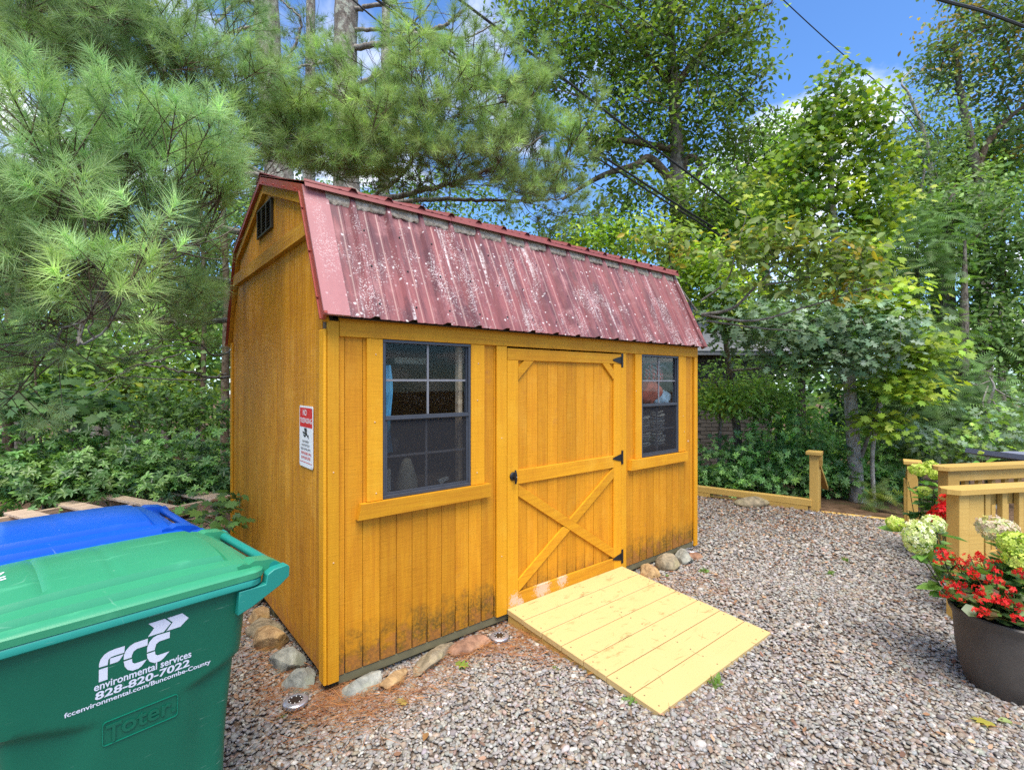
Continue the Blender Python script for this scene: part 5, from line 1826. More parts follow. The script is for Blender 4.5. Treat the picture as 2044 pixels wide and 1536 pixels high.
def flowering(name, label, cat, base, heads, stems, leaf_n, leaf_size, leaf_cols, rad, height, seed, tmpl=(LEAF4_V, LEAF4_F), droop=0.55):
    """plant: heads = list of (world pos, radii, colours, floret size, count)"""
    q = np.random.default_rng(seed)
    t = empty(name, base)
    tag(t, label, cat)
    b = np.array(base)
    st = NP()
    tips = [np.array(h[0]) - b for h in heads] + [np.array((q.normal(0, rad * 0.6), q.normal(0, rad * 0.6), height * q.uniform(0.6, 1.0))) for _ in range(stems)]
    P_, R_, S_ = [], [], []
    for tp in tips:
        r0 = np.array([tp[0] * 0.3, tp[1] * 0.3, 0.0])
        path = curve([r0, (r0 + tp) / 2 + q.normal(0, 0.02, 3), tp], 8)
        st.tube(path, np.linspace(0.005, 0.003, len(path)), 5)
        m_ = max(3, leaf_n // len(tips))
        for k_ in range(m_):
            f = q.uniform(0.12, 1.0)
            p = path[int(f * (len(path) - 1))]
            d = q.normal(0, 1, 3); d[2] = abs(d[2]) * 0.35 - 0.05; d /= np.linalg.norm(d)
            n_ = np.array([0, 0, 1.0]) + q.normal(0, 0.35, 3); n_ -= d * (n_ @ d); n_ /= np.linalg.norm(n_)
            P_.append(p + d * 0.01); R_.append(np.stack([np.cross(d, n_), d, n_], 1)); S_.append(leaf_size * q.uniform(0.65, 1.15))
    st.build('stems', 'stem', t)
    lf = NP()
    lf.scatter(tmpl[0], tmpl[1], np.array(P_), np.array(R_), np.array(S_), palette(len(P_), leaf_cols, 0.2, q))
    lf.build('foliage', 'leaf_gloss', t, kind='stuff')
    for h in heads:
        c, rr, cols, fs, n = h
        d = q.normal(0, 1, (n, 3)); d /= np.linalg.norm(d, axis=1, keepdims=True)
        pos = np.array(c) - b + d * np.array(rr) * q.uniform(0.82, 1.05, (n, 1))
        fl = NP()
        PV = np.array([(0, 0, 0.0), (0.55, 0.25, 0.2), (1, 0, 0.1), (0.55, -0.25, 0.2)])
        V4, F4 = [], []
        for k_ in range(4):
            a = k_ * math.pi / 2
            V4 += [(x * math.cos(a) - y * math.sin(a), x * math.sin(a) + y * math.cos(a), z) for x, y, z in PV * np.array((1, 1.5, 1))]
            F4 += [(4 * k_, 4 * k_ + 1, 4 * k_ + 2), (4 * k_, 4 * k_ + 2, 4 * k_ + 3)]
        fl.scatter(V4, F4, pos, frame_to(d + q.normal(0, 0.35, d.shape), q), fs * q.uniform(0.75, 1.2, n), palette(n, cols, 0.10, q))
        fl.build('flower_head', 'petal', t)
    return t


LIME = [(0.62, 0.68, 0.30), (0.70, 0.72, 0.42), (0.56, 0.64, 0.22), (0.74, 0.75, 0.52)]
LIMEG = [(0.50, 0.60, 0.10), (0.58, 0.64, 0.16), (0.42, 0.55, 0.08)]
PINKC = [(0.62, 0.58, 0.36), (0.58, 0.44, 0.34), (0.50, 0.56, 0.22), (0.66, 0.58, 0.46)]
RED = [(0.62, 0.010, 0.012), (0.50, 0.006, 0.014), (0.70, 0.03, 0.02)]
HGREEN = [(0.10, 0.22, 0.055), (0.14, 0.28, 0.06), (0.08, 0.18, 0.05), (0.19, 0.34, 0.06)]
yaw_rot = lambda u, v, Z: tuple(P(u, v, Z))
flowering('hydrangea', 'hydrangea with big creamy white heads leaning over the left of the pot', 'hydrangea', tuple((pc - 0.10 * RT + 0.10 * FW)[:2]) + (0.300,),
          [(yaw_rot(1832, 1072, 2.96), (0.078, 0.078, 0.10), LIME, 0.015, 340), (yaw_rot(1862, 1045, 3.05), (0.062, 0.062, 0.05), LIME, 0.015, 220), (yaw_rot(1788, 1044, 3.08), (0.05, 0.05, 0.04), LIMEG, 0.013, 150)],
          5, 120, 0.125, HGREEN, 0.13, 0.24, 3)
flowering('hydrangea', 'hydrangea with pinkish fading heads right of the railing post', 'hydrangea', tuple((pc + 0.06 * RT + 0.12 * FW)[:2]) + (0.300,),
          [(yaw_rot(1990, 1055, 2.95), (0.095, 0.095, 0.07), PINKC, 0.019, 260), (yaw_rot(2030, 1085, 2.75), (0.08, 0.08, 0.06), LIMEG, 0.018, 260), (yaw_rot(2042, 1118, 2.7), (0.08, 0.08, 0.05), LIMEG, 0.018, 160)],
          5, 120, 0.125, HGREEN, 0.12, 0.26, 4)
heads = []
qq = np.random.default_rng(5)
for (u, v, Z, r) in ((1880, 1102, 2.80, .035), (1876, 1118, 2.78, .03), (1900, 1110, 2.8, .03), (1938, 1115, 2.74, .05), (1958, 1108, 2.8, .03), (1978, 1125, 2.74, .05), (1915, 1122, 2.76, .03), (1905, 1160, 2.66, .05), (1893, 1165, 2.68, .035),
                     (1925, 1132, 2.72, .035), (1945, 1147, 2.66, .03), (1966, 1150, 2.64, .045), (1985, 1142, 2.7, .035), (1953, 1177, 2.58, .035), (1965, 1192, 2.54, .04), (1918, 1190, 2.58, .035), (1993, 1192, 2.55, .04), (2010, 1178, 2.58, .035),
                     (1950, 1222, 2.50, .03), (1964, 1218, 2.5, .025), (2026, 1208, 2.48, .035), (2034, 1235, 2.46, .03), (1888, 1184, 2.7, .025), (2000, 1200, 2.5, .03), (1990, 1160, 2.6, .03), (2040, 1142, 2.62, .035)):
    heads.append((yaw_rot(u, v, Z), (r * 0.95, r * 0.95, r * 0.7), RED, 0.0125, int(5 + r * 300)))
flowering('begonia', 'mound of red begonia flowers filling the dark pot', 'begonia', (POT[0], POT[1], 0.300), heads, 34, 620, 0.058,
          [(0.09, 0.16, 0.035), (0.06, 0.12, 0.035), (0.13, 0.20, 0.04), (0.10, 0.07, 0.03)], 0.20, 0.16, 6, (np.array([(0, 0, 0), (0.42, 0.15, 0.06), (0.48, 0.6, 0.08), (0, 0.95, 0), (-0.48, 0.6, 0.08), (-0.42, 0.15, 0.06)]), LEAF4_F))
hb_ = P(1855, 1030, 4.75)
flowering('hydrangea', 'hydrangea with lime green heads behind the railing post', 'hydrangea', (hb_[0], hb_[1], -0.09),
          [(yaw_rot(1833, 937, 4.75), (0.07, 0.07, 0.05), LIMEG, 0.018, 160), (yaw_rot(1858, 930, 4.8), (0.06, 0.06, 0.05), LIMEG, 0.018, 140), (yaw_rot(1868, 944, 4.7), (0.06, 0.06, 0.06), LIMEG, 0.018, 120), (yaw_rot(1845, 978, 4.6), (0.05, 0.05, 0.04), LIMEG, 0.016, 90)],
          8, 150, 0.15, HGREEN, 0.20, 0.75, 7)
rb_ = P(1885, 1040, 4.15)
heads = [(yaw_rot(u, v, 4.1), (r, r, r), RED, 0.02, 40) for u, v, r in ((1893, 1000, .06), (1878, 1022, .07), (1888, 1018, .05), (1866, 1030, .05), (1880, 1042, .06), (1892, 1040, .05), (1896, 1012, .05), (1876, 1055, .04))]
flowering('begonia', 'small red flowering plant beside the railing post', 'begonia', (rb_[0], rb_[1], -0.09), heads, 8, 110, 0.06, HGREEN, 0.10, 0.45, 8)
yb_ = P(1962, 915, 4.75)
flowering('hydrangea', 'bright green leafy shoot poking above the far railing', 'hydrangea', (yb_[0], yb_[1], -0.09), [(yaw_rot(1958, 903, 4.75), (0.016, 0.016, 0.014), LIMEG, 0.014, 30)], 3, 26, 0.17, [(0.16, 0.34, 0.03), (0.20, 0.38, 0.04)], 0.08, 0.93, 9)


# ------------------------------------------------------------------ trees
def ell(q, n, els):
    """n points in ellipsoids given as (u, v, Z, ru, rv, rz, weight); pixel radii become metres at depth Z"""
    w = np.array([e[6] for e in els], float); w /= w.sum()
    k = q.choice(len(els), n, p=w)
    d = q.normal(0, 1, (n, 3)); d /= np.linalg.norm(d, axis=1, keepdims=True)
    d *= q.uniform(0, 1, (n, 1)) ** (1 / 2.4)
    out = np.zeros((n, 3))
    for i, e in enumerate(els):
        s_ = k == i
        c = P(e[0], e[1], e[2])
        out[s_] = c + d[s_, :1] * RT * e[3] * e[2] / FPX + d[s_, 1:2] * UP * e[4] * e[2] / FPX + d[s_, 2:] * FW * e[5]
    return out


def tree(name, label, cat, base, trunk, radii, els, ncl, nlf, tmpl, size, cols, sig, seed, leafm='leaf', barkm='bark_oak', nbr=40, br=0.02, group=None, limbs=(), nrm=(0, 0, 1), spread=0.7, flat=0.6, jit=0.2, twigs=True):
    q = np.random.default_rng(seed)
    b = np.array([base[0], base[1], float(gz(base[0], base[1])) - 0.03])
    t = empty(name, tuple(b)); tag(t, label, cat, group)
    tp = None
    if trunk is not None:
        pts = [b] + [np.asarray(p) for p in trunk]
        tp = curve(pts, 8 * len(pts))
        rr = np.interp(np.linspace(0, 1, len(tp)), np.linspace(0, 1, len(radii)), radii)
        a = NP(); a.tube(tp - b, rr * (1 + 0.03 * np.sin(np.arange(len(tp)) * 1.3)), 12)
        a.build('trunk', barkm, t, smooth=True)
    C = ell(q, ncl, els)
    bn = NP(); got = False
    for path, r0, r1 in limbs:
        pp = curve([np.asarray(p) for p in path], 6 * len(path), 0.0)
        bn.tube(pp - b, np.linspace(r0, r1, len(pp)), 7); got = True
    src = [tp] if tp is not None else []
    src += [curve([np.asarray(p) for p in path], 6 * len(path)) for path, _, _ in limbs]
    src = np.concatenate(src) if src else np.array([b])
    order = np.argsort(np.min(np.linalg.norm(C[:nbr, None, :] - src[None, ::3], axis=2), axis=1)) if nbr else []
    for c in (C[:nbr][order] if nbr else []):
        d = np.linalg.norm((src - c) * np.array((1, 1, 0.8)), axis=1) + 1.2 * np.clip(src[:, 2] - c[2] + 0.1, 0, None)
        s0 = src[np.argmin(d)]
        L = np.linalg.norm(c - s0)
        mid = (s0 + c) / 2 + q.normal(0, 0.06 * L, 3) + np.array((0, 0, 0.05 * L))
        pp = curve([s0, mid, c], 8)
        r0 = br * min(1.0, 0.30 + 0.35 * L)
        bn.tube(pp - b, np.linspace(r0, r0 * 0.25, len(pp)), 5); got = True
        src = np.concatenate([src, pp[3:]])
    if got:
        bn.build('branches', barkm if not twigs else 'twig_grey' if twigs == 'grey' else 'twig', t, smooth=True, kind='stuff')
    ctr = C.mean(0)
    P_, N_ = [], []
    per = np.maximum(1, q.poisson(nlf, ncl))
    idx = np.repeat(np.arange(ncl), per)
    off = q.normal(0, 1, (len(idx), 3)) * np.array((sig, sig, sig * flat))
    pos = C[idx] + off - b
    n_ = np.asarray(nrm, float) + off / sig * 0.30 + (CAM - C[idx]) / np.linalg.norm(CAM - C[idx], axis=1, keepdims=True) * 0.25
    z = n_ + q.normal(0, spread, n_.shape); z /= np.linalg.norm(z, axis=1, keepdims=True)
    a = q.normal(0, 1, z.shape) + np.array((0, 0, -0.5)); x = np.cross(a, z); x /= np.linalg.norm(x, axis=1, keepdims=True)
    rot = np.stack([x, np.cross(z, x), z], 2)
    cc = palette(ncl, cols, jit, q)[idx] * np.exp(q.normal(0, 0.14, (len(idx), 1)))
    lf = NP(); lf.scatter(tmpl[0], tmpl[1], pos, rot, size * q.uniform(0.65, 1.2, len(idx)), cc)
    lf.build('crown', leafm, t, kind='stuff')
    return t


L2, L4, OAKT, MAPT, WH, HEM = (LEAF2_V, LEAF2_F), (LEAF4_V, LEAF4_F), (OAK_V, OAK_F), (MAP_V, MAP_F), (WHORL_V, WHORL_F), (HEM_V, HEM_F)
OAKG = [(0.070, 0.125, 0.030), (0.095, 0.165, 0.035), (0.055, 0.105, 0.030), (0.125, 0.20, 0.045)]
YEL = [(0.155, 0.26, 0.03), (0.21, 0.315, 0.035), (0.115, 0.215, 0.03), (0.25, 0.335, 0.045)]
BRI = [(0.20, 0.32, 0.03), (0.26, 0.37, 0.035), (0.15, 0.27, 0.03)]
SIL = [(0.17, 0.25, 0.15), (0.22, 0.30, 0.19), (0.12, 0.20, 0.11), (0.27, 0.35, 0.25)]
DRK = [(0.040, 0.085, 0.030), (0.055, 0.11, 0.035), (0.030, 0.065, 0.028)]
LAU = [(0.050, 0.115, 0.040), (0.075, 0.155, 0.050), (0.040, 0.09, 0.035), (0.10, 0.19, 0.06)]
MID = [(0.09, 0.17, 0.045), (0.12, 0.21, 0.05), (0.065, 0.13, 0.04)]

# scarlet oak behind the shed
def boost(cols, f):
    return [tuple(min(0.6, x * f) for x in c) for c in cols]


OAKG, SIL, DRK, LAU, MID, YEL, BRI = [[(a * f * 1.12, b * f, c * f * 0.85) for a, b, c in L] for L, f in ((OAKG, 1.5), (SIL, 0.95), (DRK, 2.1), (LAU, 2.9), (MID, 2.1), (YEL, 1.3), (BRI, 1.3))]
SIL = [(a / 1.12 * 1.05, b * 1.1, c / 0.85 * 1.1) for a, b, c in SIL]
ob0 = P(1357, 900, 12)
tree('oak_tree', 'tall open crowned oak rising behind the shed roof on the right', 'tree', ob0, [P(1358, 600, 12), P(1355, 450, 12), P(1352, 320, 12), P(1345, 190, 12), P(1338, 60, 12), P(1334, -120, 12)], [0.27, 0.25, 0.20, 0.17, 0.13, 0.10, 0.06],
     [(1190, 70, 12, 150, 110, 1.7, 3.2), (1340, 90, 12, 150, 130, 1.8, 3.6), (1455, 110, 12, 90, 120, 1.4, 1.9), (1270, 240, 12, 130, 80, 1.5, 1.5), (1420, 260, 12, 110, 80, 1.4, 1.6), (1130, 170, 12, 90, 90, 1.2, 0.9), (1100, 30, 12.5, 110, 70, 1.2, 1.2), (1350, -60, 12, 240, 70, 1.6, 2.5), (1420, 400, 11, 110, 70, 1.0, 1.3), (1180, 300, 11.5, 90, 60, 1, 0.4), (1300, 400, 11.5, 120, 50, 1, 0.9)],
     1000, 22, L4, 0.145, OAKG, 0.22, 21, barkm='bark_oak', nbr=760, br=0.028, twigs=True, jit=0.28,
     limbs=[([P(1352, 300, 12), P(1262, 283, 11.8), P(1183, 278, 11.6), P(1120, 281, 11.5)], 0.09, 0.03), ([P(1354, 380, 12), P(1300, 318, 11.8), P(1272, 329, 11.7), P(1214, 346, 11.6), P(1173, 366, 11.5), P(1122, 398, 11.4)], 0.12, 0.035),
            ([P(1356, 390, 12), P(1372, 316, 11.9), P(1399, 330, 11.8), P(1392, 356, 11.8)], 0.09, 0.05), ([P(1350, 170, 12), P(1430, 66, 11.9), P(1481, 34, 11.8), P(1540, 6, 11.7)], 0.09, 0.025),
            ([P(1358, 420, 12), P(1402, 362, 11.9), P(1447, 347, 11.8), P(1495, 324, 11.7)], 0.07, 0.02), ([P(1346, 180, 12), P(1290, 110, 11.8), P(1230, 40, 11.6)], 0.08, 0.03)])

# young tree with yellow green leaves on a pale trunk
mb0 = P(1712, 1003, 7.75)
tree('maple_tree', 'slender pale trunked tree with yellow green leaves right of the shed', 'tree', mb0, [P(1704, 900, 7.7), P(1697, 790, 7.7), P(1690, 690, 7.7), P(1680, 560, 7.7), P(1664, 450, 7.7), P(1658, 330, 7.7), P(1664, 220, 7.7), P(1682, 120, 7.7)], [0.115, 0.095, 0.088, 0.08, 0.07, 0.055, 0.042, 0.028, 0.01],
     [(1682, 175, 7.7, 34, 60, 0.35, 0.6), (1625, 235, 7.7, 32, 60, 0.35, 0.5), (1735, 220, 7.7, 34, 60, 0.35, 0.5), (1670, 270, 7.7, 95, 60, 0.6, 1.7), (1600, 330, 7.7, 90, 60, 0.6, 1.2), (1740, 330, 7.7, 60, 60, 0.5, 0.9), (1650, 400, 7.7, 110, 60, 0.6, 1.3), (1730, 430, 7.7, 80, 60, 0.6, 1.1), (1560, 420, 7.7, 70, 50, 0.5, 0.8)],
     340, 17, MAPT, 0.105, YEL + [(0.10, 0.19, 0.035), (0.08, 0.15, 0.03)], 0.15, 22, barkm='bark_maple', nbr=90, br=0.018, twigs='grey',
     limbs=[([P(1708, 940, 7.7), P(1730, 880, 7.6), P(1752, 810, 7.5), P(1748, 740, 7.5)], 0.035, 0.012)])
tree('maple_tree', 'low yellow green maple boughs fanning right of the pale trunk', 'tree', P(1745, 1000, 7.4), [P(1742, 900, 7.35), P(1762, 790, 7.3), P(1768, 690, 7.3), P(1752, 600, 7.3)], [0.03, 0.028, 0.022, 0.016, 0.008],
     [(1745, 600, 7.2, 90, 45, 0.5, 1.2), (1800, 690, 7.2, 95, 40, 0.5, 1.3), (1860, 700, 7.3, 50, 35, 0.4, 0.6), (1800, 765, 7.2, 70, 40, 0.5, 0.8), (1775, 850, 7.2, 40, 35, 0.4, 0.4), (1700, 520, 7.3, 90, 40, 0.5, 0.9)],
     200, 14, MAPT, 0.12, YEL, 0.16, 23, barkm='bark_maple', nbr=60, br=0.012, twigs='grey', spread=0.35, flat=0.25)
# silver leaved oak bough
so0 = P(1480, 980, 8.6)
tree('oak_tree', 'oak boughs with silvery lobed leaves hanging right of the shed eave', 'tree', so0, [P(1470, 850, 8.4), P(1455, 740, 8.0), P(1445, 640, 7.7)], [0.07, 0.065, 0.05, 0.03],
     [(1560, 655, 7.0, 110, 40, 0.5, 1.4), (1650, 625, 7.0, 90, 40, 0.5, 1.0), (1740, 670, 6.8, 95, 45, 0.5, 1.5), (1460, 640, 7.0, 55, 45, 0.4, 0.8), (1690, 720, 6.9, 90, 35, 0.4, 1.0), (1590, 710, 7.1, 100, 40, 0.4, 0.9), (1430, 600, 7.2, 40, 40, 0.4, 0.4)],
     240, 9, OAKT, 0.155, SIL, 0.16, 24, barkm='bark_oak', nbr=110, br=0.016, twigs='grey', spread=0.5,
     limbs=[([P(1445, 640, 7.7), P(1540, 650, 7.3), P(1640, 640, 7.0), P(1760, 670, 6.8)], 0.03, 0.008), ([P(1455, 740, 8.0), P(1560, 730, 7.4), P(1680, 710, 6.9)], 0.025, 0.006)])
# bright shrub behind the roof
tree('sweetgum_shrub', 'bright lime green leafy tree just behind the right end of the roof', 'tree', P(1310, 900, 8.2), [P(1312, 700, 8.1), P(1310, 540, 8.0)], [0.05, 0.045, 0.03],
     [(1180, 470, 7.9, 70, 30, 0.5, 0.7), (1270, 480, 7.9, 100, 40, 0.6, 1.5), (1370, 530, 7.6, 80, 55, 0.6, 1.3), (1320, 560, 7.8, 110, 50, 0.6, 1.0), (1440, 560, 7.4, 70, 50, 0.5, 1.1), (1440, 620, 7.2, 45, 40, 0.4, 0.6)],
     300, 17, L4, 0.095, BRI + [(0.12, 0.22, 0.03)], 0.16, 25, nbr=80, br=0.016)
# big-leaved boughs reaching over from the shed corner
qm = np.random.default_rng(31)
mg0 = P(1300, 960, 7.0)
mgl = [([P(1400, 628, 6.2), P(1462, 615, 6.0), P(1510, 570, 5.8), P(1575, 510, 5.6), P(1640, 470, 5.5)], 0.022, 0.005), ([P(1400, 628, 6.2), P(1500, 640, 5.9), P(1600, 615, 5.7), P(1700, 585, 5.6), P(1760, 570, 5.6)], 0.018, 0.004),
       ([P(1400, 600, 6.2), P(1450, 560, 6.0), P(1470, 500, 5.9), P(1490, 430, 5.8)], 0.014, 0.004), ([P(1410, 640, 6.2), P(1520, 655, 5.9), P(1600, 660, 5.7)], 0.014, 0.004), ([P(1390, 620, 6.3), P(1350, 560, 6.2), P(1335, 500, 6.1), P(1345, 465, 6.1)], 0.014, 0.004),
       ([P(1510, 570, 5.8), P(1580, 560, 5.7), P(1650, 540, 5.6), P(1720, 500, 5.5)], 0.012, 0.004)]
tree('magnolia_tree', 'large leaved magnolia boughs with a few yellow leaves beside the roof end', 'tree', mg0, [P(1305, 850, 7.0), P(1330, 720, 6.8), P(1380, 632, 6.35)], [0.05, 0.045, 0.035, 0.022],
     [(1560, 480, 5.6, 90, 50, 0.4, 1.4), (1640, 500, 5.55, 110, 45, 0.4, 1.6), (1480, 500, 5.8, 60, 60, 0.4, 0.9), (1690, 560, 5.6, 80, 35, 0.35, 0.8), (1590, 570, 5.7, 90, 40, 0.35, 0.9), (1340, 490, 6.1, 40, 40, 0.3, 0.6), (1290, 475, 6.2, 35, 15, 0.2, 0.25)],
     230, 6.5, L4, 0.118, [(0.19, 0.25, 0.06), (0.24, 0.29, 0.09), (0.14, 0.21, 0.05), (0.28, 0.33, 0.13), (0.17, 0.25, 0.05), (0.22, 0.28, 0.07), (0.17, 0.25, 0.06), (0.20, 0.27, 0.09), (0.16, 0.22, 0.05), (0.45, 0.36, 0.04)], 0.11, 26, nbr=230, br=0.008, limbs=mgl, twigs='grey', spread=0.55, jit=0.15)
# right hand trees
tree('locust_tree', 'tall airy tree at the top right corner against the sky', 'tree', P(1965, 900, 13.5), [P(1962, 600, 13.4), P(1952, 400, 13.2), P(1940, 300, 13.1), P(1918, 190, 13), P(1905, 90, 13)], [0.2, 0.18, 0.14, 0.11, 0.08, 0.05],
     [(1950, 70, 13, 90, 90, 1.4, 2.2), (2040, 110, 13, 70, 120, 1.3, 2.0), (1985, 170, 13, 90, 60, 1.2, 1.0), (1890, 130, 13, 40, 50, 0.8, 0.6), (2000, -40, 13, 120, 60, 1.2, 1.6), (2060, 260, 13, 60, 60, 1, 0.7)],
     330, 22, L4, 0.14, [(0.12, 0.20, 0.06), (0.16, 0.25, 0.085), (0.10, 0.17, 0.055), (0.20, 0.29, 0.11), (0.16, 0.24, 0.07), (0.28, 0.21, 0.06)], 0.28, 27, nbr=90, br=0.04,
     limbs=[([P(1950, 340, 13.1), P(1975, 280, 13), P(2020, 230, 13), P(2080, 190, 13)], 0.09, 0.04), ([P(1946, 330, 13.1), P(1930, 240, 13), P(1915, 160, 13)], 0.07, 0.03)])
tree('dying_tree', 'thin half bare tree with arching dead branches against the sky', 'tree', P(1870, 900, 12), [P(1866, 600, 12), P(1862, 400, 12), P(1848, 280, 12), P(1815, 190, 12), P(1800, 165, 12), P(1826, 132, 12)], [0.10, 0.09, 0.07, 0.05, 0.03, 0.02, 0.008],
     [(1850, 240, 12, 55, 60, 0.7, 1.0), (1880, 300, 12, 80, 60, 0.8, 1.2), (1830, 360, 12, 70, 70, 0.8, 1.2), (1900, 390, 12, 90, 60, 0.9, 1.3), (1800, 430, 12, 70, 60, 0.8, 0.9)],
     150, 22, L4, 0.12, [(0.17, 0.26, 0.09), (0.21, 0.30, 0.11), (0.13, 0.21, 0.07)], 0.25, 28, nbr=60, br=0.03, barkm='bark_maple', twigs='grey',
     limbs=[([P(1862, 420, 12), P(1840, 385, 11.9), P(1846, 330, 11.9), P(1832, 312, 11.9), P(1800, 316, 11.9), P(1770, 326, 11.9)], 0.035, 0.01), ([P(1852, 300, 12), P(1800, 222, 12), P(1760, 222, 12)], 0.02, 0.008), ([P(1860, 450, 12), P(1810, 400, 12), P(1812, 440, 12), P(1800, 470, 12)], 0.03, 0.012)])
for k_, (lab, u, Z, els, n) in enumerate((('dark feathery hemlock left of the large right oak', 1825, 9.6, [(1830, 560, 9.4, 70, 70, 0.8, 1.0), (1840, 470, 9.5, 45, 60, 0.5, 0.6), (1820, 680, 9.2, 90, 60, 0.9, 1.0), (1850, 770, 9.0, 100, 50, 0.9, 1.0)], 150),
                                        ('dark hemlock boughs low behind the railings', 1920, 8.8, [(1900, 800, 8.6, 110, 60, 0.8, 1.2), (1990, 860, 8.3, 80, 40, 0.6, 0.9), (1840, 860, 8.4, 70, 45, 0.6, 0.8)], 120))):
    tree('hemlock_tree', lab, 'tree', P(u, 950, Z), [P(u, 800, Z), P(u + 4, 640, Z), P(u + 6, 480, Z)], [0.11, 0.10, 0.07, 0.02], els, n, 13, HEM, 0.30, [(0.085, 0.165, 0.050), (0.115, 0.215, 0.06), (0.145, 0.255, 0.065)], 0.28, 60 + k_, nbr=70, br=0.02, spread=0.28, flat=0.5)
tree('oak_tree', 'dense dark leaved oak filling the right edge above the railings', 'tree', P(1905, 950, 10.6), [P(1900, 750, 10.6), P(1888, 600, 10.6), P(1890, 480, 10.6), P(1900, 380, 10.6)], [0.22, 0.20, 0.16, 0.12, 0.06],
     [(1970, 440, 10.5, 110, 90, 1.2, 2.0), (2030, 560, 10.3, 80, 120, 1.1, 2.0), (1920, 520, 10.4, 80, 80, 1, 1.2), (1960, 660, 10.2, 100, 80, 1.1, 1.6), (1890, 420, 10.6, 60, 50, 0.8, 0.8), (2040, 720, 10, 60, 70, 0.9, 1.0)],
     420, 26, L4, 0.125, [(0.115, 0.205, 0.055), (0.155, 0.26, 0.075), (0.085, 0.16, 0.045), (0.19, 0.30, 0.09)], 0.24, 29, nbr=80, br=0.03)
dead = P(1985, 1010, 8.0)
tree('dead_branch_snag', 'pale crooked dead branch hanging among the right shrubs', 'tree', dead, [P(1978, 900, 8.0), P(1970, 820, 7.9), P(1984, 775, 7.8), P(1975, 752, 7.8)], [0.03, 0.028, 0.024, 0.018, 0.01],
     [(2000, 820, 8.2, 50, 30, 0.3, 1.0)], 14, 5, OAKT, 0.14, SIL, 0.12, 30, barkm='bark_maple', nbr=6, br=0.01, twigs='grey',
     limbs=[([P(1984, 775, 7.8), P(2010, 790, 7.7), P(2040, 802, 7.7)], 0.014, 0.005), ([P(1975, 760, 7.8), P(1950, 768, 7.8), P(1930, 760, 7.8)], 0.010, 0.004), ([P(1982, 800, 7.8), P(2000, 830, 7.7), P(2016, 866, 7.7)], 0.012, 0.004), ([P(1972, 770, 7.8), P(1962, 805, 7.7), P(1976, 835, 7.7), P(1982, 870, 7.7)], 0.012, 0.004)])
tree('oak_sapling', 'pale green oak sapling in front of the hemlocks by the railing', 'tree', P(1950, 980, 7.3), [P(1948, 900, 7.3), P(1945, 850, 7.3)], [0.015, 0.012, 0.006],
     [(1930, 880, 7.2, 70, 30, 0.4, 1.0), (1985, 840, 7.3, 50, 30, 0.4, 0.7), (1850, 880, 7.3, 50, 30, 0.4, 0.6)], 80, 9, OAKT, 0.13, SIL + MID, 0.14, 32, nbr=40, br=0.008)

# laurels and shrubs beyond the low edging
for k_, (lab, u, v, Z, ru, rv, n, cols, cat) in enumerate((
        ('mid green laurel bush directly behind the low edging near the shed', 1465, 930, 7.9, 85, 75, 300, LAU, 'shrub'),
        ('tall glossy laurel in the middle behind the low edging', 1555, 890, 8.1, 85, 95, 330, LAU, 'shrub'),
        ('dark laurel left of the pale trunk and behind the capped post', 1645, 905, 8.2, 70, 95, 300, LAU, 'shrub'),
        ('dark laurel right of the pale trunk at the path opening', 1760, 930, 8.6, 65, 80, 280, LAU, 'shrub'),
        ('light green leafy bush above the laurels beside the shed', 1500, 770, 8.4, 95, 60, 260, MID, 'shrub'),
        ('yellow flecked bush against the brick wall by the shed corner', 1432, 770, 8.0, 38, 60, 90, YEL + MID, 'shrub'))):
    c = P(u, v, Z)
    base = P(u, 985, Z)
    yl_ = cols is not LAU
    tree('laurel_bush' if not yl_ else 'leafy_bush', lab, cat, base, [P(u + 6, v + 30, Z), P(u - 8, v - 20, Z)], [0.03, 0.025, 0.012], [(u, v, Z, ru, rv, 0.55, 1.0), (u - ru * 0.4, v + rv * 0.45, Z - 0.25, ru * 0.7, rv * 0.5, 0.35, 0.6), (u + ru * 0.4, v + rv * 0.45, Z - 0.25, ru * 0.7, rv * 0.5, 0.35, 0.6)],
         n, 3.4 if not yl_ else 11, WH if not yl_ else L4, 0.066 if not yl_ else 0.085, cols, 0.10 if not yl_ else 0.14, 70 + k_, leafm='leaf_gloss' if not yl_ else 'leaf', nbr=45, br=0.010, twigs='grey')
fern = P(1745, 1005, 6.9)
tree('fern', 'yellowish fern fronds at the foot of the pale trunk', 'fern', fern, None, None, [(1745, 985, 6.9, 30, 22, 0.15, 1.0), (1775, 1005, 6.7, 25, 14, 0.15, 0.7)], 34, 1.2, HEM, 0.26, [(0.20, 0.24, 0.05), (0.14, 0.20, 0.05), (0.10, 0.18, 0.05)], 0.05, 80, nbr=0, spread=0.5)

LAUL = [(a * 0.72, b * 0.72, c * 0.72) for a, b, c in LAU]
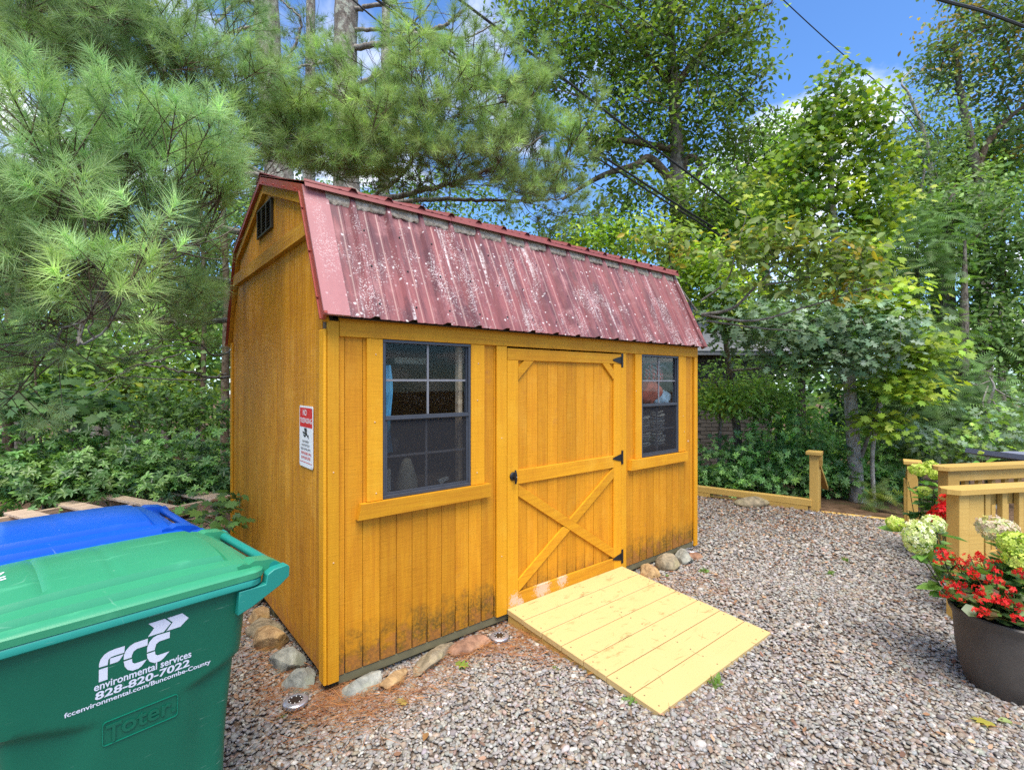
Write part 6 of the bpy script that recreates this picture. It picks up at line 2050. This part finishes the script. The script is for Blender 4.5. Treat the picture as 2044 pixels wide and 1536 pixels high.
# understory on the left
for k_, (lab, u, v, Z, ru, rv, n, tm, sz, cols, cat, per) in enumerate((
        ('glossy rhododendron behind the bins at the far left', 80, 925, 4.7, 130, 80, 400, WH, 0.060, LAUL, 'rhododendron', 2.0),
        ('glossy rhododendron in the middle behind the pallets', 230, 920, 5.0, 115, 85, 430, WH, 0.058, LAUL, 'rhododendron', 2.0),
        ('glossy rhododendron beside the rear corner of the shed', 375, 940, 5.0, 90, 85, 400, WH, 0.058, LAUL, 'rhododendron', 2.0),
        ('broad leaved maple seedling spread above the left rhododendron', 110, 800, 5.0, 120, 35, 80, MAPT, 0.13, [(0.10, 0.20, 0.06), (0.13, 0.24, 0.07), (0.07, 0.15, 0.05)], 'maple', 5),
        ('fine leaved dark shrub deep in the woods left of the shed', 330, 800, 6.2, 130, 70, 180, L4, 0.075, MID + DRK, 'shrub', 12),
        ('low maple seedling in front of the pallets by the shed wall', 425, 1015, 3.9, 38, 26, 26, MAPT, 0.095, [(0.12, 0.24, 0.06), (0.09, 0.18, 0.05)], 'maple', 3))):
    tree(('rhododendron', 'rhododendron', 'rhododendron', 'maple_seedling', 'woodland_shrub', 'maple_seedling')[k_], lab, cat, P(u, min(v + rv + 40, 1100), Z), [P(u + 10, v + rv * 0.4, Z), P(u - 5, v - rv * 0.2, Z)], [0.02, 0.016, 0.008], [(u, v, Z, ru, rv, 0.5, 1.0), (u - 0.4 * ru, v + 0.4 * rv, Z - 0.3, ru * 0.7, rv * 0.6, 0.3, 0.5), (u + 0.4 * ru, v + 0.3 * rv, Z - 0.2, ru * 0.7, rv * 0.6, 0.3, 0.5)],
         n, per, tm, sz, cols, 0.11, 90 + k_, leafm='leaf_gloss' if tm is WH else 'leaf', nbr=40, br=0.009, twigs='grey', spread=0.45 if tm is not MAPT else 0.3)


# ------------------------------------------------------------------ white pines
SHED_PX = np.array([(455, 690), (472, 490), (520, 340), (611, 356), (1340, 536), (1412, 693), (1391, 1090), (650, 1370), (455, 1080)], float)


def over_shed(p, margin=0.0):
    """would this point hang between the camera and the shed?"""
    u, v, z = proj(p)
    if z > 5.6:
        return False
    m = margin * FPX / z
    for k_ in range(8):
        a = k_ * math.pi / 4
        x, y = (u + m * math.cos(a), v + m * math.sin(a)) if m else (u, v)
        ins = False
        j = len(SHED_PX) - 1
        for i in range(len(SHED_PX)):
            if (SHED_PX[i, 1] > y) != (SHED_PX[j, 1] > y) and x < (SHED_PX[j, 0] - SHED_PX[i, 0]) * (y - SHED_PX[i, 1]) / (SHED_PX[j, 1] - SHED_PX[i, 1]) + SHED_PX[i, 0]:
                ins = not ins
            j = i
        if ins:
            return True
        if not m:
            break
    return False


def pine(name, label, base, trunk, radii, regions, limbs, seed, cols, hub, far=False, tuft=0.122):
    """regions: (u, v, Z, ru, rv, rz, sprays, tone)"""
    q = np.random.default_rng(seed)
    b = np.array([base[0], base[1], float(gz(base[0], base[1])) - 0.03])
    t = empty(name, tuple(b)); tag(t, label, 'pine tree')
    tp = curve([b] + [np.asarray(p) for p in trunk], 40)
    rr = np.interp(np.linspace(0, 1, len(tp)), np.linspace(0, 1, len(radii)), radii)
    a = NP(); a.tube(tp - b, rr * (1 + 0.04 * np.sin(np.arange(len(tp)) * 1.7)), 16)
    a.build('trunk', 'bark_pine', t, smooth=True)
    bn = NP()
    src = []
    for path, r0, r1 in limbs:
        pp = curve([np.asarray(p) for p in path], 9 * len(path), 0.008)
        bn.tube(pp - b, np.linspace(r0, r1, len(pp)), 7)
        src.append(pp[len(pp) // 4:])
    src.append(tp[len(tp) // 3:])
    tw = NP()
    TP, TD, TC, TS = [], [], [], []
    for (u, v, Z, ru, rv, rz, ns, tone) in regions:
        C = ell(q, ns, [(u, v, Z, ru, rv, rz, 1.0)])
        # one bough per handful of sprays, reaching from the nearest limb or the hub
        S = np.concatenate(src)
        cen = P(u, v, Z)
        h = np.asarray(hub(u, v, Z))
        nb = max(1, ns // 7)
        hubs = []
        for k_ in range(nb):
            c = C[k_]
            d = np.linalg.norm(S - c, axis=1)
            s0 = S[np.argmin(d)] if d.min() < 1.6 else h
            mid = (s0 + c) / 2 + q.normal(0, 0.05, 3) + np.array((0, 0, -0.05))
            pp = curve([s0, mid, c], 14, 0.01)
            L = np.linalg.norm(c - s0)
            bn.tube(pp - b, np.linspace(min(0.022, 0.007 + 0.005 * L), 0.005, len(pp)), 6)
            hubs.append((pp, (c - s0) / (L + 1e-6)))
        for c in C:
            # attach the spray to the closest bough
            best = min(hubs, key=lambda hp: np.min(np.linalg.norm(hp[0] - c, axis=1)))
            j = int(np.argmin(np.linalg.norm(best[0] - c, axis=1)))
            s0 = best[0][max(0, j - 2)]
            out = c - s0; L0 = np.linalg.norm(out)
            if L0 < 0.05:
                out = best[1] + q.normal(0, 0.3, 3); L0 = np.linalg.norm(out)
            d = out / L0 * 0.55 + best[1] * 0.35 + q.normal(0, 0.28, 3) + np.array((0, 0, 0.10))
            d /= np.linalg.norm(d)
            bn.tube(curve([s0, (s0 + c) / 2 + q.normal(0, 0.03, 3), c], 6) - b, np.linspace(0.0055, 0.0035, len(curve([s0, s0, c], 6))), 4)
            Ls = q.uniform(0.32, 0.62) * (1.25 if far else 1.0)
            if not far and (over_shed(c) or over_shed(c + d * Ls, 0.03)):
                continue
            main = curve([c, c + d * Ls * 0.5 + np.array((0, 0, 0.01)), c + d * Ls + np.array((0, 0, 0.10 * Ls))], 8)
            tw.tube(main - b, np.linspace(0.0045, 0.0025, len(main)), 4)
            tips = [(main[-1], main[-1] - main[-2])]
            nside = 4 if far else 8
            for k_ in range(nside):
                f = q.uniform(0.15, 0.95)
                p = main[int(f * (len(main) - 1))]
                sd = np.cross(d, np.array((0, 0, 1.0)) + q.normal(0, 0.45, 3)); sd /= np.linalg.norm(sd) + 1e-9
                sd = d * 0.75 + sd * (1 if k_ % 2 else -1) * 0.75 + np.array((0, 0, 0.22)) + q.normal(0, 0.15, 3)
                sd /= np.linalg.norm(sd)
                l2 = Ls * (0.55 - 0.30 * f) * q.uniform(0.7, 1.2) + 0.05
                e = p + sd * l2 + np.array((0, 0, 0.12 * l2))
                tw.tube(np.array([p, (p + e) / 2, e]) - b, [0.003, 0.0025, 0.002], 4)
                ed = e - p
                tips.append((e, ed + np.array((0, 0, 0.25 * l2))))
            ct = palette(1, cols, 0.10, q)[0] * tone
            for p, dd in tips:
                if not far and over_shed(p, 0.085):
                    continue
                TP.append(p - b); TD.append(dd); TC.append(ct * math.exp(q.normal(0, 0.20))); TS.append(tuft * q.uniform(0.78, 1.15))
    bn.build('boughs', 'twig_grey', t, smooth=True, kind='stuff')
    tw.build('twigs', 'twig', t, kind='stuff')
    TP, TD, TC, TS = map(np.array, (TP, TD, TC, TS))
    nd = NP()
    tt = TUFTS_FAR if far else TUFTS
    k_ = q.integers(0, len(tt), len(TP))
    for i, (V_, F_) in enumerate(tt):
        s_ = k_ == i
        if s_.any():
            nd.scatter(V_, F_, TP[s_], frame_to(TD[s_], q), TS[s_], TC[s_])
    nd.build('needles', 'needle', t, kind='stuff')
    return t


PINEC = [(0.255, 0.385, 0.155), (0.205, 0.325, 0.135), (0.315, 0.450, 0.195), (0.280, 0.395, 0.135)]
t1 = [P(566, 500, 7.6), P(556, 330, 7.6), P(542, 180, 7.6), (P(532, 20, 7.6)), P(524, -200, 7.6), P(520, -500, 7.6)]
pine('white_pine', 'white pine whose long soft boughs hang over the bins left of the shed', P(572, 900, 7.6), t1, [0.24, 0.22, 0.20, 0.185, 0.175, 0.165, 0.15],
     [(110, 100, 4.1, 180, 110, 0.8, 62, 1.0), (330, 130, 4.3, 140, 110, 0.8, 50, 1.0), (440, 210, 4.6, 80, 80, 0.6, 26, 1.05), (120, 235, 4.8, 150, 50, 0.7, 22, 0.85), (250, 20, 4.6, 240, 50, 0.8, 34, 0.95),
      (90, 470, 2.75, 140, 60, 0.32, 22, 1.15), (190, 440, 2.7, 50, 55, 0.2, 8, 1.35), (345, 450, 3.0, 95, 70, 0.35, 20, 1.25), (110, 590, 2.9, 140, 70, 0.4, 26, 1.05), (235, 560, 3.1, 90, 60, 0.35, 12, 1.1), (200, 655, 2.5, 40, 20, 0.12, 4, 1.4), (360, 590, 3.9, 100, 70, 0.45, 18, 0.95), (60, 690, 2.8, 90, 35, 0.3, 10, 1.15), (330, 690, 4.4, 110, 50, 0.5, 10, 0.9), (430, 480, 3.6, 50, 60, 0.3, 10, 1.1),
      (515, 300, 4.9, 60, 60, 0.5, 14, 1.1), (20, 330, 4.6, 60, 60, 0.6, 8, 0.8)],
     [([P(556, 352, 7.5), P(524, 349, 7.2), P(466, 315, 6.6), P(383, 253, 6.0), P(329, 236, 5.6), P(185, 240, 5.0), P(127, 250, 4.8), P(48, 274, 4.5)], 0.055, 0.010),
      ([P(556, 360, 7.5), P(527, 353, 7.1), P(459, 342, 6.4), P(377, 310, 5.7), P(329, 291, 5.3), P(274, 270, 4.9), P(205, 262, 4.6), P(154, 264, 4.4), P(55, 281, 4.2)], 0.05, 0.010),
      ([P(558, 470, 7.4), P(400, 450, 5.6), P(288, 408, 4.6), P(205, 366, 4.2), P(120, 329, 4.0), P(38, 305, 3.9)], 0.045, 0.008),
      ([P(383, 253, 6.0), P(353, 226, 5.4), P(329, 164, 4.9), P(301, 106, 4.7), P(270, 51, 4.6), P(246, 10, 4.5)], 0.028, 0.008),
      ([P(562, 560, 7.4), P(440, 560, 5.4), P(330, 530, 4.2), P(200, 500, 3.3), P(60, 470, 2.9)], 0.045, 0.008), ([P(562, 620, 7.4), P(450, 640, 5.4), P(300, 640, 4.0), P(140, 620, 3.2), P(20, 610, 2.9)], 0.04, 0.008),
      ([P(540, 60, 7.6), P(507, 55, 7.4), P(466, 65, 7.2), P(425, 95, 7.0)], 0.04, 0.015), ([P(535, 20, 7.6), P(479, 2, 7.4), P(430, 50, 7.1)], 0.04, 0.015), ([P(542, 160, 7.6), P(585, 100, 7.5), P(600, 40, 7.4), P(560, 0, 7.3)], 0.03, 0.01),
      # dead lower branches
      ([P(566, 720, 7.4), P(450, 752, 5.6), P(370, 742, 5.0), P(280, 728, 4.7), P(240, 745, 4.5)], 0.020, 0.004), ([P(566, 640, 7.4), P(452, 705, 5.5), P(400, 690, 5.0), P(340, 655, 4.6)], 0.018, 0.004),
      ([P(560, 640, 7.4), P(452, 640, 5.7), P(380, 605, 5.1)], 0.02, 0.005), ([P(452, 745, 5.4), P(380, 760, 5.0), P(250, 752, 4.6), P(180, 770, 4.4)], 0.010, 0.003), ([P(370, 700, 5.0), P(310, 722, 4.8), P(225, 710, 4.5)], 0.008, 0.003),
      ([P(330, 715, 4.8), P(255, 740, 4.5), P(190, 790, 4.4)], 0.007, 0.003), ([P(290, 560, 3.4), P(215, 590, 2.9), P(165, 640, 2.6)], 0.010, 0.004), ([P(420, 560, 4.4), P(330, 590, 4.2), P(280, 600, 4.0)], 0.008, 0.003)],
     101, PINEC, lambda u, v, Z: P(470, max(260, min(v, 640)), 5.6))
t2 = [P(694, 500, 7.9), P(690, 300, 7.9), P(688, 150, 7.9), P(692, 0, 7.9), P(697, -200, 7.9), P(700, -500, 7.9)]
CENC = [(0.285, 0.400, 0.130), (0.235, 0.345, 0.115), (0.335, 0.460, 0.160), (0.265, 0.375, 0.120)]
pine('white_pine', 'white pine with a full drooping bough over the middle of the shed roof', P(696, 900, 7.9), t2, [0.235, 0.215, 0.20, 0.185, 0.175, 0.165, 0.15],
     [(620, 300, 5.0, 80, 70, 0.5, 22, 1.1), (720, 320, 5.1, 100, 70, 0.6, 34, 1.0), (820, 250, 5.1, 120, 80, 0.6, 46, 1.1), (950, 250, 5.3, 120, 80, 0.6, 46, 1.1), (1060, 320, 5.5, 80, 80, 0.5, 28, 1.05), (860, 370, 5.3, 200, 50, 0.6, 46, 0.95), (1070, 410, 5.8, 70, 45, 0.4, 16, 1.0), (1010, 200, 5.5, 45, 30, 0.3, 8, 1.1), (860, 160, 5.3, 50, 25, 0.3, 7, 1.1), (720, 230, 5.2, 60, 40, 0.4, 9, 1.05)],
     [([P(690, 372, 7.7), P(740, 396, 6.6), P(820, 386, 5.9), P(900, 366, 5.5), P(990, 330, 5.3), P(1085, 270, 5.2)], 0.05, 0.008), ([P(690, 390, 7.7), P(760, 404, 6.8), P(870, 398, 6.0), P(1000, 400, 5.7), P(1110, 400, 5.6)], 0.045, 0.008),
      ([P(740, 396, 6.6), P(800, 350, 5.8), P(850, 270, 5.3), P(870, 190, 5.2)], 0.025, 0.006), ([P(690, 340, 7.7), P(640, 330, 6.4), P(610, 290, 5.4)], 0.03, 0.008),
      ([P(694, 100, 7.9), P(783, 82, 7.7), P(844, 65, 7.6), P(885, 51, 7.5), P(925, 20, 7.4)], 0.05, 0.02), ([P(690, 185, 7.9), P(748, 151, 7.7), P(813, 110, 7.5), P(890, 105, 7.3)], 0.05, 0.02), ([P(692, 58, 7.9), P(796, 62, 7.7), P(905, 58, 7.5)], 0.035, 0.012), ([P(690, 252, 7.9), P(783, 243, 7.6), P(835, 253, 7.4)], 0.035, 0.015),
      ([P(690, 110, 7.9), P(633, 127, 7.6), P(562, 140, 7.3)], 0.035, 0.012), ([P(692, 20, 7.9), P(760, 8, 7.7), P(840, -20, 7.5)], 0.04, 0.02), ([P(690, 130, 7.9), P(720, 200, 7.7), P(760, 290, 7.6)], 0.03, 0.01), ([P(844, 65, 7.6), P(930, 75, 7.5), P(1000, 40, 7.4)], 0.02, 0.008), ([P(783, 82, 7.7), P(840, 30, 7.6), P(870, -10, 7.5)], 0.02, 0.008), ([P(813, 110, 7.5), P(870, 85, 7.4), P(950, 95, 7.3)], 0.016, 0.006), ([P(690, 170, 7.9), P(745, 205, 7.7), P(790, 190, 7.5)], 0.02, 0.008)],
     102, CENC, lambda u, v, Z: P(700, 350, 6.4))
# farther pines, coarser needles
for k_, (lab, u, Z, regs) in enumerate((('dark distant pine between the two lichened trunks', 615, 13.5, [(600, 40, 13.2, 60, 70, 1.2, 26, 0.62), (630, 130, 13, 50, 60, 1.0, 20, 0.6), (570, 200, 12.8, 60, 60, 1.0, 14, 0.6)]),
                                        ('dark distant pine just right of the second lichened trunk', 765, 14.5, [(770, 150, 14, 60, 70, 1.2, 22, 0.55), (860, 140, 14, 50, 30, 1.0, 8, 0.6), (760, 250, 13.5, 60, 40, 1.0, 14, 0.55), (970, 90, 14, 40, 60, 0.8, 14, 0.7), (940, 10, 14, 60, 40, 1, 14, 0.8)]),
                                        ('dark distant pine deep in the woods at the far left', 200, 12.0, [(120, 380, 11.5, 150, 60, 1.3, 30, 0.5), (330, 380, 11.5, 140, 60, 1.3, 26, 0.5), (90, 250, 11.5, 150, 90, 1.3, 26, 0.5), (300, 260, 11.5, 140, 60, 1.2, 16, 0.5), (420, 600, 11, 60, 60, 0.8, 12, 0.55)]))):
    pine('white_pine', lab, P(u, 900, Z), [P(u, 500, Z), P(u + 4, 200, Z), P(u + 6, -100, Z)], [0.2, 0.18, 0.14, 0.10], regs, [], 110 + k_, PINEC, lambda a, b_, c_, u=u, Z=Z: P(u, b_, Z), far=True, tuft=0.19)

# slim trunks in the woods on the left
for k_, (lab, u, Z, r) in enumerate((('slim dark trunk right beside the rear shed corner', 449, 8.5, 0.07), ('thin dark trunk a little left of the rear shed corner', 405, 9.5, 0.05), ('thin leaning grey sapling trunk left of the pallets', 62, 5.6, 0.012), ('dark trunk deep in the woods at the far left edge', 16, 9.0, 0.08))):
    tree('woodland_tree', lab, 'tree', P(u + (40 if k_ == 2 else 0), 980, Z), [P(u + 12 if k_ == 2 else u, 800, Z), P(u + 3, 600, Z), P(u - 4, 400, Z)], [r, r * 0.95, r * 0.8, r * 0.6], [(u, 420, Z + 0.5, 90, 60, 0.7, 1.0)], 40, 16, L4, 0.10, MID + DRK, 0.22, 120 + k_, nbr=12, br=0.02, barkm='twig')
for k_, (lab, u, v, Z, ru, rv, n, cols) in enumerate((
        ('bright yellow green tree glimpsed far left through the pines', 40, 390, 10.0, 70, 40, 70, YEL),
        ('small yellow green tree glimpsed left of the shed wall', 270, 765, 9.5, 130, 40, 90, YEL),
        ('leafy green tree behind the rear corner of the shed', 400, 660, 10.5, 90, 70, 110, MID),
        ('broad dark green tree in the woods behind the bins', 150, 720, 9.0, 180, 90, 190, DRK + MID),
        ('dark green tree behind the middle of the left woods', 330, 560, 12.5, 160, 140, 200, DRK),
        ('dark green tree behind the far left pine boughs', 60, 560, 12.0, 160, 130, 180, DRK),
        ('tall dark green tree behind the shed gable peak', 520, 420, 14.5, 160, 130, 190, DRK),
        ('dark green tree behind the middle of the shed roof', 800, 420, 15.0, 220, 80, 200, DRK + MID),
        ('dark green tree behind the shed beyond the bright shrub', 1150, 480, 15.0, 160, 60, 150, DRK + MID),
        ('mid green tree behind the silver leaved oak boughs', 1600, 640, 11.5, 170, 110, 300, MID + DRK),
        ('dark tree in the gap right of the pale trunk', 1780, 820, 11.5, 120, 120, 230, DRK),
        ('mid green tree in the gap left of the yellow green crown', 1520, 430, 13.0, 90, 70, 150, MID + OAKG),
        ('mid green tree filling the gap between the oak and the yellow green crown', 1530, 320, 13.5, 80, 80, 190, MID + OAKG),
        ('light green tree behind the half bare tree at the right', 1880, 360, 14.0, 110, 100, 260, MID + OAKG),
        ('mid green tree low behind the magnolia boughs', 1450, 470, 12.0, 90, 60, 170, MID + BRI),
        ('deep green tree behind the dense right oak', 2000, 330, 14.5, 90, 110, 220, MID + DRK),
        ('bushy green tree between the pale trunk and right hemlock', 1760, 520, 12.5, 90, 90, 200, MID + YEL))):
    tree('woodland_tree', lab, 'tree', P(u, 960, Z), [P(u, v + 40, Z), P(u + 5, v - rv * 0.5, Z)], [0.10, 0.08, 0.03], [(u, v, Z, ru, rv, 1.1, 1.0)], n, 20, L4, 0.15, cols, 0.30, 130 + k_, nbr=18, br=0.025)

# far wood closing the view
acc = NP()
q = np.random.default_rng(200)
n = 30000
u = q.uniform(-500, 2500, n)
topv = np.where(u < 1150, 480, 600) + 60 * np.sin(u / 130.0) + 40 * np.sin(u / 47.0)
v = topv + (1000 - topv) * q.uniform(0, 1, n) ** 0.8
Z = q.uniform(17, 30, n)
pos = CAM + Z[:, None] * (FW + RT * ((u - 1022) / FPX)[:, None] + UP * ((HOR - v) / FPX)[:, None])
pos[:, 2] = np.maximum(pos[:, 2], gz(pos[:, 0], pos[:, 1]))
acc.scatter(LEAF2_V, LEAF2_F, pos, rots(n, (0, 0, 1), 0.8, q), q.uniform(0.35, 0.7, n), palette(n, DRK + MID, 0.25, q))
tag(acc.build('far_wood', 'leaf', None, kind='stuff'), 'dense dark woodland closing the view behind everything', 'woods')

# ------------------------------------------------------------------ neighbouring brick house glimpsed beyond the shed
m, g = mat('dark_brick')
n = g.noise(g.obj(), 12, 5, 0.7)
c = g.mix(g.rand(), (0.075, 0.062, 0.052), (0.16, 0.135, 0.115))
g.out(g.mix(g.math('MULTIPLY', n, 0.6), c, (0.05, 0.045, 0.04)), 0.9, g.bump(n, 0.5, 0.01))
M['brick'] = m
M['mortar'] = simple('dark_mortar', (0.055, 0.052, 0.046), 0.95)
M['shingle'] = simple('grey_shingle', (0.17, 0.175, 0.185), 0.9, 0, 0.35, 25, 0.4)
hp = P(1440, 900, 10.4)
house = empty('brick_house', (hp[0], hp[1], float(gz(hp[0], hp[1])) - 0.05), -YAW)
tag(house, 'dark brick house with a grey shingle roof glimpsed between shed and shrubs', 'house')
wall = MB().box(-4.0, 1.05, 0.0, 0.2, 0.0, 2.62).build('wall', 'mortar', house)
MB().box(-4.0, 1.05, 0.2005, 4.0, 0.0, 2.60).build('rear_block', 'mortar', house)
bme = None
for r_ in range(32):
    for k_ in range(7):
        x = -0.55 + k_ * 0.232 + (0.116 if r_ % 2 else 0)
        if x > 0.95:
            continue
        if bme is None:
            o = MB().box(0, 0.220, -0.012, 0.0, 0, 0.068, 0.003).build('brick', 'brick', wall, fix=False); bme = o.data
        else:
            o = link(bpy.data.objects.new('brick', bme), wall)
        o.location = (x, R.uniform(-0.003, 0.0), 0.02 + r_ * 0.080)
rf = MB().hexa([(-4.3, -0.35, 2.55), (1.30, -0.35, 2.55), (1.30, 4.2, 4.3), (-4.3, 4.2, 4.3)], [(-4.3, -0.35, 2.62), (1.30, -0.35, 2.62), (1.30, 4.2, 4.37), (-4.3, 4.2, 4.37)]).build('roof', 'shingle', house)
sme = None
for r_ in range(7):
    for k_ in range(9):
        if sme is None:
            o = MB().box(0, 0.30, 0, 0.17, 0, 0.012, 0.002).build('shingle', 'shingle', rf, fix=False); sme = o.data
        else:
            o = link(bpy.data.objects.new('shingle', sme), rf)
        yy = -0.36 + r_ * 0.145
        o.location = (-1.45 + k_ * 0.302 + (0.15 if r_ % 2 else 0), yy, 2.6235 + (yy + 0.35) * 0.3846 + 0.004)
        o.rotation_euler = (0.33, 0, 0)

# ------------------------------------------------------------------ overhead cables
def cable(name, label, pts, r):
    pp = curve([P(*p) for p in pts], 40)
    o = MB().tube(pp, r, 6).build(name, 'cable', None, True)
    return tag(o, label, 'cable', 'overhead service cables')


cable('overhead_cable', 'thick black cable passing through the top of the pine bough, upper of the close pair', [(560, -140, 6.0), (762, -2, 6.6), (1010, 182, 7.6), (1240, 336, 8.8), (1470, 480, 10.2), (1720, 610, 11.8), (1960, 757, 13.5), (2100, 840, 15)], 0.019)
cable('overhead_cable', 'black cable just under the upper one of the close pair above the roof', [(560, -132, 6.0), (758, 4, 6.6), (1006, 190, 7.6), (1238, 345, 8.8), (1470, 490, 10.2), (1720, 640, 11.8), (1960, 810, 13.5), (2100, 910, 15)], 0.016)
cable('overhead_cable', 'black cable crossing the oak crown above the close pair', [(760, -120, 6.0), (918, 0, 6.6), (1080, 122, 7.4), (1240, 246, 8.4), (1400, 365, 9.6), (1530, 460, 10.8), (1700, 590, 12.5)], 0.019)
cable('overhead_cable', 'thin wire crossing in front of the oak trunk high up', [(1080, -110, 8.0), (1230, 0, 8.8), (1400, 128, 9.8), (1560, 255, 10.8), (1680, 360, 11.8), (1850, 500, 13.5)], 0.008)
cable('overhead_cable', 'thin dark wire across the open blue sky', [(1440, -120, 9.0), (1572, 8, 9.8), (1690, 115, 10.6), (1800, 205, 11.4), (1930, 330, 12.6), (2080, 470, 14)], 0.011)
cable('overhead_cable', 'thick twisted cable crossing the top right corner', [(1760, -50, 6.0), (1870, -3, 6.3), (1960, 22, 6.6), (2044, 53, 6.9), (2150, 90, 7.3)], 0.022)
cable('overhead_cable', 'short light stub wire spliced left of the close pair', [(640, -60, 6.2), (760, 46, 6.6), (880, 115, 7.1), (945, 150, 7.4), (1000, 185, 7.7)], 0.011)

# ------------------------------------------------------------------ single fallen leaves and weeds
def fallen(label, u, v, size, col, tm):
    p = onground(u, v, -0.066)
    a = NP()
    a.scatter(np.array(tm[0]) - np.array((0, 0.45, 0)), tm[1], np.zeros((1, 3)), rots(1, (0, 0, 1), 0.12), np.array([size]), np.array([col]))
    o = a.build('fallen_leaf', 'leaf')
    o.location = (p[0], p[1], -0.060)
    tag(o, label, 'leaf', 'single fallen leaves on the gravel')


fallen('bright green oak leaf on the gravel before the long rock', 921, 1327, 0.10, (0.20, 0.33, 0.05), OAKT)
fallen('yellowish oak leaf on the gravel below the slab rock', 803, 1402, 0.085, (0.40, 0.34, 0.09), OAKT)
fallen('brown curled leaf lying alone near the bottom edge', 850, 1470, 0.06, (0.34, 0.19, 0.08), L4)
fallen('yellow green maple leaf on the gravel below the pot', 1962, 1440, 0.10, (0.46, 0.42, 0.08), MAPT)
fallen('pale green leaf nearest the pot bottom right', 2008, 1440, 0.07, (0.34, 0.42, 0.16), L4)
fallen('orange brown leaf against the ramp lower left side', 1180, 1345, 0.05, (0.36, 0.20, 0.05), L4)
fallen('rusty leaf beside the disc light near the ramp', 975, 1285, 0.07, (0.34, 0.15, 0.04), OAKT)
fallen('brown leaf left of the pot on the gravel', 1790, 1200, 0.07, (0.27, 0.13, 0.06), OAKT)
for k_, (u, v, s) in enumerate(((1405, 1140, 0.05), (1335, 1150, 0.035), (1430, 1365, 0.05), (1255, 1400, 0.035), (1110, 1335, 0.03), (565, 1430, 0.02), (1685, 1118, 0.05), (1660, 1145, 0.04))):
    p = onground(u, v, -0.075)
    t = empty('weed', (p[0], p[1], -0.082))
    tag(t, ('small green weed right of the chunky rocks', 'tiny weed at the foot of the chunky rock', 'green weed sprouting at the ramp lower right edge', 'little weed at the ramp lower left corner', 'tiny weed left of the ramp middle', 'tiny sprout beside the green bin', 'green weed in the gravel toward the path opening', 'small weed in the gravel left of the hydrangea')[k_], 'weed', 'weeds in the gravel')
    a = NP(); n = 16
    d = rng.normal(0, 1, (n, 3)); d[:, 2] = np.abs(d[:, 2]) * 0.8 + 0.2; d /= np.linalg.norm(d, axis=1, keepdims=True)
    z = np.cross(d, rng.normal(0, 1, (n, 3))); z /= np.linalg.norm(z, axis=1, keepdims=True)
    a.scatter(LEAF4_V, LEAF4_F, rng.normal(0, s * 0.3, (n, 3)) * np.array((1, 1, 0.1)), np.stack([np.cross(d, z), d, z], 2), s * rng.uniform(0.6, 1.2, n), palette(n, [(0.16, 0.28, 0.06), (0.22, 0.33, 0.09)], 0.15))
    a.build('leaves', 'leaf', t)
